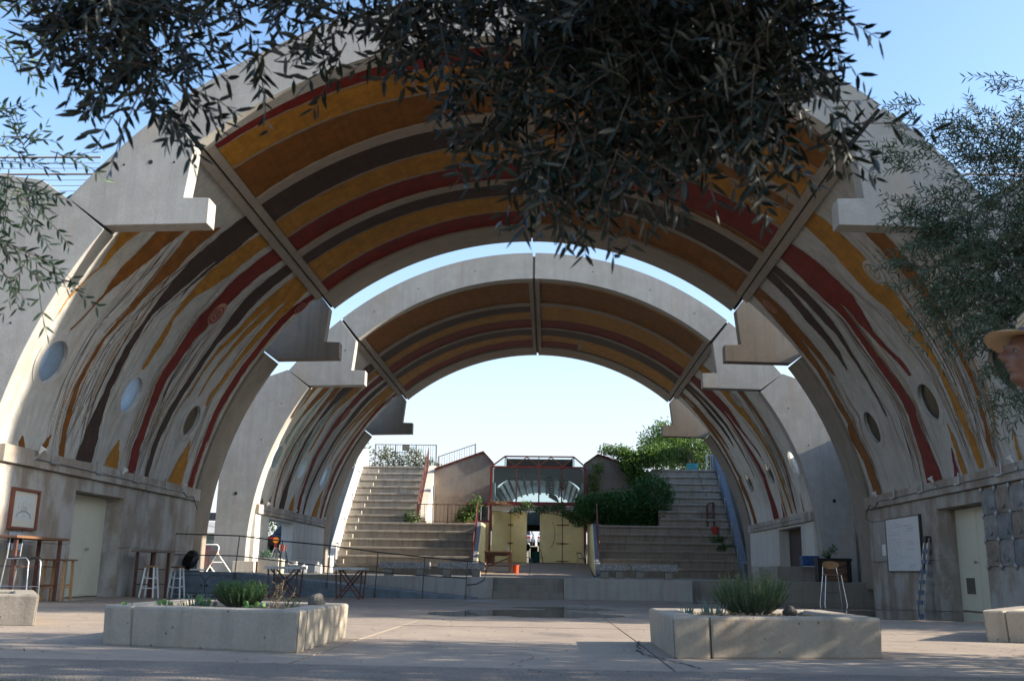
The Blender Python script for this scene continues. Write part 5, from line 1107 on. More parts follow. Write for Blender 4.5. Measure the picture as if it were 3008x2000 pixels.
def pub_table(label, c, L_, W_, h, topm, legm, nleg=4):
    r = thing('bar_table', label, 'table', c); O = Vector(c)
    for i in range(3):
        q = MB(); w3 = W_/3; q.box(c[0]-W_/2+w3*i+.003, c[1]-L_/2, h-.045, c[0]-W_/2+w3*(i+1)-.003, c[1]+L_/2, h); q.build('top_plank', topm, r, O, bevel=.004)
    P = [(sx*(W_/2-.1), sy*(L_/2-.16)) for sx in (-1, 1) for sy in (-1, 1)]
    for x, y in P:
        q = MB(); q.bar((c[0]+x, c[1]+y, c[2]), (c[0]+x, c[1]+y, h-.047), .055); q.build('leg', legm, r, O)
    for z in (.28, .62):
        for y in (-1, 1):
            q = MB(); q.bar((c[0]-W_/2+.1, c[1]+y*(L_/2-.16), c[2]+z), (c[0]+W_/2-.1, c[1]+y*(L_/2-.16), c[2]+z), .022); q.build('cross_bar', legm, r, O)
        q = MB(); q.bar((c[0]+W_/2-.1, c[1]-L_/2+.16, c[2]+z), (c[0]+W_/2-.1, c[1]+L_/2-.16, c[2]+z), .022); q.build('cross_bar', legm, r, O)
    return r
pub_table('long brown bar table against the left wall under the framed poster', (-8.85, 17.9, gz(18)), 1.9, .6, 1.10, M['wood'], M['rust'])
pub_table('smaller bar table with white stools against the left wall', (-8.75, 23.5, gz(23.5)), 1.2, .6, .98, wood('grey_brown_wood', (.22, .15, .12)), M['rust'])
def stool(label, c, h, legm, seatm, back=False, r0=.16, r1=.20, grp=None):
    r = thing('bar_stool', label, 'stool', c, grp); O = Vector(c)
    q = MB(); q.lathe([(.02, h-.035), (r0, h-.035), (r0+.01, h-.015), (r0-.01, h), (.02, h)], (c[0], c[1], c[2]), 22); q.build('seat', seatm, r, O, smooth=True)
    K = [(-1, -1), (1, -1), (1, 1), (-1, 1)]
    for sx, sy in K:
        q = MB(); q.bar((c[0]+sx*r1*.8, c[1]+sy*r1*.8, c[2]), (c[0]+sx*r0*.6, c[1]+sy*r0*.6, c[2]+h-.03), .03); q.build('leg', legm, r, O)
    for z in (.2, .42):
        k = r1*.8 + (r0*.6-r1*.8)*z/h
        for i in range(4):
            a, b2 = K[i], K[(i+1) % 4]; q = MB(); zz_ = c[2]+z+(.03 if i % 2 else 0); q.bar((c[0]+a[0]*k, c[1]+a[1]*k, zz_), (c[0]+b2[0]*k, c[1]+b2[1]*k, zz_), .018); q.build('rung', legm, r, O)
    return r
stool('white legged round stool with pale wooden seat in front of the smaller bar table', (-8.55, 22.95, gz(23)), .70, M['white'], M['palewood'], grp='white stools')
stool('white stool half hidden behind the legs of the smaller bar table', (-8.45, 24.35, gz(24)), .70, M['white'], M['wood'], grp='white stools')
sq = thing('bar_stool', 'square topped brown wooden stool beside the long bar table', 'stool', (-8.75, 18.95, gz(19))); O = (-8.75, 18.95, gz(19))
q = MB(); q.box(-9.0, 18.72, .69, -8.5, 19.18, .72); q.build('seat', M['wood'], sq, O, bevel=.004)
for sx in (-1, 1):
    for sy in (-1, 1):
        q = MB(); q.bar((-8.75+sx*.2, 18.95+sy*.19, gz(19)), (-8.75+sx*.18, 18.95+sy*.17, .69), .04); q.build('leg', M['palewood'], sq, O)
    q = MB(); q.bar((-8.75+sx*.19, 18.77, .2), (-8.75+sx*.19, 19.13, .2), .03); q.build('rung', M['palewood'], sq, O)
    q = MB(); q.bar((-8.94, 18.95+sx*.18, .24), (-8.56, 18.95+sx*.18, .24), .03); q.build('rung', M['palewood'], sq, O)
ms = thing('bar_stool', 'grey metal tube stool with dark blue backrest at the left picture edge', 'stool', (-8.55, 17.3, gz(17))); O = (-8.55, 17.3, 0)
ms.location = O
q = MB(); q.box(-8.75, 17.08, .70, -8.37, 17.50, .745); q.build('seat', M['black'], ms, O, bevel=.01)
q = MB(); q.box(-8.78, 17.05, .85, -8.75, 17.5, 1.16); q.build('backrest', plain('navy_plastic', (.02, .035, .06), .5), ms, O, bevel=.01)
for y in (17.08, 17.5):
    q = MB(); q.tube([(-8.84, y, -.02), (-8.78, y, .60), (-8.76, y, .72), (-8.74, y, 1.1)], .013, 8); q.tube([(-8.76, y, .70), (-8.42, y, .72), (-8.37, y, .66), (-8.34, y, -.02)], .013, 8); q.build('tube_leg', M['galv'], ms, O, smooth=True)
q = MB(); q.tube([(-8.8, 17.08, .24), (-8.35, 17.08, .24)], .01, 6); q.tube([(-8.35, 17.08, .24), (-8.35, 17.5, .24)], .01, 6); q.build('foot_rail', M['galv'], ms, O)
def xtable(label, c, L_, h, top=None):
    r = thing('folding_table', label, 'table', c, 'white topped tables on crossed dark legs'); O = Vector(c)
    q = MB(); q.box(c[0]-L_/2, c[1]-.34, c[2]+h-.06, c[0]+L_/2, c[1]+.34, c[2]+h); q.build('table_top', M['white'] if top is None else top, r, O, bevel=.006)
    for y in (-.26, .26):
        for s in (-1, 1):
            q = MB(); q.bar((c[0]+s*L_*.36, c[1]+y, c[2]), (c[0]-s*L_*.34, c[1]+y, c[2]+h-.061), .035, .022, (0, 1, 0)); q.build('cross_leg', M['rust'], r, O)
            q = MB(); q.bar((c[0]+s*L_*.36, c[1]+y+.03, c[2]), (c[0]+s*L_*.42, c[1]+y+.03, c[2]+h-.061), .035, .02, (0, 1, 0)); q.build('leg', M['rust'], r, O)
    q = MB(); q.bar((c[0]-L_*.3, c[1]-.26, c[2]+.20), (c[0]+L_*.3, c[1]-.26, c[2]+.20), .02); q.build('stretcher', M['rust'], r, O)
    return r
wtop = plain('weathered_white_board', (.50, .50, .48), .7, var=.3)
xtable('white topped table with crossed dark legs, left one, behind the dry plant', (-5.84, 24.5, gz(24.5)), .86, .74, wtop); xtable('white topped table with crossed dark legs, right one, before the far stairs', (-4.23, 24.5, gz(24.5)), .76, .74, wtop)
# framed poster
po = thing('framed_poster', 'pale poster with faint drawing in a red brown wooden frame on left wall', 'picture', (-9.33, 18.45, 1.62)); O = (-9.33, 18.45, 1.62)
for a in ((17.96, 1.24, 18.94, 1.29), (17.96, 1.95, 18.94, 2.0), (17.96, 1.29, 18.01, 1.95), (18.89, 1.29, 18.94, 1.95)):
    q = MB(); q.box(-9.328, a[0], a[1], -9.26, a[2], a[3]); q.build('frame_rail', wood('frame_wood', (.20, .06, .035)) if 'fw' not in M else M['fw'], po, O, bevel=.004)
q = MB(); q.box(-9.327, 18.012, 1.292, -9.30, 18.888, 1.948); q.build('paper', plain('cream_paper', (.62, .60, .50), .6, var=.03), po, O)
q = MB(); q.box(-9.299, 18.12, 1.42, -9.297, 18.77, 1.86); pic = q.build('drawing', plain('pale_print', (.58, .60, .58), .6, var=.06, scale=14), po, O)
q = MB()
for k in range(18):
    t0 = PI*k/18; t1 = PI*(k+1)/18; q.bar((-9.295, 18.45+.26*math.cos(t0), 1.46+.12*math.sin(t0)), (-9.295, 18.45+.26*math.cos(t1), 1.46+.12*math.sin(t1)), .004, .022)
for k in range(5): q.bar((-9.295, 18.36+.045*k, 1.56), (-9.295, 18.36+.045*k, 1.66+.02*(k % 2)), .004, .008)
q.build('drawn_arches', plain('faint_ink', (.30, .28, .27), .7), pic, O)
q = MB()
for (yc, zc, rr) in ((18.45, 1.72, .055), (18.28, 1.68, .05), (18.62, 1.69, .045), (18.45, 1.50, .03)):
    for k in range(14):
        t0 = 2*PI*k/14; t1 = 2*PI*(k+1)/14; q.bar((-9.295, yc+rr*math.cos(t0), zc+rr*math.sin(t0)), (-9.295, yc+rr*math.cos(t1), zc+rr*math.sin(t1)), .004, .006)
q.build('drawn_circles', plain('faint_tan_ink', (.50, .40, .28), .7), pic, O)
q = MB(); q.tube([(-9.31, 18.5, 1.235), (-9.315, 18.52, 1.12), (-9.315, 18.5, 1.02)], .006, 5); tag(q.build('wall_cable', M['black'], None, (-9.31, 18.5, 1.1)), 'short dark cable hanging below the framed poster', 'cable')
# conduits and flood lamps on the ledge beams
def conduit(sgn, y0, y1, z, label, brackets):
    r = thing('electrical_conduit', label, 'pipe', (sgn*9.2, (y0+y1)/2, z)); O = (sgn*9.2, (y0+y1)/2, z)
    q = MB(); q.tube([(sgn*9.215, y0, z), (sgn*9.215, y1, z)], .014, 8); q.build('pipe', M['galv'], r, O, smooth=True)
    for y in brackets:
        q = MB(); q.box(sgn*9.235, y-.02, z-.03, sgn*9.19, y+.02, z+.22); q.box(sgn*9.235, y+.0, z-.03, sgn*9.17, y+.24, z-.005); q.build('bracket', M['galv'], r, O)
    return r
conduit(-1, 18.5, 26.3, 2.58, 'galvanised conduit along the left ledge beam of the near vault', (19.1, 21.1, 23.1, 25.0)); conduit(1, 18.2, 26.5, 2.58, 'galvanised conduit along the right ledge beam of the near vault', (19.2, 21.2, 23.3, 25.2))
conduit(-1, 34.0, 43.5, 2.58, 'white conduit along the left ledge beam of the far vault', ()); conduit(1, 34.6, 43.0, 2.58, 'white conduit along the right ledge beam of the far vault', ())
q = MB(); q.tube([(-9.22, 26.3, 2.58), (-9.22, 26.6, 2.46), (-9.22, 27.1, 2.50), (-9.3, 27.7, 2.2)], .012, 6); tag(q.build('loose_cable', M['black'], None, (-9.22, 27, 2.4)), 'dark cable sagging from the left ledge beam', 'cable')
q = MB(); q.tube([(9.22, 26.5, 2.58), (9.22, 26.8, 2.42), (9.22, 27.2, 2.52), (9.22, 27.5, 2.35), (9.31, 27.9, 2.2), (9.31, 27.4, 2.08), (9.31, 26.3, 2.05)], .010, 6); tag(q.build('loose_cable', M['black'], None, (9.22, 27, 2.4)), 'dark cable zigzagging above the whiteboard on the right wall', 'cable')
def lamp(sgn, y, z, label):
    r = thing('flood_lamp', label, 'lamp', (sgn*9.2, y, z-.08), 'flood lamps on the ledge beams'); O = (sgn*9.2, y, z-.08)
    q = MB(); q.tube([(sgn*9.23, y, z-.13), (sgn*9.17, y, z-.08), (sgn*9.14, y, z-.02)], .013, 6); q.lathe([(.04, -.02), (.04, .0)], (sgn*9.225, y, z-.13), 10, 'x'); q.build('arm', M['galv'], r, O)
    q = MB(); q.lathe([(.022, -.06), (.03, -.03), (.035, .0), (.062, .05), (.066, .065), (.055, .067), (.01, .045)], (0, 0, 0), 16); R = Euler((0, -sgn*.6, 0)).to_matrix(); q.v = [tuple(R @ Vector(v) + Vector((sgn*9.13, y, z+.02))) for v in q.v]
    q.build('lamp_head', M['white'], r, O, smooth=True); return r
lamp(-1, 18.5, 2.71, 'white flood lamp on left ledge beam nearest the picture edge'); lamp(-1, 22.3, 2.70, 'white flood lamp midway along the near left ledge beam'); lamp(-1, 26.1, 2.68, 'white flood lamp at far end of the near left ledge beam')
lamp(1, 26.4, 2.72, 'white flood lamp at far end of the near right ledge beam'); lamp(1, 22.5, 2.74, 'white flood lamp above the whiteboard on the right ledge beam'); lamp(1, 18.6, 2.76, 'white flood lamp on right ledge beam nearest the picture edge')
lamp(-1, 34.2, 2.75, 'lamp at near end of the far vault left beam'); lamp(-1, 38.0, 2.75, 'lamp above the open doorway on the far vault left beam'); lamp(-1, 43.0, 2.72, 'lamp at far end of the far vault left beam'); lamp(1, 37.5, 2.55, 'lamp over the dark door on the far vault right beam')
# fan and cushion at the ramp top
fn = thing('pedestal_fan', 'large black round fan standing on the blue ramp by the wall', 'fan', (-9.0, 26.8, .5)); O = (-9.0, 26.8, .5)
R = Matrix.Rotation(.9, 3, 'Z') @ Matrix.Rotation(.35, 3, 'Y')
def tr(q, R, c): q.v = [tuple(R @ Vector(v) + Vector(c)) for v in q.v]; return q
fc = (-9.05, 26.85, .80)
q = MB(); q.lathe([(.235, -.09), (.265, -.05), (.27, .0), (.265, .05), (.235, .09), (.22, .09), (.25, 0), (.22, -.09)], (0, 0, 0), 28, 'x'); tr(q, R, fc).build('shroud', M['black'], fn, O, smooth=True)
for k in range(7):
    q = MB(); q.tube([(.09+.0*k, (.03+.03*k)*math.cos(a), (.03+.03*k)*math.sin(a)) for a in np.linspace(0, 2*PI, 25)], .003, 4); tr(q, R, fc).build('guard_ring', M['black'], fn, O)
for k in range(5):
    a = 2*PI*k/5; q = MB(); q.add([(0, .03*math.cos(a), .03*math.sin(a)), (.02, .21*math.cos(a-.3), .21*math.sin(a-.3)), (-.02, .21*math.cos(a+.35), .21*math.sin(a+.35))], [(0, 1, 2)]); tr(q, R, fc).build('blade', M['black'], fn, O)
q = MB(); q.tube([(-8.98, 26.82, .75), (-8.86, 26.8, .60), (-8.84, 26.8, .53)], .02, 8); q.box(-9.25, 26.6, .501, -8.85, 27.05, .525); q.build('stand', M['black'], fn, O)
q = MB(); q.tube([(-8.82, 26.78, .52), (-8.82, 26.78, .80)], .025, 8); q.build('handle', M['white'], fn, O)
q = MB(); q.box(-8.95, 26.55, .526, -8.62, 26.8, .57); tag(q.build('white_slab', M['white'], None, (-8.8, 26.7, .526), bevel=.015), 'small white slab lying at the foot of the black fan', 'slab')
# A-frame sign
af = thing('a_frame_sign', 'white A-frame sign with red lettering between the two vaults', 'sign', (-9.8, 31.4, SZ)); O = (-9.8, 31.4, SZ)
zb = SZ
for y, s in ((31.2, -1), (31.75, 1)):
    pass
q = MB(); q.tube([(-10.12, 31.3, zb), (-9.80, 31.3, 1.08), (-9.78, 31.3, 1.24), (-9.84, 31.3, 1.31), (-10.38, 31.3, 1.31), (-10.42, 31.3, 1.25), (-10.42, 31.3, 1.1), (-10.72, 31.3, zb)], .022, 8); q.build('front_frame', M['white'], af, O, smooth=True)
q = MB(); q.tube([(-9.82, 31.32, 1.06), (-9.48, 31.7, zb)], .022, 8); q.build('rear_leg', M['white'], af, O, smooth=True)
q = MB(); q.tube([(-10.38, 31.32, 1.06), (-10.0, 31.7, zb)], .022, 8); q.build('rear_leg', M['white'], af, O, smooth=True)
q = MB(); q.tube([(-9.97, 31.31, .78), (-9.63, 31.52, .78)], .012, 6); q.build('spreader', M['white'], af, O)
q = MB(); q.prism([(-10.13, .52), (-9.82, 1.08), (-9.81, 1.28), (-10.38, 1.28), (-10.40, 1.08), (-10.68, .52)], 31.305, 31.32, 'y'); bd = q.build('board', plain('grey_sign_board', (.36, .33, .30), .6), af, O)
def lettering(lines, size, mat, parent, origin, mtx, gap=1.15, name='lettering', align='LEFT'):
    for i, ln in enumerate(lines):
        cu = bpy.data.curves.new(name, 'FONT'); cu.body = ln; cu.size = size; cu.extrude = .0008; cu.align_x = align; cu.materials.append(mat)
        tmp = bpy.data.objects.new('tmp', cu); COL.objects.link(tmp); bpy.context.view_layer.update()
        me_ = bpy.data.meshes.new_from_object(tmp.evaluated_get(bpy.context.evaluated_depsgraph_get())); bpy.data.objects.remove(tmp)
        o = bpy.data.objects.new(name, me_); COL.objects.link(o)
        loc = mtx @ Vector((0, -i*size*gap, 0)); o.parent = parent
        o.matrix_local = Matrix.Translation(loc - Vector(origin)) @ mtx.to_3x3().to_4x4()
RF = Matrix(((1, 0, 0), (0, 0, -1), (0, 1, 0)))        # text on a plane facing -Y
M['redink'] = plain('red_lettering', (.65, .06, .02), .5); M['dkink'] = plain('dark_lettering', (.04, .04, .05), .5)
lettering(['OPEN', 'WELCOME', 'ARTS', 'CAFE', 'TOURS'], .13, M['redink'], bd, O, Matrix.Translation((-10.35, 31.302, 1.15)) @ RF.to_4x4(), .95)
# barricade, its lamp, planter box, lit bucket, jugs
br = thing('barricade', 'small barricade with red and white striped board beside the open doorway', 'barrier', (-8.6, 34.5, SZ)); O = (-8.6, 34.5, SZ)
q = MB(); q.box(-8.73, 34.48, 1.20, -8.46, 34.50, 1.42); sb = q.build('board', M['white'], br, O)
for k in range(3):
    q = MB(); q.add([(-8.71+.09*k, 34.477, 1.201), (-8.665+.09*k, 34.477, 1.201), (-8.645+.09*k, 34.477, 1.419), (-8.69+.09*k, 34.477, 1.419)], [(0, 1, 2, 3)]); q.build('stripe', M['redink'], sb, O)
for x0, x1_, dy in ((-8.71, -8.62, -.15), (-8.5, -8.38, -.15), (-8.71, -8.62, .25), (-8.5, -8.38, .25)):
    q = MB(); q.bar((x0, 34.49, 1.25), (x1_, 34.49+dy, SZ), .022); q.build('leg', M['steel'], br, O)
ml = thing('warning_lamp', 'round orange warning lamp on a tripod in front of the dark cars', 'lamp', (-8.78, 34.2, SZ)); O = (-8.78, 34.2, SZ)
q = MB(); q.lathe([(.01, -.03), (.09, -.025), (.105, 0), (.09, .025), (.01, .03)], (-8.78, 34.2, 1.56), 22, 'y'); q.build('lens', plain('orange_lens', (.85, .28, .02), .35), ml, O, smooth=True)
q = MB(); q.box(-8.83, 34.17, 1.32, -8.73, 34.23, 1.45); q.build('battery_box', M['redmetal'], ml, O)
for a in (0, 2.1, 4.2):
    q = MB(); q.bar((-8.78, 34.2, 1.38), (-8.78+.33*math.cos(a+2.8), 34.2+.25*math.sin(a+2.8), SZ), .02); q.build('leg', M['galv'], ml, O)
pb = thing('planter_box', 'grey concrete planter box with leafy plant by the far left doorway', 'planter', (-8.5, 32.6, SZ)); O = (-8.5, 32.6, SZ)
for a in ((-8.84, 32.4, -8.16, 32.47), (-8.84, 32.83, -8.16, 32.9), (-8.84, 32.47, -8.77, 32.83), (-8.23, 32.47, -8.16, 32.83)):
    q = MB(); q.box(a[0], a[1], SZ, a[2], a[3], .93); q.build('side', M['stagelight'], pb, O, bevel=.008)
q = MB(); q.box(-8.77, 32.47, .8, -8.23, 32.83, .86); q.build('soil', M['rubble'], pb, O)
pp = thing('leafy_plant', 'bluish green plant growing in the grey planter box', 'plant', (-8.6, 32.65, .86))
cloud('foliage', pp, (-8.6, 32.65, .86), [(-8.62, 32.65, 1.02, .18, .15, .17)], 320, .06, leafmat('sage_leaf', (.12, .22, .15), (.14, .22, .16)), .45, .5)
q = MB(); q.tube([(-8.6, 32.65, .86), (-8.6, 32.65, 1.05)], .01, 5); q.build('stem', M['bark'], pp, (-8.6, 32.65, .86))
def pail(label, c, r0, r1, h, mat, cat='bucket', handle=True, name='bucket'):
    r = thing(name, label, cat, c); O = Vector(c)
    q = MB(); q.lathe([(r0, 0), (r1, h-.03), (r1+.012, h-.03), (r1+.012, h), (r1-.008, h), (r0-.01, .015)], c, 24); q.build('body', mat, r, O, smooth=True)
    if handle:
        q = MB(); q.tube([(c[0]-r1, c[1], c[2]+h-.04)] + [(c[0]-r1*math.cos(a), c[1]-.06*math.sin(a), c[2]+h-.04-r1*.6*math.sin(a)) for a in np.linspace(0, PI, 9)][1:], .004, 5); q.build('handle', M['galv'], r, O)
    return r
pail('pale yellow bucket sunlit at the foot of the planter box', (-7.97, 32.1, SZ), .08, .09, .42, plain('pale_yellow_plastic', (.62, .56, .36), .5))
def jug(label, c, s):
    r = thing('water_jug', label, 'jug', c, 'white jugs on the stage'); O = Vector(c)
    q = MB(); q.box(c[0]-.11*s, c[1]-.1*s, c[2], c[0]+.11*s, c[1]+.1*s, c[2]+.27*s); q.build('body', M['white'], r, O, bevel=.03)
    q = MB(); q.lathe([(.03*s, 0), (.03*s, .05*s), (.036*s, .05*s), (.036*s, .08*s)], (c[0]-.03, c[1], c[2]+.27*s), 12); q.build('cap', M['white'], r, O)
    q = MB(); q.lathe([(.02, 0), (.02, .02)], (c[0]-.05, c[1]-.1*s-.02, c[2]+.05), 10, 'y'); q.build('tap', M['black'], r, O); return r
jug('left white water jug beside the far vault wall', (-7.68, 34.0, SZ), .95); jug('wider white water jug at the pier foot of the far vault', (-7.2, 34.0, SZ), 1.1)
bx = thing('document_box', 'small white box with dark print on a low stand near the barricade', 'box', (-8.1, 32.9, SZ)); O = (-8.1, 32.9, SZ)
q = MB(); q.box(-7.95, 32.8, .74, -7.68, 33.0, .84); q.build('box_body', M['white'], bx, O, bevel=.005)
q = MB(); q.box(-7.9, 32.797, .77, -7.76, 32.799, .81); q.build('printed_patch', M['dkink'], bx, O)
for x in (-7.93, -7.70):
    q = MB(); q.bar((x, 32.9, SZ), (x, 32.9, .74), .02); q.build('leg', M['steel'], bx, O)
q = MB(); q.box(-9.3, 33.55, SZ, -9.0, 38.0, .90); q.box(-9.3, 33.6, SZ, -8.85, 34.6, .89)
# right wall: whiteboard, pinboard, ladder, tile panel
wb = thing('whiteboard', 'tall whiteboard covered in faint coloured handwriting on the right wall', 'whiteboard', (9.33, 25.0, 1.42)); O = (9.33, 25.0, 1.42)
q = MB(); q.box(9.27, 23.86, .79, 9.325, 26.18, 2.06); pn = q.build('panel', plain('whiteboard_enamel', (.72, .75, .78), .3, var=.03, bmp=0), wb, O)
for a in ((23.84, .77, 26.2, .79), (23.84, 2.06, 26.2, 2.09), (23.82, .77, 23.86, 2.09), (26.18, .77, 26.22, 2.09)):
    q = MB(); q.box(9.26, a[0], a[1], 9.33, a[2], a[3]); q.build('frame_rail', M['steel'], wb, O)
r5 = random.Random(5)
inks = [plain('ink_red', (.55, .25, .22), .6), plain('ink_blue', (.25, .38, .55), .6), plain('ink_black', (.25, .27, .30), .6), plain('ink_green', (.25, .45, .38), .6)]
for row in range(19):
    z = 1.98 - row*.062; q = MB(); y = 26.05; 
    end = r5.uniform(24.4, 25.3) if row % 3 else r5.uniform(25.2, 25.8)
    while y > end:
        wl = r5.uniform(.06, .2); pts = []
        for k in range(int(wl/.018)): pts.append((9.267, y - k*.018, z + r5.uniform(-.012, .014)))
        if len(pts) > 1:
            for a, b2 in zip(pts[:-1], pts[1:]): q.bar(a, b2, .002, .006)
        y -= wl + .05
    if row in (2, 3, 4, 8, 9, 11, 17, 18):
        y = 24.6 + r5.uniform(0, .2)
        for k in range(22): q.bar((9.267, y-k*.02, z + r5.uniform(-.012, .012)), (9.267, y-(k+1)*.02, z + r5.uniform(-.012, .012)), .002, .006)
    q.build('handwriting', inks[r5.randrange(4)], pn, O)
pnb = thing('pin_board', 'grey metal board with a white sheet and clips left of the whiteboard', 'board', (9.33, 26.8, 1.55)); O = (9.33, 26.8, 1.55)
q = MB(); q.box(9.29, 26.32, 1.03, 9.328, 27.25, 2.05); q.build('board', plain('grey_sheet_metal', (.30, .31, .32), .4, .3), pnb, O, bevel=.004)
q = MB(); q.box(9.284, 26.36, 1.18, 9.288, 26.62, 1.46); q.build('white_sheet', M['white'], pnb, O)
q = MB(); q.box(9.284, 26.7, 1.48, 9.288, 26.95, 1.75); q.build('pale_sheet', M['galv'], pnb, O)
ld = thing('step_ladder', 'closed aluminium and blue step ladder leaning against the right wall', 'ladder', (9.1, 23.4, gz(23.4))); O = (9.1, 23.4, gz(23.4)); zb = gz(23.4)
for y in (23.62, 23.30):
    q = MB(); q.bar((9.02, y + (.04 if y > 23.5 else -.04), zb), (9.27, y + (-.08 if y > 23.5 else .03), 1.52), .035, .075); q.build('rail', M['galv'], ld, O)
for k in range(6):
    s = (k+.6)/6.6; x = 9.02+.25*s; q = MB(); q.box(x-.05, 23.30, zb+1.5*s-.03, x+.04, 23.6-.05*s, zb+1.5*s+.012+.05); q.build('step', plain('blue_grey_step', (.10, .15, .22), .5), ld, O)
q = MB(); q.box(9.2, 23.31, 1.42, 9.31, 23.55, 1.56); q.build('top_cap', M['black'], ld, O)
# ceramic tile panel with diamond studs
tp = thing('tile_panel', 'panel of large grey blue ceramic tiles with diamond studs on the right wall', 'tile panel', (9.33, 18.8, 1.62)); O = (9.33, 18.8, 1.62)
cols = [paint('glazed_tile_%s' % n_, c_, .35, .5, u_, .5, 4, .8) for n_, c_, u_ in (('blue', (.17, .19, .20), (.28, .26, .23)), ('grey', (.22, .215, .21), (.16, .17, .18)), ('rusty', (.22, .18, .145), (.17, .18, .19)))]
yv = [20.38, 19.78, 19.17, 18.56, 17.95, 17.45]; zv = [2.36, 1.86, 1.36, .86]
for i in range(5):
    for j in range(3):
        ya, yb, za, zb_ = yv[i+1]+.012, yv[i]-.012, zv[j+1]+.012, zv[j]-.012; q = MB(); n = 4; vs = []
        for a in range(n+1):
            for b2 in range(n+1): vs.append((9.290 + rnd.uniform(-.004, .004), ya+(yb-ya)*a/n, za+(zb_-za)*b2/n))
        q.add(vs, [(a*(n+1)+b2, a*(n+1)+b2+1, (a+1)*(n+1)+b2+1, (a+1)*(n+1)+b2) for a in range(n) for b2 in range(n)])
        q.box(9.297, ya, za, 9.327, yb, zb_)
        tl = q.build('tile', cols[(i*2+j) % 3], tp, O, smooth=True)
        q = MB(); q.lathe([(.0, -.03), (.03, -.028), (.042, -.01), (.042, .0)], (9.28, ya+.16+.1*((i+j) % 2), za+.12), 12, 'x'); q.build('boss', cols[(i+j) % 2], tl, O, smooth=True)
for y in yv:
    for z in zv:
        q = MB(); q.add([(9.262, y, z), (9.275, y-.07, z), (9.275, y, z+.07), (9.275, y+.07, z), (9.275, y, z-.07), (9.327, y-.07, z), (9.327, y, z+.07), (9.327, y+.07, z), (9.327, y, z-.07)],
                        [(0, 1, 2), (0, 2, 3), (0, 3, 4), (0, 4, 1), (1, 5, 6, 2), (2, 6, 7, 3), (3, 7, 8, 4), (4, 8, 5, 1)]); q.build('diamond_stud', M['galv'], tp, O)
# right: stool, counter, blue box, ledge
rs = thing('bar_stool', 'thin metal bar stool with curved pale wooden backrest before the right ledge', 'stool', (8.1, 27.2, gz(27.2))); O = (8.1, 27.2, gz(27.2)); zb = gz(27.2)
q = MB(); vs = []; n = 12
for i in range(n+1):
    a = -1.0 + 2.0*i/n; hh = .105*math.sqrt(max(0.02, 1-(a/1.05)**2))
    for d in (0, .012): vs += [(8.13+.22*a, 27.42+d-.05*a*a, .93-hh), (8.13+.22*a, 27.42+d-.05*a*a, .93+hh)]
q.add(vs, [(4*i, 4*i+1, 4*i+5, 4*i+4) for i in range(n)] + [(4*i+2, 4*i+3, 4*i+7, 4*i+6) for i in range(n)] + [(4*i, 4*i+2, 4*i+6, 4*i+4) for i in range(n)] + [(4*i+1, 4*i+3, 4*i+7, 4*i+5) for i in range(n)]); q.build('backrest', M['palewood'], rs, O, smooth=True)
q = MB(); q.box(7.88, 27.02, .66, 8.34, 27.4, .685); q.build('seat', M['palewood'], rs, O, bevel=.008)
for sx in (-1, 1):
    for sy in (-1, 1): q = MB(); q.tube([(8.11+sx*.29, 27.21+sy*.24, zb), (8.11+sx*.2, 27.21+sy*.16, .66)] + ([(8.11+sx*.17, 27.42, .95)] if sy > 0 else []), .011, 6); q.build('leg', M['chrome'], rs, O, smooth=True)
q = MB(); q.tube([(8.11+sx*.26, 27.21+sy*.21, .22) for sx, sy in ((-1, -1), (1, -1), (1, 1), (-1, 1), (-1, -1))], .009, 6); q.build('foot_ring', M['chrome'], rs, O)
ct = thing('counter', 'dark framed counter with brown plank front at the right end of stage', 'counter', (9.0, 30.4, SZ)); O = (9.0, 30.4, SZ)
for a in ((8.55, SZ, 8.68, 1.08), (9.40, SZ, 9.52, 1.08)):
    q = MB(); q.box(a[0], 30.2, a[1], a[2], 30.6, a[3]); q.build('frame_post', M['black'], ct, O)
q = MB(); q.box(8.53, 30.18, 1.082, 9.55, 30.62, 1.16); q.build('counter_top', M['black'], ct, O, bevel=.005)
for k in range(5):
    q = MB(); q.box(8.685, 30.24, SZ+.03+.118*k, 9.395, 30.27, SZ+.03+.118*k+.108); q.build('plank', M['darkwood'] if k % 2 else M['wood'], ct, O, bevel=.003)
cpl = thing('potted_plant', 'small dark green plant on the dark counter at right', 'plant', (8.95, 30.5, 1.16)); O = (8.95, 30.5, 1.16)
q = MB(); q.lathe([(.05, 0), (.07, .08), (.06, .08), (.045, .02)], (8.95, 30.5, 1.16), 14); q.build('pot', M['black'], cpl, O)
cloud('foliage', cpl, O, [(8.92, 30.5, 1.3, .14, .1, .07), (9.08, 30.5, 1.45, .07, .07, .12), (8.78, 30.5, 1.24, .1, .08, .04)], 190, .06, M['hedge'], .5, .6)
q = MB(); q.box(8.37, 31.3, .94, 8.9, 31.7, 1.245); bb = q.build('storage_bin', plain('blue_plastic', (.02, .07, .20), .4), None, (8.6, 31.5, .94), bevel=.015); tag(bb, 'dark blue storage bin on the ledge left of the counter', 'bin')
q = MB(); q.box(7.15, 31.9, SZ, 7.75, 33.05, .90); lg = q.build('stage_ledge', M['stagelight'], None, (8, 32.5, SZ), bevel=.01); tag(lg, 'pale end block of the concrete ledge at the right of stage', 'ledge')
q = MB(); q.box(7.755, 31.95, SZ, 9.46, 33.05, .925); lg = q.build('stage_ledge', M['stage'], None, (8.6, 32.5, SZ), bevel=.01); tag(lg, 'long grey concrete ledge under the blue bin at the right of stage', 'ledge')
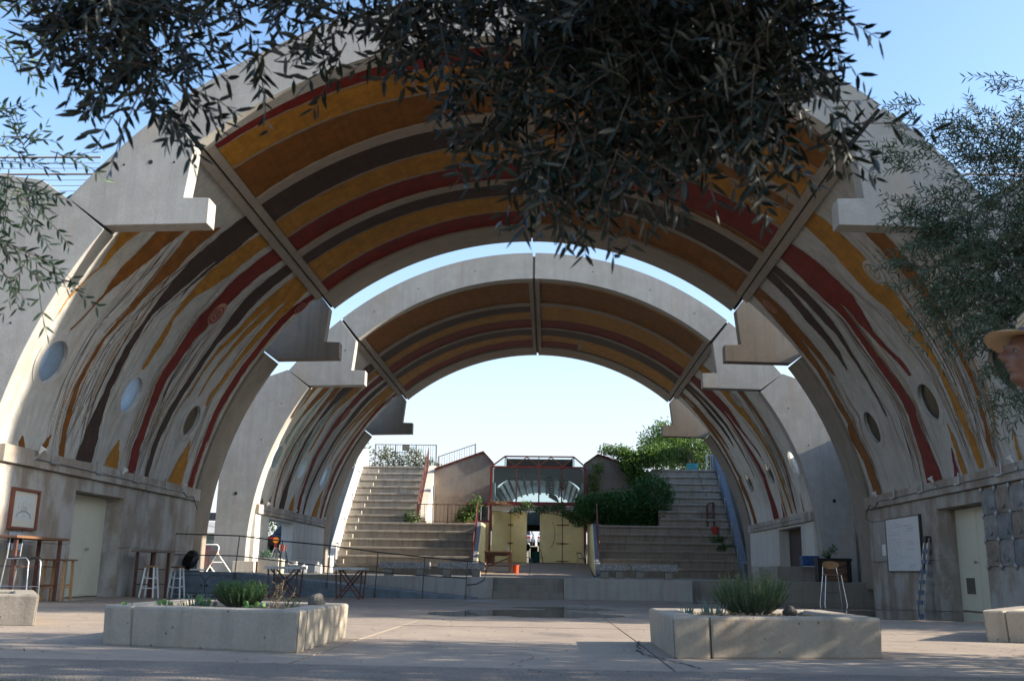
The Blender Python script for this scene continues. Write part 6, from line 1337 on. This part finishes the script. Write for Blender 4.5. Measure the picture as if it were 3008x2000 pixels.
# left equivalent base blocks in sun
q = MB(); q.box(-9.6, 32.2, SZ, -8.9, 33.0, .83); lg = q.build('stage_ledge', M['palestucco'], None, (-9.2, 32.6, SZ), bevel=.01); tag(lg, 'low tan block at the foot of the far left pier', 'ledge')
# right stairs: flower pot, post frame, blue sign, white gate
pt = thing('flower_pot', 'red flower pot hung on the right stairs below the brown post frame', 'pot', (8.6, 48.6, 2.52)); O = (8.6, 48.6, 2.52)
q = MB(); q.lathe([(.14, 0), (.23, .33), (.25, .33), (.25, .38), (.22, .38), (.13, .03)], (8.6, 48.72, 2.52), 20); q.build('pot', plain('red_clay_pot', (.42, .06, .035), .6), pt, O, smooth=True)
q = MB(); q.lathe([(.0, 0), (.21, .0)], (8.6, 48.72, 2.86), 16); q.build('soil', M['rubble'], pt, O)
q = MB(); q.tube([(8.6, 48.72, 2.86), (8.62, 48.72, 2.98)], .01, 4); q.build('sprout', M['vine'], pt, O)
pf = thing('post_frame', 'brown timber frame of two posts and a lintel on right stairs', 'frame', (8.45, 49.1, 2.9)); O = (8.45, 49.1, 2.9)
for x, h in ((8.31, 3.95), (8.62, 4.07)):
    q = MB(); q.box(x-.05, 49.02, 2.9, x+.05, 49.14, h); q.build('post', M['rust'], pf, O)
q = MB(); q.bar((8.31, 49.08, 3.97), (8.64, 49.08, 4.09), .09, .07); q.build('lintel', M['rust'], pf, O)
q = MB(); q.bar((8.36, 49.08, 3.35), (8.57, 49.08, 3.35), .05); q.build('cross_piece', M['rust'], pf, O)
for i, (x, y, z) in enumerate(((8.85, 48.15, 2.12), (8.98, 47.75, 1.72))):
    gp = thing('grass_tuft', ['dark grass tuft on the right stairs just under the red pot', 'dark grass tuft one tier lower on the right stairs'][i], 'plant', (x, y, z))
    cloud('foliage', gp, (x, y, z), [(x-.15, y-.1, z+.1, .5, .1, .1)], 260, .14, M['hedge'], .18, .6, -.6)
    q = MB(); q.tube([(x, y, z-.05), (x, y, z+.1)], .01, 4); q.build('stem', M['bark'], gp, (x, y, z))
sg = thing('hand_painted_sign', 'turquoise hand painted sign on posts atop the right stairs', 'sign', (8.2, 52.95, 5.99)); O = (8.2, 52.95, 5.99)
q = MB(); q.box(7.9, 52.9, 6.02, 8.5, 52.93, 6.40); sb = q.build('board', plain('turquoise_board', (.06, .42, .45), .5), sg, O)
lettering(['PLEASE', 'NO ENTRY'], .13, M['dkink'], sb, O, Matrix.Translation((7.93, 52.895, 6.24)) @ RF.to_4x4(), 1.15)
for x in (8.0, 8.2):
    q = MB(); q.box(x-.04, 52.95, 5.99, x+.04, 53.03, 7.0 if x > 8.1 else 6.85); q.build('post', M['rust'], sg, O)
baluster_fence('white_gate', 'white tubular gate at the top right corner of the right stairs', (8.95, 52.95, 5.99), (9.5, 52.95, 5.99), .85, M['white'], 4, 1, cat='gate', slat='bar')
q = MB(); q.box(9.45, 52.8, 6.0, 9.9, 53.2, 6.9); 
# workbench on the sloping floor
wk = thing('work_bench', 'old brown wooden workbench on wheels by the left yellow doors', 'workbench', (-1.75, 47.3, .58)); O = (-1.75, 47.3, .58)
for k in range(3):
    q = MB(); q.box(-2.42+.43*k, 46.75, 1.50, -2.42+.43*(k+1)-.012, 47.75, 1.56); q.build('top_board', M['wood'], wk, O, bevel=.006)
q = MB(); q.box(-2.38, 46.80, 1.36, -1.16, 46.84, 1.497); q.build('apron', M['darkwood'], wk, O); q = MB(); q.box(-2.38, 47.66, 1.36, -1.16, 47.7, 1.497); q.build('apron', M['darkwood'], wk, O)
for x in (-2.33, -1.21):
    for y in (46.86, 47.6):
        zf_ = SZ + (y-46)*.105 + .01
        q = MB(); q.box(x-.05, y-.05, zf_+.10, x+.05, y+.05, 1.498); q.build('leg', M['darkwood'], wk, O, bevel=.004); q = MB(); q.lathe([(.045, -.015), (.05, 0), (.045, .015)], (x, y, zf_+.05), 12, 'x'); q.build('castor', M['steel'], wk, O)
q = MB(); q.bar((-2.28, 46.9, .85), (-1.26, 46.9, 1.25), .05); q.build('brace', M['darkwood'], wk, O); q = MB(); q.bar((-2.28, 46.9, .9), (-1.26, 46.9, .9), .05); q.build('brace', M['darkwood'], wk, O)
q = MB(); q.box(-2.3, 46.92, 1.0, -1.95, 47.5, 1.35); q.build('drawer_box', M['darkwood'], wk, O)
bo = thing('spray_bottle', 'white spray bottle standing on the old workbench', 'bottle', (-1.33, 47.2, 1.56)); O = (-1.33, 47.2, 1.56)
q = MB(); q.lathe([(.04, 0), (.045, .02), (.045, .13), (.018, .18), (.018, .2)], O, 14); q.build('bottle_body', M['white'], bo, O, smooth=True); q = MB(); q.box(-1.38, 47.18, 1.76, -1.31, 47.22, 1.79); q.build('trigger_head', M['white'], bo, O)
pail('bright orange bucket on the sloping floor right of the workbench', (-.94, 47.0, SZ+.115), .125, .15, .36, plain('orange_plastic', (.75, .085, .02), .4))
def zsl(y): return SZ + .004 + (y-45.99)*(1.10-SZ-.004)/6.01
lc = thing('lawn_chair', 'folding lawn chair with pale webbing beside the right yellow door', 'chair', (2.25, 50.3, zsl(50.3))); O = (2.25, 50.3, zsl(50.3)); z0 = O[2]
q = MB(); q.add([(2.10, 50.1, z0+.42), (2.45, 50.1, z0+.42), (2.45, 50.5, z0+.40), (2.10, 50.5, z0+.40), (2.10, 50.1, z0+.435), (2.45, 50.1, z0+.435), (2.45, 50.5, z0+.415), (2.10, 50.5, z0+.415)], [(0,3,2,1),(4,5,6,7),(0,1,5,4),(1,2,6,5),(2,3,7,6),(3,0,4,7)]); q.build('seat', plain('dark_blue_webbing', (.08, .07, .13), .8), lc, O)
q = MB(); q.prism([(2.36, z0+.42), (2.44, z0+.42), (2.56, z0+1.1), (2.48, z0+1.12)], 50.1, 50.5, 'y'); q.build('backrest', plain('pale_pink_webbing', (.42, .36, .38), .8, var=.4, scale=30), lc, O)
for y in (50.08, 50.52):
    q = MB(); q.tube([(1.98, y, z0-.0), (2.05, y, z0+.42), (2.0, y, z0+.66), (2.2, y, z0+.66), (2.48, y, z0+.02)], .014, 6); q.build('side_frame', M['chrome'], lc, O)
    q = MB(); q.box(1.97, y-.03, z0+.675, 2.22, y+.03, z0+.695); q.build('armrest', M['darkwood'], lc, O)
# things seen inside through the open leaf
gb2 = thing('garbage_can', 'green plastic bin glimpsed inside the open workshop door', 'bin', (-.1, 56, 1.10)); q = MB(); q.lathe([(.16, 0), (.2, .62), (.21, .62), (.21, .66), (.19, .66)], (-.12, 56, 1.1), 18); q.build('body', plain('green_plastic', (.03, .25, .17), .5), gb2, (-.1, 56, 1.10), smooth=True)
bg_ = thing('barbecue_grill', 'dark kettle grill on a green stand glimpsed inside the open workshop door', 'grill', (-.75, 56.5, 1.1)); O = (-.75, 56.5, 1.1)
q = MB(); q.ball((-.72, 56.5, 2.0), .28, .28, .24, 16, 10); q.build('kettle', M['black'], bg_, O, smooth=True)
for sx in (-1, 1):
    for sy in (-1, 1): q = MB(); q.bar((-.72+sx*.24, 56.5+sy*.2, 1.1), (-.72+sx*.2, 56.5+sy*.15, 1.85), .04); q.build('leg', plain('green_stand', (.03, .10, .08), .5), bg_, O)
q = MB(); q.box(-.98, 56.3, 1.42, -.46, 56.7, 1.46); q.build('shelf', M['black'], bg_, O)
q = MB(); q.box(-.52, 56, 1.1, -.28, 56.3, 1.4); tag(q.build('storage_tub', plain('pale_blue_tub', (.25, .3, .42), .4), None, (-.4, 56.1, 1.1), bevel=.02), 'small pale blue tub between grill and green bin', 'tub')
q = MB(); q.box(.03, 56.8, 1.1, .5, 57.2, 2.1); q.box(-.45, 57.3, 1.1, -.05, 57.6, 2.05); tag(q.build('dark_crates', M['black'], None, (0, 57, 1.1)), 'dark stacked crates in the workshop shade', 'crates')
for k in range(3):
    q = MB(); q.bar((-1.05+.12*k, 51.2+.1*k, zsl(51.2)+.012+.016*k), (-.45+.08*k, 51.45+.05*k, zsl(51.45)+.012+.016*k), .05, .014); tag(q.build('timber_offcut', M['yellowdoor'], None, (-.7, 51.3, zsl(51.3))), ['lowest yellow timber offcut on the floor before the door gap', 'middle yellow timber offcut on the floor before the door gap', 'topmost yellow timber offcut on the floor before the door gap'][k], 'timber')
st_ = thing('work_stand', 'thin dark bent metal stand leaning beside the right yellow doors', 'stand', (.25, 51.4, zsl(51.4))); O = (.25, 51.4, zsl(51.4))
q = MB(); q.bar((.16, 51.6, O[2]+.75), (.32, 51.3, O[2]+.01), .025); q.build('strut', M['steel'], st_, O); q = MB(); q.bar((.1, 51.5, O[2]+.34), (.42, 51.5, O[2]+.32), .02); q.build('cross_bar', M['steel'], st_, O)
for i, (x, z0, h) in enumerate(((.62, 4.75, 1.15), (1.32, 4.95, .95))):
    hg = thing('hanging_ornament', ['left of two dark shaggy ornaments hanging behind the workshop glass', 'right of two dark shaggy ornaments hanging behind the workshop glass'][i], 'ornament', (x, 53.6, z0))
    for k in range(9):
        q = MB(); q.lathe([(.05, 0), (.2+.03*(k % 2), .03), (.16, .09), (.05, .1)], (x, 53.6, z0+h*k/9), 14); q.build('ring', M['seam'], hg, (x, 53.6, z0))
    q = MB(); q.tube([(x, 53.6, z0), (x, 53.6, z0+h+.15)], .02, 5); q.build('cord', M['black'], hg, (x, 53.6, z0))
bd_ = thing('hanging_sculpture', 'dark winged sculpture hanging low behind the workshop glass', 'sculpture', (.85, 53.4, 4.5)); O = (.85, 53.4, 4.5)
q = MB(); q.tube([(.6, 53.4, 4.72), (.8, 53.4, 4.5), (1.1, 53.4, 4.32)], .1, 8, .04); q.build('body', M['seam'], bd_, O); q = MB(); q.prism([(.55, 4.55), (.65, 4.78), (.98, 4.62), (1.12, 4.36), (.85, 4.42)], 53.37, 53.40, 'y'); q.build('wing', M['seam'], bd_, O)
q = MB(); q.tube([(.85, 53.4, 4.6), (.85, 53.4, 5.4)], .008, 4); q.build('cord', M['black'], bd_, O)
# cars on the terrace
def car(label, c, rot, col, taillight=True):
    r = thing('parked_car', label, 'car', c, 'parked cars behind the vaults', rot); O = (0, 0, 0)
    paintm = plain('car_paint', col, .25, .2, var=.02, bmp=0)
    P = [(-2.2, .35), (-2.25, .75), (-2.05, .92), (-1.55, .98), (-.95, 1.42), (.75, 1.45), (1.35, .98), (2.1, .85), (2.25, .6), (2.2, .35)]
    vs = []; n = len(P)
    for s in (-1, 1):
        for x, z in P: vs.append((x, s*(.86 if z < 1.1 else .66), z))
    q = MB(); q.add(vs, [tuple(range(n)), tuple(reversed(range(n, 2*n)))] + [(i, i+n, (i+1) % n+n, (i+1) % n) for i in range(n)]); q.build('body', paintm, r, O, bevel=.06)
    for s in (-1, 1):
        q = MB(); q.add([(-1.40, s*.872, 1.0), (-.92, s*.70, 1.38), (.70, s*.70, 1.40), (1.18, s*.872, 1.0)], [(0, 1, 2, 3)]); q.build('side_window', M['black'], r, O)
        for x in (-1.35, 1.35):
            q = MB(); q.lathe([(.02, -.10), (.30, -.10), (.33, -.06), (.33, .06), (.30, .10), (.02, .10)], (x, s*.82, .33), 20, 'y'); w_ = q.build('wheel', M['black'], r, O, smooth=True)
            q = MB(); q.lathe([(.02, s*.105-.012), (.19, s*.105-.01), (.2, s*.105+.004), (.02, s*.105+.01)], (x, s*.82, .33), 16, 'y'); q.build('hub', M['galv'], w_, O)
        q = MB(); q.box(-2.27, s*.5, .68, -2.17, s*.82, .82); q.build('tail_light', M['redmetal'] if not taillight else plain('tail_lens', (.65, .02, .015), .3), r, O)
        q = MB(); q.box(2.16, s*.5, .62, 2.26, s*.80, .74); q.build('headlight', M['galv'], r, O)
    for xa, za, xb, zb_ in ((-1.56, 1.0, -1.0, 1.40), (1.33, 1.0, .80, 1.42)):
        q = MB(); e = .015*(1 if xa > 0 else -1); q.add([(xa+e, -.76, za), (xa+e, .76, za), (xb+e, .6, zb_+.01), (xb+e, -.6, zb_+.01)], [(0, 1, 2, 3)]); q.build('windscreen', M['black'], r, O)
    return r
q = MB(); q.prism([(-24, .9), (-11.8, 1.0), (-12.1, 1.32), (-14.3, 1.34), (-14.9, 1.85), (-24, 1.9)], 44.0, 56, 'y'); q.build('parking_bank', M['dirt'], kind='structure')
car('white car seen through the slot between the two left piers', (-15.9, 49.5, 1.87), .2, (.7, .7, .72)); car('dark car seen through the open doorway of the far left wall', (-12.75, 52.6, 1.35), 1.57, (.02, .02, .025))
car('second dark car higher behind the doorway with red tail light', (-13.9, 58.5, 2.45), 1.57, (.015, .015, .02))
q = MB(); q.prism([(53.5, 1.0), (53.5, 2.3), (60, 2.5), (60, 1.0)], -24, -11.5, 'x'); q.build('parking_terrace', M['dirt'], kind='structure')
q = MB(); q.add([(-30, 66.2, .2), (30, 66.2, .2), (30, 88, 2.9), (-30, 88, 2.9), (-30, 110, 3.2), (30, 110, 3.2)], [(0, 1, 2, 3), (3, 2, 5, 4)]); q.build('rear_bank', M['dirt'], kind='structure')
car('silver van like car far beyond the workshop, left in the gap', (-1.7, 92, 2.95), 1.5, (.4, .4, .45)); car('white car far beyond the workshop, right in the gap', (.6, 92, 2.95), 1.5, (.75, .75, .78))
q = MB(); q.box(11.3, 46.2, -.3, 20, 56, 9.1); tag(q.build('building_mass', M['wall'], None, (15, 50, 0)), 'tall unseen concrete mass outside the right stairs, put there to throw them into shade', 'building')  # unseen mass, placed to shade the right flight of stairs
q = MB(); q.box(11.2, 28.55, -.3, 20, 45.8, 5.6); tag(q.build('building_mass', M['wall'], None, (15, 38, 0)), 'low unseen concrete mass right of the far vault, put there to shade ledge and benches', 'building')  # unseen mass, placed to stop low sun reaching the right ledge and benches
M['railpale'] = plain('pale_rusted_wire', (.30, .22, .19), .6)
# side buildings and roof rails outside both wings
for s in (-1, 1):
    q = MB(); q.box(s*10.55, 17.6, -.3, s*20, 28.5, 2.4); (q.box(s*13.2, 17.6, 2.4, s*20, 28.5, 7.5) if s > 0 else q.box(-20, 19.2, 2.4, -13.0, 20.8, 7.5))
    sbm = q.build('building_mass', M['wall'], None, (s*14, 17.6, 0)); tag(sbm, 'concrete wing building behind the %s side of the near vault' % ('left' if s < 0 else 'right'), 'building')
    r = thing('roof_railing', 'thin multi bar roof railing above the %s wing wall' % ('left' if s < 0 else 'right'), 'railing', (s*12, 20, 7.5)); O = (s*12, 20, 7.5)
    for z, w_ in ((9.42, .022), (9.28, .007), (9.16, .007), (9.02, .022), (8.88, .007), (8.75, .007), (8.62, .007)):
        q = MB(); q.tube([(s*9.4, 20, z), (s*17, 20, z-.03)], w_, 6); q.build('rail', M['railpale'], r, O)
    for x in (13.6, 16.9):
        q = MB(); q.tube([(s*x, 20, 7.5), (s*x, 20, 9.45)], .035, 6); q.build('post', M['galv'], r, O)
    q = MB(); q.box(s*13.25, 19.6, 7.5, s*17.2, 20.4, 7.56); q.build('base_plate', M['wall'], r, O)

# ================================================================ the man in the straw hat
pr = thing('person', 'man in a straw hat and red striped shirt looking up, at the right edge', 'person', (2.556, 3.62, 0)); PO = (2.42, 3.62, 0)
def skin_mat():
    m, t, b = nodes('tanned_skin'); tcn = t.nodes.new('ShaderNodeTexCoord'); o = tcn.outputs['Object']
    c = mixc(t, noise(t, o, 22, 5, .6, lo=.35, hi=.7), (.20, .100, .066, 1), (.13, .060, .040, 1)); c = mixc(t, noise(t, o, 160, 2, .6, lo=.5, hi=.7, vmax=.35), c, (.12, .055, .038, 1))
    t.links.new(c, b.inputs['Base Color']); b.inputs['Roughness'].default_value = .48; b.inputs['Subsurface Weight'].default_value = .12; b.inputs['Subsurface Radius'].default_value = (.012, .004, .002); b.inputs['Subsurface Scale'].default_value = .3
    bump(t, b, noise(t, o, 220, 3, .6), .25, .0015); return m
SK = skin_mat()
# body: one skinned surface standing, head to feet
V_ = [(0, 0, .78), (0, 0, .95), (0, 0, 1.10), (.01, 0, 1.20), (-.01, 0, 1.28), (0, .10, .74), (0, .12, .42), (0, .13, .07), (-.13, .14, .03), (0, -.10, .74), (0, -.12, .42), (0, -.13, .07), (-.13, -.14, .03),
      (.01, .16, 1.13), (.03, .20, .90), (-.04, .21, .70), (-.06, .21, .62), (.01, -.16, 1.13), (.03, -.20, .90), (-.04, -.21, .70), (-.06, -.21, .62)]
E_ = [(0, 1), (1, 2), (2, 3), (3, 4), (0, 5), (5, 6), (6, 7), (7, 8), (0, 9), (9, 10), (10, 11), (11, 12), (2, 13), (13, 14), (14, 15), (15, 16), (2, 17), (17, 18), (18, 19), (19, 20)]
Rr = [.13, .13, .13, .055, .05, .085, .06, .042, .028, .085, .06, .042, .028, .055, .042, .03, .028, .055, .042, .03, .028]
me = bpy.data.meshes.new('body'); me.from_pydata(V_, E_, []); bo_ = bpy.data.objects.new('body', me); COL.objects.link(bo_); bo_.parent = pr; me.materials.append(SK)
sk = bo_.modifiers.new('skin', 'SKIN'); sk.use_smooth_shade = True
for i, rr in enumerate(Rr): me.skin_vertices[0].data[i].radius = (rr, rr)
me.skin_vertices[0].data[0].use_root = True
ss = bo_.modifiers.new('sub', 'SUBSURF'); ss.levels = 2; ss.render_levels = 2
# head, facing -X and slightly up
def head():
    nu, nv = 96, 72; vs = []
    def gsn(a, b, s): return math.exp(-((a-b)/s)**2)
    for j in range(nv+1):
        ph = PI*j/nv - PI/2
        for i in range(nu):
            th = 2*PI*i/nu                   # th=0 is the face
            cx_, sy = math.cos(th), math.sin(th); z = math.sin(ph); r = math.cos(ph)
            zz_ = z*.122; front = max(0, cx_)
            x = r*cx_*.098; y = r*sy*.076
            if zz_ < -.02: k = 1 - .30*min(1, (-.02-zz_)/.10)**1.2; y *= k; x *= (1 - .06*min(1, (-.02-zz_)/.10)) if cx_ > 0 else (1-.42*min(1, (-.02-zz_)/.10))
            lat = y/.076
            f = lambda zc, sz, sl: gsn(zz_, zc, sz)*math.exp(-(lat/sl)**2)*front
            dx = 0
            dx += .024*f(-.018, .016, .16) + .016*f(.002, .020, .13)      # nose and bridge
            dx += .008*f(.030, .010, .55)                                  # brow
            dx -= .010*gsn(zz_, .012, .012)*(gsn(lat, .42, .18)+gsn(lat, -.42, .18))*front   # eye sockets
            dx += .009*f(-.047, .006, .28) + .008*f(-.060, .0065, .26)     # lips
            dx -= .005*f(-.0535, .003, .30) + .006*f(-.071, .007, .35)
            dx += .015*f(-.092, .016, .42)                                 # chin
            dx += .005*gsn(zz_, -.020, .018)*(gsn(lat, .6, .2)+gsn(lat, -.6, .2))*front       # cheekbone
            vs.append((-(x+dx), y, zz_))
    fs = [(j*nu+i, j*nu+(i+1) % nu, (j+1)*nu+(i+1) % nu, (j+1)*nu+i) for j in range(nv) for i in range(nu)]
    q = MB(); q.add(vs, fs); return q
HC = Vector((2.215, 3.6, 1.395)); RH = Matrix.Rotation(.16, 3, 'Y')
def hx(q): q.v = [tuple(RH @ Vector(v) + HC) for v in q.v]; return q
hd_ = hx(head()).build('head', SK, pr, PO, smooth=True)
q = MB(); q.tube([(.03, 0, -.03), (.055, 0, -.11), (.12, 0, -.22)], .052, 16, .066); hx(q).build('neck', SK, hd_, PO, smooth=True)
for s in (-1, 1):
    q = MB(); q.ball((-.0745, s*.030, .008), .0125, .0125, .0115, 14, 10); hx(q).build('eyeball', plain('eye_white', (.16, .13, .11), .2, bmp=0), hd_, PO, smooth=True)
    q = MB(); q.ball((-.0850, s*.030, .010), .0035, .006, .006, 12, 8); hx(q).build('iris', M['seam'], hd_, PO, smooth=True)
    q = MB(); q.ball((.012, s*.076, -.005), .020, .008, .033, 12, 8); hx(q).build('ear', SK, hd_, PO, smooth=True)
    q = MB(); q.tube([(-.098, s*.014, .031), (-.097, s*.030, .037), (-.088, s*.048, .031)], .0035, 6, .002); hx(q).build('eyebrow', plain('greying_hair', (.10, .08, .07), .8), hd_, PO)
q = MB(); q.ball((.018, 0, .022), .088, .079, .098, 28, 18); hx(q).build('hair', plain('dark_hair', (.05, .04, .035), .7), hd_, PO, smooth=True)
# straw hat
hat = thing('straw_hat', 'wide pale straw hat with blue band on the man at the right edge', 'hat', (2.36, 3.6, 1.47)); HO_ = (2.36, 3.6, 1.47)
m, t, b = nodes('woven_straw'); tcn = t.nodes.new('ShaderNodeTexCoord'); 
wv = N(t, 'ShaderNodeTexWave'); wv.wave_type = 'RINGS'; wv.rings_direction = 'Z'; wv.inputs['Scale'].default_value = 55; wv.inputs['Distortion'].default_value = .6; wv.inputs['Detail'].default_value = 2
t.links.new(tcn.outputs['Object'], wv.inputs['Vector']); t.links.new(mixc(t, wv.outputs[0], (.28, .15, .05, 1), (.60, .47, .29, 1)), b.inputs['Base Color']); b.inputs['Roughness'].default_value = .7; bump(t, b, wv.outputs[0], .5, .003)
M['straw'] = m
Rh = Matrix.Rotation(.10, 3, 'Y'); HB = Vector((2.388, 3.6, 1.462))
def hh_(q): q.v = [tuple(Rh @ Vector(v) + HB) for v in q.v]; return q
n = 64; q = MB(); vs = []; rad = [.085, .10, .125, .150, .170, .182, .186]
for d in (0, -.004):
    for k, rr in enumerate(rad):
        for i in range(n):
            a = 2*PI*i/n; z = .012 - .016*((rr-.085)/.1) + .012*math.cos(2*a)*((rr-.085)/.1)**2; vs.append((rr*1.05*math.cos(a), rr*math.sin(a), z + d))
m_ = len(rad)
fs = [(k*n+i, k*n+(i+1) % n, (k+1)*n+(i+1) % n, (k+1)*n+i) for k in range(m_-1) for i in range(n)] + [((m_+k)*n+i, (m_+k+1)*n+i, (m_+k+1)*n+(i+1) % n, (m_+k)*n+(i+1) % n) for k in range(m_-1) for i in range(n)]
fs += [((m_-1)*n+i, (m_-1)*n+(i+1) % n, (2*m_-1)*n+(i+1) % n, (2*m_-1)*n+i) for i in range(n)]
q.add(vs, fs); hh_(q).build('brim', M['straw'], hat, HO_, smooth=True)
q = MB(); q.lathe([(.090, .010), (.088, .045), (.082, .085), (.060, .108), (.02, .104), (.001, .100)], (0, 0, 0), 40); hh_(q).build('crown', M['straw'], hat, HO_, smooth=True)
q = MB(); q.lathe([(.0925, .012), (.0915, .036), (.090, .036), (.0905, .012)], (0, 0, 0), 40); hh_(q).build('hat_band', plain('blue_ribbon', (.06, .10, .16), .7), hat, HO_, smooth=True)
# shirt with red and white stripes
m, t, b = nodes('red_white_striped_cloth'); tcn = t.nodes.new('ShaderNodeTexCoord'); sp = N(t, 'ShaderNodeSeparateXYZ'); t.links.new(tcn.outputs['Object'], sp.inputs[0])
mm = N(t, 'ShaderNodeMath', operation='SINE'); m2 = N(t, 'ShaderNodeMath', operation='MULTIPLY'); m2.inputs[1].default_value = 260; t.links.new(sp.outputs['Y'], m2.inputs[0]); t.links.new(m2.outputs[0], mm.inputs[0])
mr = N(t, 'ShaderNodeMapRange'); mr.inputs[1].default_value = .55; mr.inputs[2].default_value = .75; t.links.new(mm.outputs[0], mr.inputs[0]); t.links.new(mixc(t, mr.outputs[0], (.42, .02, .025, 1), (.7, .62, .6, 1)), b.inputs['Base Color']); b.inputs['Roughness'].default_value = .85
q = MB(); q.lathe([(.150, .74), (.165, .80), (.185, .95), (.180, 1.05), (.150, 1.15), (.085, 1.205), (.075, 1.20), (.13, 1.13)], (2.42, 3.62, 0), 40)
q.v = [(2.42+(x-2.42)*.98, 3.62+(y-3.62)*1.15, z) for x, y, z in q.v]; q.build('shirt', m, pr, PO, smooth=True)
for s in (-1, 1):
    q = MB(); q.tube([(2.43, 3.62+s*.13, 1.14), (2.44, 3.62+s*.20, 1.05), (2.45, 3.62+s*.215, .93)], .062, 14, .07); q.build('sleeve', m, pr, PO, smooth=True)
    q = MB(); q.tube([(2.42, 3.62+s*.085, .80), (2.42, 3.62+s*.11, .42), (2.42, 3.62+s*.13, .06)], .10, 14, .065); q.build('trouser_leg', plain('tan_trousers', (.20, .16, .11), .85), pr, PO, smooth=True)
    q = MB(); q.ball((2.36, 3.62+s*.135, .035), .125, .045, .04, 16, 10); q.build('shoe', M['darkwood'], pr, PO, smooth=True)
    # hand: palm, four fingers and a thumb
    hc_ = Vector((2.36, 3.62+s*.21, .60)); q = MB(); q.ball(tuple(hc_-Vector((0, 0, .035))), .034, .015, .045, 12, 8); hp = q.build('palm', SK, pr, PO, smooth=True)
    for k, (dx, ln) in enumerate(((-.026, .062), (-.009, .070), (.009, .066), (.025, .052))):
        a = hc_ + Vector((dx, 0, -.07)); q = MB(); q.tube([a, a+Vector((-.004, -s*.006, -ln*.45)), a+Vector((-.010, -s*.020, -ln*.95))], .0082, 8, .0062); q.build('finger', SK, hp, PO, smooth=True)
    a = hc_ + Vector((-.030, 0, -.02)); q = MB(); q.tube([a, a+Vector((-.020, -s*.008, -.024)), a+Vector((-.022, -s*.016, -.05))], .0095, 8, .0075); q.build('thumb', SK, hp, PO, smooth=True)
